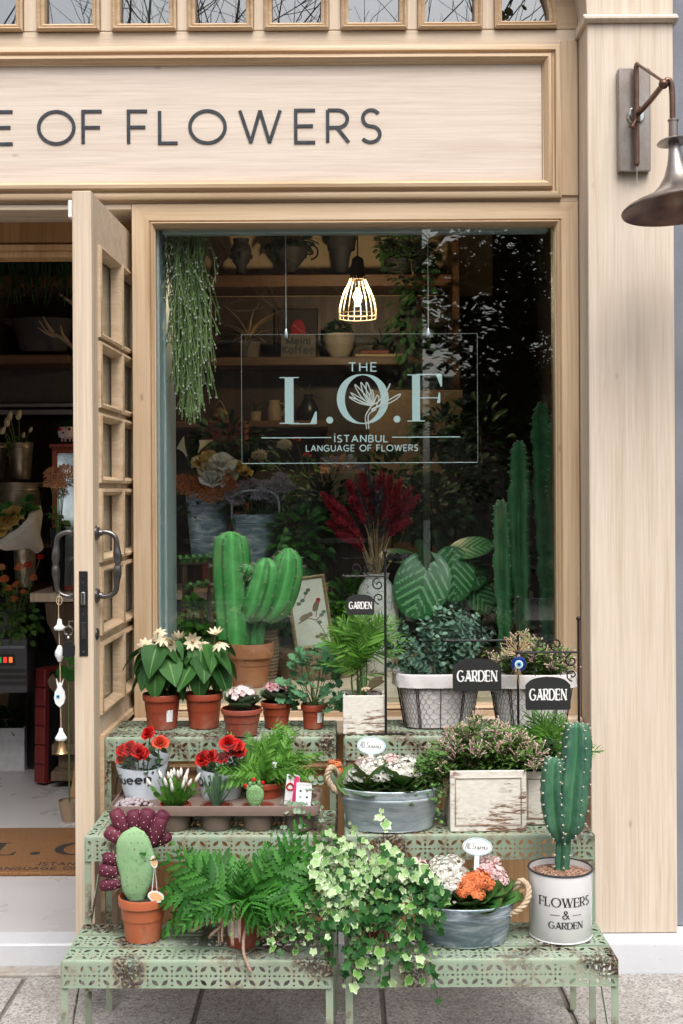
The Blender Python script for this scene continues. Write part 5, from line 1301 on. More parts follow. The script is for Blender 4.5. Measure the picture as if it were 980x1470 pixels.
def lobed_frond(npair, seed, mat, droop, pin, tri=True):
    rr = random.Random(seed); mb = MB(); N = 10
    pts = [Vector((.05*sin(i*.6+seed), i/N, .16*sin(pi*i/N)-droop*(i/N)**2.0)) for i in range(N+1)]
    mb.tube(pts, [.008*(1-.75*i/N) for i in range(N+1)], 4, cap=False)
    for i in range(npair):
        u = .16+.84*(i/(npair-1)); k = u*N; a = pts[min(N-1,int(k))]; b = pts[min(N,int(k)+1)]; p = a.lerp(b, min(1,k-int(k))); ax = (b-a).normalized() if (b-a).length > 0 else Vector((0,1,0))
        ln = pin*(((1-u)**.7*.9+.12) if tri else (sin(pi*(.22+.70*u))**.7))*rr.uniform(.85,1.12); nlob = 6 if u < .5 else 4
        pb = blade(ln, ln*.46, nlob*4, 1, lambda t: (sin(pi*(.10+.86*t))**.6)*(1-.55*t)*(.28+.72*abs(sin(pi*(nlob*t+.15)))), .25, .25, 0, seed+i)
        for s in (-1, 1):
            dd = (Vector((s, 0, rr.uniform(-.2,.1)))+ax*(.45+.55*u)).normalized(); mb.put(pb, orient(p, dd, (0,0,1), 1.0, rr.uniform(-.45,.45)))
    mb.put(blade(pin*.3, pin*.14, 8, 1, lambda t: (1-t)*(.5+.5*abs(sin(pi*3*t))), .2, .2), orient(pts[-1], pts[-1]-pts[-2], (0,0,1)))
    return mb.mesh('frond', mat, 180)
bost = [lobed_frond(14, s, 'leaf_fern', .30+.1*s, .24, False) for s in range(4)]
loc_f = tr(3,1,.0)+Vector((.012,.0,.02)); t_ = thing('frilly_fern', 'bright green frilly fern in a red pot at the tray back', 'potted plant', loc_f)
pot(t_, .052, .040, .085, 'pot_plastic', .016)
for i in range(40):
    az = i*2.4+R.uniform(-.3,.3); el = radians(R.uniform(8,85)); d = sph(az, el); d.y *= .6
    inst(bost[i % 4], t_, orient((cos(az)*.014, sin(az)*.014, .078), d, (d.x*.3, -.9, 1), R.uniform(.11,.165), R.uniform(-.5,.5)), 'frond')
q = MB(); q.box((-.006,-.0006,0), (.006,.0006,.05), .0004); q.build('plant_label', 'label_white', t_, M=T(.022,-.05,.098) @ Matrix.Rotation(radians(10),4,'Y'))

# ------------------------------------------------------------------ oval zinc tubs of kalanchoe
kF = flower(4, .0070, .0062, .25, 1, .1)
kalL = [polar(lambda th: .85+.20*cos(th)+.035*cos(th*9), 20, .3, .55, s, .04, (.5,.82,1.0), .08).mesh('leaf', 'leaf_kalanchoe', 180) for s in (1,2)]
kclus = {c: cluster(66, .034, kF, .55, 1.0, .5).mesh('flower_cluster', 'petal_'+c, 180) for c in ('white','pink','orange')}
def rope_path(pts, r_, parent, name='rope_handle'):
    mb = MB(); P_ = spline(pts, 10); n = len(P_)
    for s in range(3):
        path = []
        for i, p in enumerate(P_):
            t2 = (P_[min(i+1,n-1)]-P_[max(i-1,0)]).normalized(); u = t2.orthogonal().normalized() if i == 0 else (u-t2*u.dot(t2)).normalized(); b = t2.cross(u); a = i*.55+s*2*pi/3; path.append(p+(u*cos(a)+b*sin(a))*r_*.52)
        mb.tube(path, r_*.56, 6)
    return mb.build(name, 'rope', parent, fixn=False, smooth=180)
def tub(loc, label, sx, sy, H, mat, rz=0.0):
    t_ = thing('zinc_tub', label, 'planter', loc, 'oval zinc planters with rope handles', rz)
    pr = [(.80, 0), (.84, .003), (.97, H-.03), (.985, H-.028), (.985, H-.024), (.975, H-.022), (.99, H-.018), (.985, H-.013), (.995, H-.008), (1.015, H-.003), (1.02, H), (1.0, H+.002), (.985, H), (.97, H-.02), (.9, H*.5)]
    q = MB(); q.lathe(pr, 56, sx=sx, sy=sy); q.build('tub', mat, t_)
    q = MB(); q.tube([(.835*sx*cos(2*pi*k/48), .835*sy*sin(2*pi*k/48), .003) for k in range(49)], .0022, 6, cap=False); q.build('base_rim', 'chrome', t_)
    q = MB(); q.disc(.965, (0,0,H-.022), 40, sx, sy, .008); q.build('soil', 'soil', t_); return t_
def kal_leaves(t_, c, n, rr, size=(.032,.046), spread=.06, up=(2,50)):
    for i in range(n):
        az = i*2.4+rr.uniform(-.3,.3); el = radians(up[0]+(up[1]-up[0])*(i/n)+rr.uniform(-8,8)); d = sph(az, el); inst(kalL[i % 2], t_, orient(c+Vector((cos(az)*spread*.35, sin(az)*spread*.25, (i/n)*.03)), d, (0,-.35,1), rr.uniform(*size), rr.uniform(-.3,.3)))
def kalanchoe(loc, label, seed, clusters, n=16):
    rr = random.Random(seed); t_ = thing('kalanchoe', label, 'flower', loc, 'kalanchoe plants'); kal_leaves(t_, Vector((0,0,0)), n, rr)
    q = MB()
    for (x, y, z, s, c) in clusters: q.tube([(x*.3,y*.3,0),(x,y,z)], .0022, 5)
    q.build('stem', 'stem_green', t_)
    for (x, y, z, s, c) in clusters:
        inst(kclus[c], t_, orient((x,y,z), (1,rr.uniform(-1,1),0), (x*2+rr.uniform(-.3,.3),-.55,1), s*.85), 'flower_cluster')
        for _ in range(2): inst(kclus[c], t_, orient((x+rr.uniform(-.022,.022),y+rr.uniform(-.02,.02),z+rr.uniform(-.016,.012)), (1,rr.uniform(-1,1),0), (x*2+rr.uniform(-.5,.5),-.6,1), s*rr.uniform(.36,.52)), 'flower_cluster')
    return t_
l1 = on(557, 1187, ZM); H1 = .112
tub(l1, 'pale zinc oval planter with white flowers on the middle shelf', .137, .088, H1, 'zinc_blue')
def L1(px, py, y): return P(px, py, l1.y+y)
def kal_at(base, label, seed, cl, n=16):
    """clusters as (px, py, depth offset, size, colour)"""
    return kalanchoe(base, label, seed, [(*(P(px, py, base.y+dy)-base), s, c) for px, py, dy, s, c in cl], n)
kal_at(l1+Vector((-.060,-.015,H1-.015)), 'white kalanchoe in the left half of the pale tub', 1, [(515,1112,-.02,1.0,'white'),(532,1102,-.01,1.05,'white'),(545,1112,-.02,1.0,'white'),(522,1096,.02,.8,'pink'),(505,1117,-.02,.6,'white'),(548,1092,.03,.8,'white')], 22)
kal_at(l1+Vector((.030,-.015,H1-.015)), 'white kalanchoe in the right half of the pale tub', 2, [(570,1105,-.02,1.05,'white'),(585,1096,-.01,1.0,'white'),(590,1108,-.02,.95,'white'),(564,1092,.02,.8,'pink'),(598,1110,0,.5,'white')], 22)
ok_ = kal_at(Vector((.040,3.466,ZM+.075)), 'orange kalanchoe peeping past the left rope handle', 3, [(481,1098,.0,.62,'orange'),(487,1107,-.01,.5,'orange'),(475,1104,.0,.45,'orange')], 0)
q = MB(); q.lathe([(.020,0),(.029,.075),(.027,.075),(.024,.05)], 20); q.build('pot', 'pot_plastic', ok_, M=T(0,0,-.0738))
tl = [o for o in COL.objects if o.name.startswith('zinc_tub') and o.type == 'EMPTY'][-1]
rope_path([(-.118,-.02,H1-.022), (-.150,-.03,H1-.005), (-.170,-.035,H1+.03), (-.160,-.03,H1+.055), (-.145,0,H1+.035), (-.125,.02,H1-.015)], .0085, tl)
rope_path([(.125,-.02,H1-.03), (.150,-.02,H1-.01), (.155,-.01,H1+.03), (.142,.0,H1+.06), (.138,.015,H1+.03), (.125,.02,H1-.015)], .0075, tl)
# creeping plant hanging over the tub end
t_ = thing('creeping_plant', 'tiny leaved green creeper tumbling over the right end of pale tub', 'plant', l1+Vector((.095,0,H1-.01)))
cl = polar(lambda th: .8+.1*cos(th), 8, .2, .5, 1, .03); mb = MB(); q = MB()
for i in range(36):
    x = R.uniform(-.03,.045); y = R.uniform(-.06,.05); z1 = R.uniform(.03,.12); e = Vector((x+R.uniform(-.02,.03), y-R.uniform(0,.03), z1 if i % 3 else R.uniform(-.07,.02))); pts = spline([(x*.5,y*.5,0), (x,y,max(z1*.8,.03)), e], 5); q.tube(pts, .0006, 3, cap=False)
    for p in pts[1:]:
        for s in range(3): mb.put(cl, orient(p+Vector([R.uniform(-.006,.006) for _ in range(3)]), sph(R.uniform(0,6.3), R.uniform(-.5,.5)), (0,-.7,.8), R.uniform(.0045,.0075)))
q.build('stem', 'stem_brown', t_, fixn=False); foliage(mb, 'leaf_creeper', t_)
def oval_sign(c, px_w, py_h, stick, Y, label):
    p = P(c[0], c[1], Y); t_ = thing('plant_marker', label, 'sign', p, 'oval plant markers'); a, b = S(px_w/2, Y), S(py_h/2, Y)
    t_.rotation_euler = (radians(-8), radians(4), 0)
    q = MB(); q.extrude_xz([(a*cos(k*pi/18), b*sin(k*pi/18)) for k in range(36)], -.0015, .0015); o = q.build('plaque', 'ceramic_white', t_)
    q = MB(); q.tube([(a*.93*cos(k*pi/18), -.0016, b*.92*sin(k*pi/18)) for k in range(37)], .0006, 4, cap=False); q.build('border_line', 'evil_light', o, fixn=False)
    q = MB(); x0 = -a*.80; z0 = -b*.30; u = a*1.62/9.2; hh = b*.46       # handwritten words
    def wr(pts): q.tube([(x0+x*u, -.0019, z0+z*hh) for x, z in pts], .0005, 4, cap=False)
    wr([(0,0),(.5,1.3),(.75,1.5),(.85,0)]); wr([(.25,.6),(.9,.6)]); wr([(1.2,1.5),(1.15,0),(1.4,.1)]); wr([(1.7,1.5),(1.65,0),(2.0,.1)])
    wr([(3.4,1.3),(3.0,1.4),(2.8,1.1),(3.2,.7),(3.3,.2),(2.9,0),(2.6,.2)])
    xx = 3.6
    for ch in 'easons':
        if ch == 'e': wr([(xx,.35),(xx+.4,.5),(xx+.3,.75),(xx+.1,.5),(xx+.2,0),(xx+.6,.2)])
        elif ch == 'a': wr([(xx+.5,.7),(xx+.1,.5),(xx+.2,0),(xx+.5,.4),(xx+.5,.7),(xx+.55,0),(xx+.8,.2)])
        elif ch == 's': wr([(xx+.1,.1),(xx+.35,.8),(xx+.5,.3),(xx+.2,0)])
        elif ch == 'o': wr([(xx+.3,.7),(xx+.05,.4),(xx+.25,0),(xx+.5,.3),(xx+.35,.7),(xx+.7,.6)])
        elif ch == 'n': wr([(xx,.7),(xx+.05,0),(xx+.1,.5),(xx+.35,.7),(xx+.45,0),(xx+.6,.2)])
        xx += .85
    q.build('lettering', 'print_black', o, fixn=False)
    q = MB(); q.box((-.0065,-.001,-stick), (.0065,.001,-b+.002), .0005); q.build('stick', 'ceramic_white', t_); return t_
oval_sign((533, 1070), 41, 25, .085, l1.y+.02, 'oval white All Seasons marker in the pale upper tub')
# ------------------------------------------------------------------ white wooden boxes
lb1 = on(696, 1192, ZM)+Vector((0,.045,0)); t_ = thing('wooden_planter', 'larger limewashed wooden planter box full of jasmine', 'planter', lb1, 'limewashed wooden planter boxes', radians(1.5)); wood_box(t_, S(110, lb1.y-.07), .135, .163, True)
jasmine(lb1+Vector((0,0,.135)), 'pink budded jasmine overflowing the larger limewashed box', .125, .06, .165, 105, 5)
lb2 = on(772, 1186, ZM)+Vector((.012,.06,0)); t_ = thing('wooden_planter', 'smaller limewashed planter box partly hidden by the cactus', 'planter', lb2, 'limewashed wooden planter boxes', radians(-1)); wood_box(t_, .115, .12, .145, True)
jasmine(lb2+Vector((.01,0,.12)), 'dark jasmine in the smaller box behind the blue cactus', .05, .05, .11, 34, 9, .3, 'leaf_dark')
kal_at(lb2+Vector((-.01,-.03,.135)), 'pink flower in the smaller limewashed box', 8, [(772,1098,.02,.45,'white'),(785,1085,.03,.45,'pink'),(790,1092,.02,.4,'orange')], 5)
# ------------------------------------------------------------------ bottom shelf
# prickly pear with purple fruit
lo1 = on(202, 1346, ZB); t_ = thing('prickly_pear', 'prickly pear with purple fruit in a terracotta coloured pot', 'cactus', lo1)
pot(t_, .0625, .045, .112, 'pot_orange', .022)
k = S(1, lo1.y)
pad(.190, .098, .026).build('pad', 'opuntia', t_, smooth=180, M=T(-.012,-.012,.100) @ Matrix.Rotation(radians(-2),4,'Y')); pad_spines(.190,.098,.026,8,2,.008,.0012).build('areoles', 'stem_brown', t_, fixn=False, M=T(-.012,-.012,.100) @ Matrix.Rotation(radians(-2),4,'Y'))['kind'] = 'stuff'
fr = MB(); fr.lathe([(.006,0),(.013,.010),(.0165,.024),(.0165,.036),(.0135,.045),(.010,.047),(.006,.0445),(0,.044)], 14, rfun=lambda th, z: 1+.05*sin(5*th)); frm = fr.mesh('fruit', 'fruit_purple', 180)
frp = fr.mesh('fruit', 'fruit_pale', 180)
sp = MB()
for i in range(26): a = i*2.4; z = .008+.034*(i/26); sp.sphere((.0165*cos(a), .0165*sin(a), z), .0011, 5, 4)
spm = sp.mesh('areoles', 'spine', 180)
for (px, py, an, s, dy) in ((184,1209,-62,1.25,.012),(186,1202,-30,1.35,.02),(195,1198,-6,1.25,.02),(205,1200,12,1.4,.016),(212,1204,34,1.4,.012),(218,1216,20,1.3,.0),(214,1214,64,1.05,.02),(178,1236,-80,1.05,.01),(176,1252,-84,1.15,.004),(178,1266,-100,1.05,.0),(172,1246,-66,.85,.02)):
    o = inst(frm, t_, Matrix.Translation(P(px, py, lo1.y+dy)-lo1) @ Matrix.Rotation(radians(an),4,'Y') @ Matrix.Diagonal((s*R.uniform(.82,.98),s*R.uniform(.82,.98),s*R.uniform(1.05,1.35),1)), 'fruit'); inst(spm, o, None, 'areoles')['kind'] = 'stuff'
inst(frp, t_, Matrix.Translation(P(184, 1240, lo1.y+.012)-lo1) @ Matrix.Rotation(radians(-62),4,'Y') @ Matrix.Diagonal((.9,.9,.85,1)), 'fruit')
q = MB(); 
for i in range(14): a = R.uniform(pi*.6, pi*1.4); p = P(180, 1262, lo1.y)-lo1; q.tube([p, p+Vector((cos(a)*.035, R.uniform(-.02,.01), R.uniform(-.03,.02)))], [.0005,.0001], 3, cap=False)
q.build('spines', 'spine', t_, fixn=False)['kind'] = 'stuff'
# tag on a stick
q = MB(); q.tube([P(217,1290,lo1.y-.03)-lo1, P(222,1240,lo1.y-.02)-lo1], .0012, 5); q.tube([P(226,1285,lo1.y-.03)-lo1, P(222,1240,lo1.y-.02)-lo1], .0008, 5); q.build('tag_stick', 'label_white', t_)
for (px, py, w_, h_, an) in ((221,1237,10,18,12), (224,1287,25,16,-18)):
    q = MB(); q.extrude_xz([(S(w_/2,3.05)*cos(j*pi/12), S(h_/2,3.05)*sin(j*pi/12)) for j in range(24)], -.0006, .0006); o = q.build('tag', 'label_white', t_, M=Matrix.Translation(P(px,py,lo1.y-.045)-lo1) @ Matrix.Rotation(radians(-an),4,'Y'))
    q = MB(); q.extrude_xz([(S(w_/2,3.05)*.78*cos(j*pi/12), S(h_/2,3.05)*.72*sin(j*pi/12)) for j in range(24)], -.0012, -.0007); q.build('tag_print', 'label_peach', o, smooth=0)
# rabbit's foot fern
rab = [lobed_frond(11, s, 'leaf_rabbit', .35+.08*s, .46) for s in range(5)]
lf = on(345, 1360, ZB)+Vector((0,.03,0)); t_ = thing('rabbit_foot_fern', 'dark green fern with woolly trailing rhizomes in a red pot', 'potted plant', lf)
pot(t_, .056, .044, .108, 'pot_plastic', .018); wrap_label(t_, .056, .044, .108, -pi/2-.55, .7, .03, .075)
for i in range(66):
    az = i*2.4+R.uniform(-.25,.25); el = radians(R.uniform(-10,68)); d = sph(az, el); 
    d = Vector((d.x*1.25, d.y*.75, d.z))
    p0 = Vector((cos(az)*.04, sin(az)*.03, .11)); L_ = R.uniform(.10,.215)*(1.05 if abs(d.x) > .5 else .8)
    inst(rab[i % 5], t_, orient(p0, d, (d.x*.3, -1.0, .9), L_, R.uniform(-.5,.5)), 'frond')
for i in range(16):
    az = radians(R.uniform(195,345)); e = Vector((cos(az)*R.uniform(.075,.10), sin(az)*.085, R.uniform(.015,.06))); s0 = Vector((cos(az)*.04, sin(az)*.04, .108))
    pts = spline([s0, Vector((cos(az)*.075, sin(az)*.075, .118)), e+Vector((0,0,.03)), e], 4); q = MB(); q.tube(pts, [.0052-.0028*j/(len(pts)-1) for j in range(len(pts))], 7)
    q.build('rhizome', 'rhizome', t_, fixn=False, smooth=180)
for (px, py) in ((360,1395), (300,1345), (275,1335)): q = MB(); s0 = P(px-6 if px > 330 else px+30, 1318, lf.y-.05)-lf; e = P(px, py, 2.965 if py > 1380 else lf.y-.06)-lf; q.tube(spline([s0, s0.lerp(e,.5)+Vector((-.012,-.02,-.004)), e], 6), .004, 7); q.build('rhizome', 'rhizome', t_, fixn=False, smooth=180)
# ivy
iv = on(540, 1348, ZB); t_ = thing('trailing_ivy', 'variegated ivy cascading over the front between the two stands', 'plant', iv+Vector((0,.02,0)))
iv = t_.location.copy()
pot(t_, .06, .046, .12, 'pot_plastic', .018)
ivm = [polar(IVY, 28, .18, .28, s, .05, (.5, 1.0), -.06).mesh('leaf', m_, 180) for m_ in ('leaf_ivy', 'leaf_ivy_pale', 'leaf_ivy_dark') for s in (1,2,3)]
q = MB(); slots = []
rr = random.Random(11)
# vines: crown at about (530,1235), running out, over the edge and down
ends = []
for i in range(44):
    ex = rr.uniform(452, 632); u = (ex-452)/180
    low = 1300+110*sin(pi*min(1,max(0,(ex-455)/190)))**.8; ends.append((ex, rr.uniform(1215, low), False))
for (ex, ey) in ((458,1210),(470,1190),(500,1180),(520,1200),(560,1215),(590,1240),(606,1250),(548,1160),(480,1200),(455,1240)): ends.append((ex, ey, True))
for (ex, ey) in ((380,1335),(395,1355),(410,1345),(425,1362),(440,1340),(450,1360),(398,1325),(372,1350),(420,1330),(435,1352),(455,1335),(460,1365),(405,1362),(445,1320),(388,1345)): ends.append((ex, ey, False))
ends += [(rr.uniform(478,618), rr.uniform(1360,1412), False) for _ in range(14)]; ends.append((628, 1432, False)); ends.append((520,1398,False)); ends.append((560,1405,False)); ends.append((590,1400,False)); ends.append((545,1410,False))
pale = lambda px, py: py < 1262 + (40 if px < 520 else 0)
for (ex, ey, upw) in ends:
    st0 = Vector((rr.uniform(-.04,.04), rr.uniform(-.04,.04), .115))
    Yd = 3.10 if upw else max(2.945, 3.10-.16*max(0,(ey-1215)/140)); ep = P(ex, ey, Yd+rr.uniform(-.012,.02))-iv
    mid = st0.lerp(ep,.5)+Vector((0, -.03, .045 if not upw else .05)); 
    if ey > 1375 and not upw: mid = Vector((ep.x*.75+st0.x*.2, 2.955-iv.y, .03+rr.uniform(0,.06)))
    pts = spline([st0, mid, ep], 7); q.tube(pts, .0011, 4, cap=False)
    n_l = 6 if ex > 445 else 4
    for j in range(len(pts)-1, 2, -2):
        slots.append((pts[j], (pts[j]-pts[j-1]).normalized()))
q.build('stem', 'stem_brown', t_, fixn=False)
# extra leaves fill the dome
for i in range(330):
    px = rr.uniform(450, 636); top = 1205+45*((px-520)/100)**2; lowy = 1285+62*sin(pi*min(1,max(0,(px-450)/194)))**.7+22*sin(px*.19)+14*sin(px*.47); py = rr.uniform(top, lowy)
    v_ = (py-1205)/200; slots.append((P(px, py, max(2.94, 3.07-.15*min(1,v_*1.4)+rr.uniform(-.02,.03)))-iv, Vector((rr.uniform(-1,1), -.2, rr.uniform(-1,.2)))))
rr.shuffle(slots); rest = MB(); restp = MB(); cnt = 0
base_ivy = [polar(IVY, 28, .18, .28, s, .05, (.5, 1.0), -.06) for s in (1,2)]
for i in range(120):
    px = rr.uniform(465, 625); py = rr.uniform(1240, 1375); v_ = (py-1205)/200; slots.append((P(px, py, max(2.985, 3.10-.14*min(1,v_*1.4)))-iv, Vector((0,-.2,-1))))
for i, (p, d) in enumerate(slots):
    w_ = p+iv; px = CX+w_.x/w_.y*F; py = CY+(CAMZ-w_.z)/w_.y*F
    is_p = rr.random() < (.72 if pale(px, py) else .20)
    dd = Vector((rr.uniform(-.7,.7), -.25, rr.uniform(-1.0,-.1))); M = orient(p+Vector((0,-.006,0)), dd, Vector((rr.uniform(-.8,.8), -1, .5+rr.uniform(-.6,.6))), rr.choice((.008,.011,.014,.017,.020))*rr.uniform(.85,1.15), rr.uniform(-.5,.5))
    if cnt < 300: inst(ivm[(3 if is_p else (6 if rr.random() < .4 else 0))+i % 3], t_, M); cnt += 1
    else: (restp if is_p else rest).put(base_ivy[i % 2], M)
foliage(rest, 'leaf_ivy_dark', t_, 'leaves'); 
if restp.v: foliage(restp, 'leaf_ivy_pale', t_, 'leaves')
# lower tub
l2 = on(664, 1350, ZB); H2 = .100
tub(l2, 'blue grey streaked zinc planter beside the ivy on the bottom shelf', .124, .080, H2, 'zinc_dark'); tl = [o for o in COL.objects if o.name.startswith('zinc_tub') and o.type == 'EMPTY'][-1]
rope_path([(.108,-.025,H2-.03), (.137,-.03,H2-.012), (.158,-.02,H2+.012), (.160,.0,H2+.035), (.140,.005,H2+.045), (.118,.02,H2-.01)], .008, tl)
kal_at(l2+Vector((-.055,-.005,H2-.015)), 'white kalanchoe beside the ivy in the lower tub', 21, [(625,1262,-.02,1.1,'white'),(640,1250,-.01,1.15,'white'),(655,1262,-.02,1.1,'white'),(640,1272,-.03,1.0,'white'),(632,1242,.02,.9,'white'),(650,1240,.02,.9,'white'),(600,1244,.02,.9,'pink'),(594,1250,.01,.7,'pink'),(640,1290,-.05,.4,'white')], 20)
kal_at(l2+Vector((.015,-.02,H2-.015)), 'orange kalanchoe at the front of the lower tub', 22, [(677,1268,-.03,1.0,'orange'),(690,1262,-.03,.95,'orange'),(668,1276,-.04,.85,'orange'),(684,1282,-.05,.75,'orange'),(699,1270,-.02,.7,'orange')], 20)
kal_at(l2+Vector((.065,.01,H2-.015)), 'pale pink kalanchoe at the right end of the lower tub', 23, [(696,1244,.02,.9,'pink'),(708,1250,.01,.9,'pink'),(718,1262,0,.75,'pink'),(703,1238,.03,.7,'pink')], 18)
oval_sign((685, 1215), 43, 25, .12, l2.y+.015, 'oval white All Seasons marker in the streaked lower tub')
# ------------------------------------------------------------------ enamel bucket and blue cactus
le = on(801, 1343, ZB); RB, HB = .0815, .172
t_ = thing('enamel_bucket', 'white enamel bucket lettered Flowers and Garden with black rim', 'bucket', le)
q = MB(); q.lathe([(RB*.955,0), (RB*.975,.002), (RB,HB), (RB-.003,HB), (RB*.95,HB-.03), (RB*.93,.02)], 56); q.build('body', 'enamel', t_)
q = MB(); q.tube([(RB*.998*cos(2*pi*k/56), RB*.998*sin(2*pi*k/56), HB) for k in range(57)], .0028, 8, cap=False); q.build('rim', 'print_black', t_)
q = MB(); q.disc(RB-.004, (0,0,HB-.014), 44, bump=.010, rings=6); q.build('gravel', 'grit', t_)
q = MB(); q.tube([(RB*.968*cos(2*pi*k/56), RB*.968*sin(2*pi*k/56), .0028) for k in range(57)], .0018, 6, cap=False); q.build('base_seam', 'ceramic_white', t_)
def cyl_text(s, h, wgt, z0, track, arch=0.0, thin=None):
    mb, wd = text(s, h, wgt, .0003, 'serif', track, thin)
    for v in mb.v: a = -pi/2+v.x/RB; z = z0+v.z-arch*(v.x*v.x); r_ = RB*(.975+.025*z/HB)+.0006-v.y; v.x, v.y, v.z = r_*cos(a), r_*sin(a), z
    return mb.build('lettering', 'print_black', t_, smooth=0, fixn=False)
cyl_text('FLOWERS', .0225, .0042, .096, .24, 0.0, .0012); cyl_text('&', .020, .0036, .066, .1, 0, .0014); cyl_text('GARDEN', .0165, .0034, .041, .24, 0.0, .0011)
for a0, a1 in ((-.50,-.20), (.20,.50)): q = MB(); q.tube([((RB*.985+.0006)*cos(-pi/2+a0+(a1-a0)*j/6), (RB*.985+.0006)*sin(-pi/2+a0+(a1-a0)*j/6), .075) for j in range(7)], .0007, 4); q.build('printed_rule', 'print_black', t_)
def column(path, radii, ribs, depth, n=None, phase=0.0, wav=0.0):
    """ribbed cactus column along a path; att = 1 on the crests"""
    n = n or ribs*4; pts = spline(path, 8); L_ = len(pts); mb = MB(); vs = []; aa = []; cr = [[] for _ in range(ribs)]
    rad_ = lambda f: radii[min(len(radii)-1, int(f*(len(radii)-1)))]*(1-(f*(len(radii)-1))%1)+radii[min(len(radii)-1, int(f*(len(radii)-1))+1)]*((f*(len(radii)-1))%1)
    u = Vector((1,0,0)); acc = 0.0
    for i, p in enumerate(pts):
        t2 = (pts[min(i+1,L_-1)]-pts[max(i-1,0)]).normalized(); u = (u-t2*u.dot(t2)).normalized(); b = t2.cross(u); r0 = rad_(i/(L_-1))
        if i: acc += (p-pts[i-1]).length
        for k in range(n):
            a = 2*pi*k/n+phase; c = (cos(ribs*2*pi*k/n)+1)/2; r_ = r0*(1-depth+depth*c**1.2)*(1+wav*c*sin(acc*260)); vs.append(p+u*cos(a)*r_+b*sin(a)*r_); aa.append(c)
            if k % (n//ribs) == 0: cr[k//(n//ribs)].append((vs[-1], u*cos(a)+b*sin(a), t2))
    fs = [(i*n+k, i*n+(k+1) % n, (i+1)*n+(k+1) % n, (i+1)*n+k) for i in range(L_-1) for k in range(n)]; fs.append(tuple(range((L_-1)*n, L_*n)))
    mb.add(vs, fs, aa); return mb, cr
def spines_on(cr, step, ln, r_=.0016, n=4, start=2):
    mb = MB()
    for line in cr:
        for j in range(start, len(line), step):
            p, nn, t2 = line[j]; mb.sphere(p, r_, 6, 4)
            for k in range(n): d = (nn+Vector([R.uniform(-.8,.8) for _ in range(3)])).normalized(); mb.tube([p, p+d*ln*R.uniform(.6,1.2)], [.0005,.00012], 3, cap=False)
    return mb
t_ = thing('column_cactus', 'blue green column cactus with two arms in the enamel bucket', 'cactus', le+Vector((0,0,HB-.016)))
c0 = t_.location.copy()
def Lc(px, py, dy=0.0): return P(px, py, le.y+dy)-c0
for nm, path, radii, rb in (('trunk', [Lc(806,1262), Lc(806,1235), Lc(808,1200), Lc(810,1180,.0)], [.019,.021,.021,.016], 5), ('arm', [Lc(812,1205), Lc(818,1180,-.005), Lc(822,1130,-.005), Lc(827,1080), Lc(828,1045), Lc(828,1037)], [.018,.038,.044,.043,.041,.032,.008], 5), ('arm', [Lc(803,1205,-.015), Lc(798,1180,-.02), Lc(794,1140,-.02), Lc(795,1100,-.02), Lc(797,1088,-.02)], [.014,.032,.037,.036,.030,.018], 5)):
    mb, cr = column(path, radii, rb, .60, rb*6, -1.2 if nm == 'arm' else -1.5, .035); o = mb.build(nm, 'cactus_blue', t_, smooth=180, fixn=True)
    sp = spines_on(cr, 3 if nm == 'arm' else 4, .0075, .0021, 5); sp.build('spines', 'spine', o, fixn=False, smooth=180)['kind'] = 'stuff'
# ------------------------------------------------------------------ things hanging at the door
Yh = 3.41; t0 = P(85, 862, Yh)
t_ = thing('charm_string', 'white ceramic fish and evil eye charm string ending in a bell', 'charm', t0)
def Lh(px, py): return P(px, py, Yh)-t0
q = MB(); q.tube(spline([Lh(85,852), Lh(84,880), Lh(86,950), Lh(87,1010), Lh(88,1065)], 6), .0013, 6); q.build('cord', 'rope', t_)
q = MB(); q.tube([(.008*cos(a_), .0, .0+.012*sin(a_)) for a_ in [k*pi/6 for k in range(13)]], .0013, 5); q.build('cord_loop', 'rope', t_)
for (py, prof) in ((898, [(0,10),(3,9),(3.5,6),(4,2),(9,-3),(8,-6),(0,-5)]), (938, [(0,12),(3,11),(4,8),(7,3),(7,-3),(4,-8),(3,-11),(0,-12)]), (1054, [(0,10),(3,8),(3.5,4),(9,-5),(8,-8),(0,-7)])):
    q = MB(); k = S(1, Yh); q.lathe([(r_*k*.95, -z_*k*-1) for r_, z_ in prof][::-1], 16, c=Lh(85.5 if py < 1000 else 87.5, py), capb=False); q.build('bead', 'ceramic_white', t_)
k = S(1, Yh); c = Lh(86, 997)
fish = [(-7,22),(-3,15),(0,17),(3,15),(8,22),(4,10),(9,4),(11,-4),(8,-12),(0,-17),(-8,-12),(-11,-4),(-9,4),(-4,10)]
q = MB(); q.extrude_xz([(c.x+x*k*.72, c.z+z*k*1.05) for x, z in fish], -.006, .004); fs_ = q.build('fish', 'ceramic_white', t_)
q = MB(); q.lathe([(0,0),(.0055,0),(.005,.0014),(0,.0018)], 16); q.build('eye', 'evil_light', fs_, M=Matrix.Translation(c+Vector((-.004,-.006,-.004))) @ Matrix.Rotation(pi/2,4,'X')); q = MB(); q.lathe([(0,0),(.0028,0),(.0024,.001),(0,.0012)], 12); q.build('pupil', 'evil_blue', fs_, M=Matrix.Translation(c+Vector((-.004,-.0078,-.004))) @ Matrix.Rotation(pi/2,4,'X'))
q = MB(); q.lathe([(0,20*k),(3*k,19*k),(4.5*k,12*k),(6.5*k,2*k),(9*k,-1*k),(8.2*k,-1*k),(5*k,4*k)], 20, c=Lh(88,1080), capb=False); q.build('bell', 'brass', t_); q = MB(); q.tube([Lh(88,1076), Lh(88,1085)], .003, 8); q.build('clapper', 'black_plastic', t_)
t0 = P(100, 905, 3.40); t_ = thing('hanging_keys', 'door key with black fob hanging in the lock', 'keys', t0)
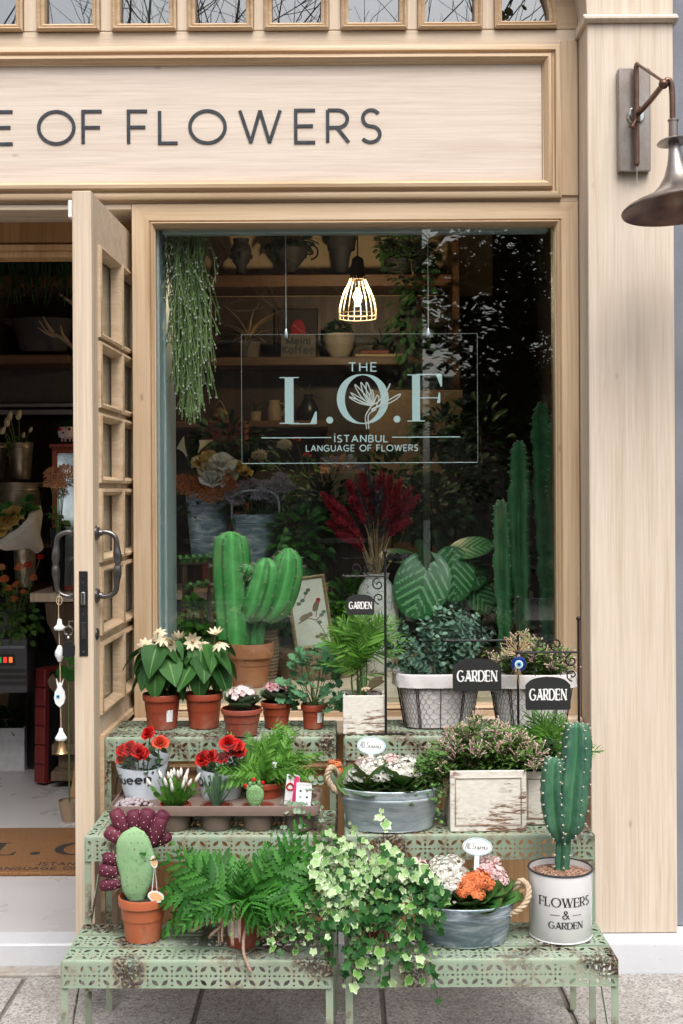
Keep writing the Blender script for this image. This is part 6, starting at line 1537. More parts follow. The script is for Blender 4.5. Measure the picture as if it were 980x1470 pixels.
q = MB(); q.tube([(.012*cos(a_)-.004, 0, .012*sin(a_)) for a_ in [k_*pi/8 for k_ in range(17)]], .0022, 6); q.tube([(-.004,0,.012),(-.002,0,.026),(.012,0,.027)], .0018, 6); q.build('key', 'chrome', t_)
q = MB(); q.tube([(-.004,0,-.012),(-.004,0,-.03)], .0022, 6); q.sphere((-.004,0,-.02), .005, 8, 6); q.build('key_chain', 'chrome', t_)
q = MB(); q.extrude_xz([(-.012,-.03),(.006,-.03),(.014,-.045),(.013,-.07),(.006,-.074),(-.012,-.074),(-.019,-.07),(-.019,-.045)], -.006, .006); q.build('fob', 'black_plastic', t_)
# ------------------------------------------------------------------ door mat
q = MB(); q.box((-1.45, 4.545, ZF), (-.60, 5.15, ZF+.016), .004); mat_ = tag(q.build('door_mat', 'coir', None), 'brown coir door mat with black L.O.F print inside the doorway', 'door mat')
zz = ZF+.0165
flat_ = Matrix.Rotation(-pi/2, 4, 'X')
def mat_print(s, x, y, h, wgt, style, track, sx=1.0, thin=None):
    mb, wd = text(s, h, wgt, .0006, style, track, thin); mb.build('lettering', 'mat_print', mat_, smooth=0, M=T(x, y, zz) @ flat_ @ Matrix.Diagonal((sx,1,1,1)))
mat_print('L.O.F', -1.03, 4.76, .165, .036, 'serif', .50, 1.0, .008); mat_print('THE', -1.03, 4.99, .03, .007, 'sans', .4); mat_print('İSTANBUL', -1.03, 4.625, .035, .005, 'sans', .3); mat_print('LANGUAGE OF FLOWERS', -1.03, 4.572, .032, .0045, 'sans', .3)
# ------------------------------------------------------------------ shelving on the back wall
YS = 6.25
shu = thing('wall_shelving', 'dark wooden wall shelving seen through the window', 'shelf', (P(450,500,YS).x, YS, ZF))
def zpx(py, Y): return CAMZ-(py-CY)*Y/F
def xpx(px, Y): return (px-CX)*Y/F
def sb(name, x0, x1, py0, py1, d_=.30, m='shelf_wood', Y=YS): q = MB(); q.box((xpx(x0,Y), Y, zpx(py1,Y)), (xpx(x1,Y), Y+d_, zpx(py0,Y)), .003); return q.build(name, m, shu, world=True)
b_1 = sb('board', -160, 650, 394, 411); b_2 = sb('board', 235, 650, 512, 524); b_3 = sb('board', 235, 470, 603, 613); b_4 = sb('board', -160, 100, 507, 519)
sb('upright', 226, 234.5, 330, 1090); sb('upright', 651, 661, 330, 1090)
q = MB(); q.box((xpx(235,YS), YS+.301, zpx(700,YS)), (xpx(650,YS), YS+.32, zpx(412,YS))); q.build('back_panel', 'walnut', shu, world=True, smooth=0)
q = MB(); q.box((xpx(234,YS), YS+.33, zpx(411,YS)), (xpx(720,YS), YS+.35, 3.4)); q.build('upper_panel', 'plaster_warm', shu, world=True, smooth=0)
def Pb(px, py, Y):
    p = P(px, py, Y)
    if Y > 6.2: p.z = zpx(py, YS)+.0008
    return p
def vessel(name, label, cat, px, py, Y, prof, mat, group=None, n=24, holes=None):
    p = Pb(px, py, Y); t2 = thing(name, label, cat, p, group); k2 = S(1, Y); q = MB(); pr = [(r_*k2, z_*k2) for r_, z_ in prof]; top = pr[-1]
    q.lathe(pr+[(top[0]*.93, top[1]), (top[0]*.85, top[1]*.7)], n); q.build('body', mat, t2); return t2, k2
def bush(parent, n, rx, ry, rz, c, leaf, size, mat, seed=0, name='foliage', droop=.2):
    rr2 = random.Random(seed); mb = MB()
    for i in range(n):
        d = Vector((rr2.gauss(0,1), rr2.gauss(0,1), rr2.gauss(0,1))).normalized()*(rr2.random()**.45); p = Vector(c)+Vector((d.x*rx, d.y*ry, d.z*rz)); mb.put(leaf, orient(p, d+Vector((0,-.2,-droop)), (d.x, d.y-.6, d.z+.6), size*rr2.uniform(.7,1.25), rr2.uniform(-.6,.6)))
    return foliage(mb, mat, parent, name)
def spider(parent, n, L_, c, mat, wd=.05, seed=0):
    rr2 = random.Random(seed); mb = MB()
    for i in range(n):
        az = i*2.4; el = radians(rr2.uniform(30,80)); d = sph(az, el); l_ = L_*rr2.uniform(.7,1.1); mb.put(blade(l_, l_*wd, 7, 1, lambda t: (1-t**3)*.9+.05, .3, .75), orient(c, d, (-d.x*.2, -d.y*.2, 1)))
    return foliage(mb, mat, parent, 'foliage', False)
# top board
def bust(px, label, s, m):
    t2 = thing('head_planter', label, 'vase', Pb(px, 394, YS+.12), 'head shaped planters'); k2 = S(1, YS)*s
    q = MB(); q.lathe([(13,0),(13,3),(8,6),(6,14),(7,18),(12,24),(15,32),(15.5,40),(13,48),(11,52),(12,58),(10,58)], 20, rfun=lambda th, z: 1.0)
    for v in q.v: v *= k2
    q.build('head', m, t2); q = MB(); q.tube([Vector((0,-15.5,36))*k2, Vector((0,-19,30))*k2, Vector((0,-15,28))*k2], [1.2*k2,2.2*k2,1.5*k2], 6); q.build('nose', m, t2)
    for sx in (-1,1): q = MB(); q.sphere(Vector((sx*15.5,0,32))*k2, 3*k2, 8, 6, (.5,1,1.3)); q.build('ear', m, t2)
bust(268, 'ochre head shaped planter at the left end of the top shelf', .9, 'stoneware'); bust(346, 'dark head shaped planter beside the urn on the top shelf', 1.0, 'clay_dark')
t2, k2 = vessel('urn', 'dark leafy urn with scrolled handle on the top shelf', 'urn', 418, 394, YS+.14, [(14,0),(14,3),(6,8),(8,14),(20,30),(24,42),(22,46)], 'clay_dark'); bush(t2, 160, 36*k2, 22*k2, 22*k2, (0,0,56*k2), rleaf, 12*k2, 'leaf_dark', 1)
q = MB(); q.tube([p*k2*1.0+Vector((28*k2,0,40*k2)) for p in scroll(0,0,12,1.4,-pi/2,1)], 1.3*k2, 6); q.build('handle', 'black_iron', t2)
t2, k2 = vessel('vase', 'black flared vase with trailing foliage on the top shelf', 'vase', 490, 394, YS+.12, [(12,0),(12,3),(9,8),(12,30),(19,52),(23,58)], 'clay_dark'); bush(t2, 120, 22*k2, 15*k2, 16*k2, (0,0,64*k2), rleaf, 10*k2, 'leaf_dark', 2)
t2, k2 = vessel('pot', 'dark pot of fern on the right of the top shelf', 'potted plant', 572, 394, YS+.12, [(16,0),(18,4),(22,26)], 'clay_dark'); bush(t2, 220, 34*k2, 18*k2, 24*k2, (0,0,42*k2), rleaf, 11*k2, 'leaf_jasmine', 3); bush(t2, 80, 14*k2, 10*k2, 34*k2, (44*k2,0,20*k2), rleaf, 9*k2, 'leaf_dark', 4)
# second board
t2, k2 = vessel('pot', 'spider plant in a clay pot on the second shelf', 'potted plant', 357, 512, YS+.1, [(13,0),(14,2),(17,24)], 'clay_grey'); spider(t2, 38, 62*k2, (0,0,24*k2), 'straw', .07, 1)
p = Pb(428, 512, YS+.04); t2 = thing('coffee_sign', 'small dark Meinl Kaffee sign board on the second shelf', 'sign', p); k2 = S(1, YS)
q = MB(); q.box((-25*k2,0,0), (25*k2,.01,34*k2), .002); q.build('board', 'clay_grey', t2); plane_print('Meinl', 10*k2, 2.6*k2, t2, (0,-.0005,19*k2), 'print_black', 'sans', .35, .001); plane_print('Kaffee', 10*k2, 2.6*k2, t2, (0,-.0005,6*k2), 'print_black', 'sans', .30, .001)
p = Pb(428, 512, YS+.28); t2 = thing('dark_poster', 'dark framed print leaning behind the coffee sign', 'picture', p); q = MB(); q.box((-34*k2,0,0), (34*k2,.012,84*k2), .002); q.build('print', 'ink_dark', t2); q = MB(); q.rectframe(-34*k2,34*k2,0,84*k2,[(0,0),(0,.012),(4*k2,.014),(5*k2,.0)],0); q.build('frame', 'walnut', t2); q = MB(); q.sphere((0,-.002,45*k2), 14*k2, 12, 8, (.8,.1,1.4)); q.build('picture_shape', 'ink_red', t2)
t2, k2 = vessel('bowl', 'wide stoneware bowl on the second shelf', 'bowl', 487, 512, YS+.1, [(12,0),(13,2),(20,14),(25,34)], 'stoneware'); bush(t2, 60, 16*k2, 12*k2, 9*k2, (0,0,44*k2), rleaf, 10*k2, 'leaf_dark', 5)
p = Pb(545, 512, YS+.08); t2 = thing('book', 'tan book lying at the bottom of the shelf pile', 'book', p, 'books piled on the second shelf'); q = MB(); q.box((-35*k2,0,0), (35*k2,.16,6*k2), .002); q.build('cover', 'book_tan', t2)
p = Pb(538, 512, YS+.08)+Vector((0,0,6*k2)); t2 = thing('book', 'red brown book on top of the shelf pile', 'book', p, 'books piled on the second shelf'); q = MB(); q.box((-20*k2,0,0.001), (20*k2,.14,5*k2), .002); q.build('cover', 'book_red', t2)
for i, (px, sc_) in enumerate(((548,1.0), (606,.9))):
    t2, k2 = vessel('pot', ('air plant in a dark pot behind the books' if i == 0 else 'air plant in a dark pot at the right end of second shelf'), 'potted plant', px, 512, YS+.2, [(10,0),(12,2),(14,20)], 'clay_dark'); spider(t2, 30, 58*k2*sc_, (0,0,18*k2), 'leaf_dark', .05, 7+i)
# third board
t2, k2 = vessel('pot', 'little succulent pot on the third shelf', 'potted plant', 366, 603, YS+.1, [(8,0),(9,14)], 'clay_tan'); spider(t2, 16, 24*k2, (0,0,13*k2), 'leaf_aloe', .12, 3)
t2, k2 = vessel('jug', 'brown jug on the third shelf', 'jug', 393, 603, YS+.1, [(9,0),(10,3),(11,14),(8,26),(9,30)], 'clay_tan'); q = MB(); q.tube(spline([Vector((9,0,26))*k2, Vector((17,0,22))*k2, Vector((11,0,8))*k2],5), 1.5*k2, 6); q.build('handle', 'clay_tan', t2)
p = P(315, 605, 5.6); t2 = thing('copper_kettle', 'small copper kettle glinting left of the sign', 'kettle', p); k2 = S(1, 5.6); q = MB(); q.lathe([(9,0),(13,4),(14,10),(9,17),(3,19),(0,21)], 20)
for v in q.v: v *= k2
q.build('body', 'brass', t2); q = MB(); q.tube([Vector((12,0,8))*k2, Vector((22,0,14))*k2], [2*k2,1*k2], 6); q.build('spout', 'brass', t2); q = MB(); q.tube(spline([Vector((-9,0,15))*k2, Vector((0,0,30))*k2, Vector((9,0,15))*k2],5), 1*k2, 6); q.build('handle', 'brass', t2)
p = P(320, 618, 5.6); t2 = thing('shop_box', 'red box under the copper kettle', 'box', p); q = MB(); q.box((-28*k2,-.08,zpx(850,5.2)-p.z+.001), (34*k2,.12,12*k2), .003); q.build('carton', 'book_red', t2)
t2, k2 = vessel('black_vase', 'black glass vase with dried flower behind the sign letter L', 'vase', 443, 603, YS+.1, [(10,0),(14,6),(15,16),(9,28),(6,34),(7,38)], 'black_plastic'); spider(t2, 14, 26*k2, (0,0,34*k2), 'straw', .12, 5)
# plywood screen behind the sign
p = P(610, 700, 5.75); t2 = thing('plywood_screen', 'warm plywood screen behind the lower right of the hanging sign', 'screen', p); k2 = S(1, 5.75); q = MB(); q.box((-80*k2,.012,ZF-p.z+.001), (55*k2,.03,140*k2), .002); q.build('panel', 'plywood', t2)
# ------------------------------------------------------------------ pendant lamp
pc = P(513, 372, 5.5); t_ = thing('pendant_lamp', 'lit pendant lamp with white wire cage shade', 'pendant lamp', pc); k = S(1, 5.5)
q = MB(); q.tube([(0,0,0), (0,0,3.40-pc.z)], .003, 6); q.build('cord', 'black_plastic', t_)
q = MB(); q.lathe([(3*k,4*k),(8*k,0),(10*k,-14*k),(11*k,-30*k),(9*k,-30*k)], 20, capb=True); q.build('cap', 'walnut', t_)
for i in range(18):
    a = 2*pi*i/18; q = MB(); q.tube(spline([Vector((cos(a)*r_*k, sin(a)*r_*k, z_*k)) for r_, z_ in ((9,-22),(15,-36),(22,-52),(26.5,-70),(27,-85))],4), .42*k, 5); q.build('wire', 'stoneware', t_, fixn=False)
q = MB()
for r_, z_ in ((27,-85),(26.4,-79)): q.tube([(cos(2*pi*j/32)*r_*k, sin(2*pi*j/32)*r_*k, z_*k) for j in range(33)], .5*k, 5, cap=False)
q.build('ring', 'clay_tan', t_, fixn=False)
q = MB(); q.lathe([(0,-70*k),(5*k,-67*k),(9*k,-58*k),(9.5*k,-50*k),(7*k,-40*k),(4.5*k,-32*k),(4*k,-28*k)], 18); q.build('bulb', 'bulb_glass', t_)
q = MB(); q.tube([(0,0,-42*k),(0,0,-60*k)], 2.4*k, 8); q.build('filament', 'filament', t_)
ld = bpy.data.lights.new('pendant_bulb', 'POINT'); ld.energy = 19; ld.color = (1.0,.72,.44); ld.shadow_soft_size = .03; lo = bpy.data.objects.new('pendant_bulb', ld); COL.objects.link(lo); lo.parent = t_; lo.location = (0,0,-52*k)
# ------------------------------------------------------------------ hanging acrylic sign
YA_ = 4.12; pc = P(516, 572, YA_); t_ = thing('hanging_sign', 'clear acrylic L.O.F sign hanging on two cables inside the window', 'sign', pc); k = S(1, YA_)
q = MB(); q.box((-169*k,.0,-92*k), (169*k,.005,92*k), .0008); pn = q.build('acrylic_panel', 'acrylic', t_, smooth=0)
q = MB(); q.box((-169*k,-.0006,-93*k), (169*k,.0056,-92.1*k)); q.build('lit_edge', 'vinyl_pale', pn, smooth=0)
for xe in (-169.6, 169): q = MB(); q.box((xe*k,-.0004,-92*k), ((xe+.5)*k,.0054,92*k)); q.build('lit_edge', 'cellophane_edge', pn, smooth=0)
q = MB(); q.box((-169*k,-.0004,92.1*k), (169*k,.0054,92.6*k)); q.build('lit_edge', 'cellophane_edge', pn, smooth=0)
for px in (411, 615):
    x = (px-516)*k; q = MB(); q.tube([(x,.0025,86*k), (x,.0025,252*k)], .0013, 6); cb = q.build('cable', 'label_white', t_); q = MB(); q.lathe([(0,0),(4*k,0),(4*k,8*k),(2*k,14*k),(0,15*k)], 12); q.build('cable_grip', 'chrome', cb, M=T(x,.0025,86*k)); 
YV = -.0012
def vin(s, cx, y0, y1, wgt, style, track, wpx=None, thin=None):
    mb, wd = text(s, (y1-y0)*k, wgt*k, .0005, style, track, thin*k if thin else None); sc2 = (wpx*k/wd) if wpx else 1.0
    for v in mb.v: v.x *= sc2
    return mb.build('lettering', 'vinyl_pale', pn, smooth=0, M=T((cx-516)*k, YV, (572-y1)*k))
vin('THE', 521, 521, 533, 1.7, 'sans', .42, 39); vin('İSTANBUL', 518, 625, 634.5, 1.5, 'sans', .34, 76); vin('LANGUAGE OF FLOWERS', 519, 639, 647.5, 1.3, 'sans', .30, 160)
def vg(ch, px, y0, y1, wgt, wpx, thin=1.4):
    h_ = (y1-y0)*k; mb, wd = glyph(ch, h_, wgt*k, .0005, 'serif', thin*k); s2 = wpx*k/max(wd, 1e-6) if ch != '.' else 1.0
    for v in mb.v: v.x *= s2
    return mb.build('lettering', 'vinyl_pale', pn, smooth=0, M=T((px-516)*k, YV, (572-y1)*k))
vg('L', 415, 541, 608, 11, 38); vg('O', 489, 538, 608, 12.5, 63); vg('F', 597, 538, 605.5, 11, 36); vg('.', 473, 595, 608, 9, 1); vg('.', 569.5, 593, 607, 9, 1)
for x0, x1 in ((375,475), (562,660)): q = MB(); q.box(((x0-516)*k,YV,-56.6*k), ((x1-516)*k,YV+.0005,-55.3*k)); q.build('rule', 'vinyl_pale', pn, smooth=0)
def petal_line(pts, w_=.85):
    q = MB(); q.tube([Vector(((x-516)*k, YV-.0002, (572-y)*k)) for x, y in [(p.x, p.y) for p in spline([Vector((a,b,0)) for a, b in pts], 6)]], w_*k, 4, cap=False); q.build('flower_line', 'label_white', pn, fixn=False)
for tip, sd in (((509,552),1), ((518,549),1), ((526,549),1), ((503,564),1), ((501,570),1), ((534,560),-1)):
    b0 = (533,583); mx, my = (tip[0]+b0[0])/2, (tip[1]+b0[1])/2; petal_line([b0, (mx-3*sd,my+2), tip, (mx+4*sd,my+1), b0])
petal_line([(533,583),(546,574),(556,560),(560,551),(553,566),(548,580),(533,590)]); petal_line([(533,588),(552,578),(574,566),(568,574),(548,584)]); petal_line([(533,583),(527,592),(524,600),(526,616)]); petal_line([(540,588),(530,594),(528,602),(529,616)]); petal_line([(536,580),(541,568),(544,573),(540,582)])
# ------------------------------------------------------------------ mistletoe cactus hanging at the window edge
Yr = 4.10; pc = P(264, 318, Yr); t_ = thing('mistletoe_cactus', 'mistletoe cactus hanging in long pale green strands at window edge', 'plant', pc)
q = MB(); q.lathe([(.05,0),(.07,.10),(.068,.10)], 20); q.build('pot', 'clay_grey', t_, M=T(0,.03,-.02))
mb = MB(); tp = MB(); rr = random.Random(5)
for i in range(230):
    ex = rr.gauss(270, 17); ey = 470+150*rr.random()**.7-abs(ex-270)*1.5; 
    if i < 60: ey = rr.uniform(360, 470)
    ex = min(318, max(234, ex + (12 if ey > 440 else 0)*rr.random())); s0 = Vector((rr.uniform(-.05,.05), rr.uniform(-.04,.04), .06)); e = P(ex, ey, Yr+rr.uniform(-.07,.07))-pc
    m1 = Vector((s0.x*.9+e.x*.25+rr.uniform(-.02,.02), s0.y+e.y*.3, s0.z*.5+e.z*.25)); m2 = s0.lerp(e,.62)+Vector((rr.uniform(-.025,.025), rr.uniform(-.02,.02), rr.uniform(-.02,.02)))
    pts = spline([s0, m1, m2, e], 6); mb.tube(pts, .0015, 4, cap=False)
    for j in range(7, len(pts), 2):
        d = (pts[j]-pts[j-1]).normalized(); b_ = (d+Vector((rr.uniform(-.6,.6), rr.uniform(-.6,.6), -.3))).normalized(); f_ = pts[j]+b_*rr.uniform(.02,.045); mb.tube([pts[j], pts[j].lerp(f_,.5)+Vector((rr.uniform(-.004,.004),0,0)), f_], .0014, 4, cap=False); tp.sphere(f_, .0036, 5, 4)
foliage(mb, 'leaf_rhipsalis', t_, 'strands'); foliage(tp, 'petal_white', t_, 'flower_tips')
# ------------------------------------------------------------------ display ledge
ZL = .828
q = MB(); q.box((xin+.012, 3.992, ZL-.03), (XR+.12, 5.05, ZL), .003); q.build('display_ledge', 'oak_horizontal', sf, world=True)
q = MB(); q.box((xin+.012, 5.0, ZF), (XR+.12, 5.04, ZL-.031)); q.build('ledge_front', 'walnut', sf, world=True, smooth=0)
def lz(px, py, Y): p = P(px, py, Y); p.z = ZL+.0008; return p
# big cactus in terracotta
pc = lz(359, 985, 4.22); t_ = thing('ribbed_cactus', 'thick green ribbed cactus with three arms in a terracotta pot', 'cactus', pc); k = S(1, 4.22)
pot(t_, 34*k, 25*k, 62*k, 'terracotta', 20*k)
def Lb(px, py, dy=0.0): return P(px, py, 4.22+dy)-pc
for nm, path, radii, rb, ph in (('trunk', [Lb(338,938), Lb(337,900), Lb(334,850), Lb(332,800), Lb(331,775), Lb(331,763)], [22*k,26*k,27*k,28*k,27*k,23*k,6*k], 6, .2), ('arm', [Lb(352,888,-.02), Lb(366,870,-.03), Lb(376,840,-.03), Lb(381,815,-.03), Lb(382,801,-.03)], [11*k,22*k,24*k,23*k,19*k,6*k], 6, .6), ('arm', [Lb(380,890,.0), Lb(398,865,.0), Lb(409,830,.0), Lb(413,805,.0), Lb(413,787,.0)], [11*k,23*k,25*k,24*k,20*k,6*k], 6, .1), ('arm', [Lb(352,830,-.03), Lb(356,818,-.05), Lb(358,812,-.055)], [8*k,11*k,10*k,3*k], 6, 0), ('arm', [Lb(366,935,.02), Lb(368,900,.02), Lb(372,880,.02)], [12*k,13*k,12*k,8*k], 6, 0)):
    mb, cr = column(path, radii, rb, .42, rb*6, ph); o = mb.build(nm, 'cactus_green', t_, smooth=180); spines_on(cr, 4, 6.5*k, .9*k, 6).build('spines', 'areole', o, fixn=False, smooth=180)['kind'] = 'stuff'
# zebra-banded twisted sansevieria / orchid cactus arms
def banded(px0, py0, px1, py1, Y, label, n=9):
    a, b = P(px0,py0,Y), P(px1,py1,Y); t2 = thing('twisted_stem', label, 'plant', a, 'twisted banded stems'); mb = MB(); dk = MB(); d = (b-a)
    for i in range(n):
        p = d*(i/n); mb.put(blade(1,.7,3,1,None,.4,.2), orient(p, d.normalized()+Vector((0,0,.9*(-1)**i)), (0,-1,.2), d.length*.22, .3*(-1)**i)); dk.put(blade(1,.5,3,1,None,.4,.2), orient(p+d*.04+Vector((0,-.004,0)), d.normalized()+Vector((0,0,-.9*(-1)**i)), (0,-1,.2), d.length*.18))
    foliage(mb, 'leaf_epi', t2, 'bands', False); foliage(dk, 'leaf_dark', t2, 'dark_bands', False); q = MB(); q.tube([(0,0.004,0), d+Vector((0,.004,0))], .004, 6); q.build('stem', 'stem_green', t2)
    q = MB(); q.tube(spline([Vector((0,.006,0)), Vector((d.x*.1,.05,-.1)), Vector((0.02,.09,-(a.z-ZL)))],4), .004, 6); q.build('lower_stem', 'stem_brown', t2)
banded(302, 800, 258, 803, 4.4, 'banded twisted stem reaching left behind the ribbed cactus'); banded(392, 812, 411, 762, 4.45, 'banded twisted stem rising behind the cactus arms'); banded(300, 836, 264, 842, 4.42, 'lower banded twisted stem left of the ribbed cactus', 6); banded(352, 800, 347, 782, 4.4, 'short banded stem between cactus arms', 5)
# rope wrapped pot
pc = lz(378, 955, 4.40); t_ = thing('rope_pot', 'rope wrapped pot behind the terracotta cactus pot', 'pot', pc); k = S(1, 4.40)
for j in range(14): q = MB(); r_ = (17+4*sin(pi*j/13))*k; q.tube([(r_*cos(2*pi*i/24), r_*sin(2*pi*i/24), (2.5+j*5)*k) for i in range(25)], 2.6*k, 6, cap=False); q.build('rope_coil', 'clay_tan', t_, fixn=False)
q = MB(); q.lathe([(14*k,0),(16*k,68*k)], 20, capt=True); q.build('core', 'clay_dark', t_); bush(t_, 70, 26*k, 20*k, 16*k, (6*k,0,88*k), rleaf, 15*k, 'leaf_rabbit', 8)
# log slice and bird print
pc = P(452, 962, 4.47); pc.z = ZL+.0008; t_ = thing('log_slice', 'round log slice on the display ledge under the bird print', 'wood slice', pc); k = S(1, 4.47); hh_ = P(0,934,4.47).z-ZL
q = MB(); q.lathe([(58*k,0),(60*k,hh_*.5),(58*k,hh_),(0,hh_)], 40, rfun=lambda th, z: 1+.03*sin(3*th+1)+.015*sin(11*th)); q.build('log', 'carved_wood', t_)
pc = P(452, 930, 4.46); pc.z = ZL+hh_+.004; t_ = thing('framed_print', 'framed bird and branch print tilted on the log slice', 'picture', pc); t_.rotation_euler = (radians(-10), radians(-7), radians(8)); fw, fh = 58*k, 104*k
q = MB(); q.rectframe(-fw/2, fw/2, 0, fh, [(0,-.01),(0,.006),(2*k,.009),(4*k,.006),(5*k,.001)], 0); q.build('frame', 'gilt', t_); q = MB(); q.box((-fw/2+.002,-.0005,.002), (fw/2-.002,.009,fh-.002)); pp = q.build('paper', 'paper_cream', t_, smooth=0)
def ink(pts, r_, m): q = MB(); q.tube([Vector((x*k,-.0012,y*k)) for x, y in pts], [r_*k]*len(pts), 4); q.build('ink_mark', m, pp, fixn=False)
ink([(-18,38),(-4,44),(8,40),(20,48)], .7, 'ink_brown'); ink([(8,40),(14,28),(20,12)], .6, 'ink_brown'); ink([(-16,64),(-6,72),(2,84)], .5, 'ink_brown'); ink([(14,60),(10,52),(8,44)], .6, 'ink_brown')
for (bx, by, an, m1, m2) in ((-8,46,20,'ink_brown','ink_brown'), (10,60,60,'ink_brown','ink_red')):
    q = MB(); q.extrude_xz([((bx+cos(radians(an))*9*cos(a_)-sin(radians(an))*4*sin(a_))*k, (by+sin(radians(an))*9*cos(a_)+cos(radians(an))*4*sin(a_))*k) for a_ in [j*pi/8 for j in range(16)]], -.0016, -.0006); q.build('painted_bird', m1, pp, smooth=0); q = MB(); q.extrude_xz([((bx+cos(radians(an))*9+3.4*cos(a_))*k, (by+sin(radians(an))*9+3.4*sin(a_))*k) for a_ in [j*pi/6 for j in range(12)]], -.002, -.0017); q.build('painted_head', m2, pp, smooth=0)
for (x, y, m_) in ((-14,66,'ink_green'),(-8,70,'ink_green'),(2,84,'ink_brown'),(-2,80,'ink_green'),(16,46,'ink_green'),(12,36,'ink_green'),(14,12,'ink_red'),(6,16,'ink_brown'),(12,18,'ink_brown'),(18,16,'ink_green'),(20,50,'ink_green')): q = MB(); q.extrude_xz([((x+3.4*cos(a_))*k, (y+2.6*sin(a_))*k) for a_ in [j*pi/5 for j in range(10)]], -.0016, -.0006); q.build('painted_leaf', m_, pp, smooth=0)
# white vase with dried grasses
pc = lz(541, 965, 4.55); t_ = thing('crackled_vase', 'white crackled vase behind the palm', 'vase', pc); k = S(1, 4.55)
q = MB(); q.lathe([(20*k,0),(22*k,3*k),(29*k,40*k),(32*k,75*k),(31*k,100*k),(24*k,122*k),(17*k,132*k),(19*k,140*k),(17*k,140*k),(14*k,120*k)], 32, rfun=lambda th, z: 1+.015*sin(9*th)+.01*sin(z*90)); q.build('body', 'crackle_vase', t_)
mth = Vector((0,0,138*k))
t_ = thing('dried_grasses', 'spray of crimson and plum dried grasses in the white vase', 'dried flowers', pc+mth); pm = pc+mth
rr = random.Random(3)
def plume(parent, tip, ln, rad_, m, seed):
    e = P(tip[0], tip[1], 4.55+rr.uniform(-.12,.1))-pm; pts = spline([Vector((rr.uniform(-.02,.02), rr.uniform(-.02,.02), -.05)), e*.5+Vector((-e.x*.12,0,.02)), e], 7); q = MB(); q.tube(pts, .0017, 5, cap=False); L0 = len(pts); stm = q.build('stem', 'straw', parent, fixn=False)
    mb = MB(); st_i = int(L0*(1-ln)); 
    for j in range(st_i, L0-1):
        for s in range(26):
            u = rr.random(); p = pts[j].lerp(pts[j+1], u); f = ((j-st_i)+u)/(L0-1-st_i); d = (pts[j+1]-pts[j]).normalized(); o_ = d.orthogonal(); o_.rotate(Matrix.Rotation(rr.uniform(0,6.3),3,d)); w_ = rad_*sin(pi*(.12+.83*f))**.6; mb.put(nl, orient(p, d*.9+o_*.8, o_, w_*1.5))
    o = foliage(mb, m, stm, 'plume'); return o
for tip in ((462,708),(470,722),(478,738),(500,690),(518,680),(548,678),(560,682),(575,690),(590,700),(600,712),(485,765),(470,750),(585,745),(530,700),(505,715),(560,725)): plume(t_, tip, R.uniform(.45,.6), .026, 'dried_red', 1)
for tip in ((538,685),(525,665),(545,700),(512,700),(555,740),(590,715),(575,800),(600,800),(520,740)): plume(t_, tip, R.uniform(.42,.6), .018, 'dried_plum', 1)
# calathea
def calathea(n_r=10, n_t=56, L_=1.0):
    mb = MB(); vs = [(0,0,0)]; aa = [0]; 
    for i in range(1, n_r+1):
        q_ = i/n_r
        for kx in range(n_t):
            th = 2*pi*kx/n_t; r_ = (.52+.03*cos(2*th))*q_; x, y = r_*sin(th), r_*cos(th)*1.12
            vs.append((x, y, -.05*q_*q_+.10*abs(x)-.10*y*y)); st_ = sin((y-.9*abs(x)*1.2)*34+.6); aa.append((.5+.5*st_)*(0 if q_ > .95 else 1)*(1 if abs(x) > .02 else 1.2))
    fs = [(0, 1+(kx+1) % n_t, 1+kx) for kx in range(n_t)]
    for i in range(n_r-1):
        for kx in range(n_t): a_, b_ = 1+i*n_t, 1+(i+1)*n_t; fs.append((a_+kx, a_+(kx+1) % n_t, b_+(kx+1) % n_t, b_+kx))
    mb.add(vs, fs, aa)
    for v in mb.v: v.y += .5
    return mb.mesh('leaf', 'leaf_calathea', 180)
cm = calathea(); pc = lz(640, 960, 4.62); t_ = thing('calathea', 'calathea with round striped leaves behind the eucalyptus', 'potted plant', pc); k = S(1, 4.62); pot(t_, 36*k, 28*k, 60*k, 'clay_dark', 10*k)
for (px0, py0, dx, dz_, s, up, dy) in ((618,800,-.35,-1,80,(-.1,-1,.25),-.12), (650,790,.0,-.9,66,(.25,-.9,.6),-.06), (645,790,1.0,.15,56,(.1,-.6,.9),0), (632,800,.9,-.5,66,(0,-.9,.5),.03), (600,800,-1,.1,52,(0,-.4,.9),.1), (668,830,.7,-.9,54,(.4,-.9,.4),.02), (652,845,-.3,-.8,60,(0,-1,.3),.05)):
    p0 = P(px0, py0, 4.62+dy)-pc; inst(cm, t_, orient(p0, (dx,-.25,dz_), up, s*k)); q = MB(); q.tube(spline([(0,0,55*k), p0*.6+Vector((0,0,.05)), p0],5), .003, 5); q.build('petiole', 'stem_green', t_, fixn=False)
mb = blade(.30,.05,8,2,lambda t: .5+.5*sin(pi*t**.8),.2,.3); mb.build('leaf', 'leaf_dark', t_, smooth=180, fixn=False, M=orient(P(598,775,4.5)-pc, (.6,-.1,-1), (.3,-1,.3)))
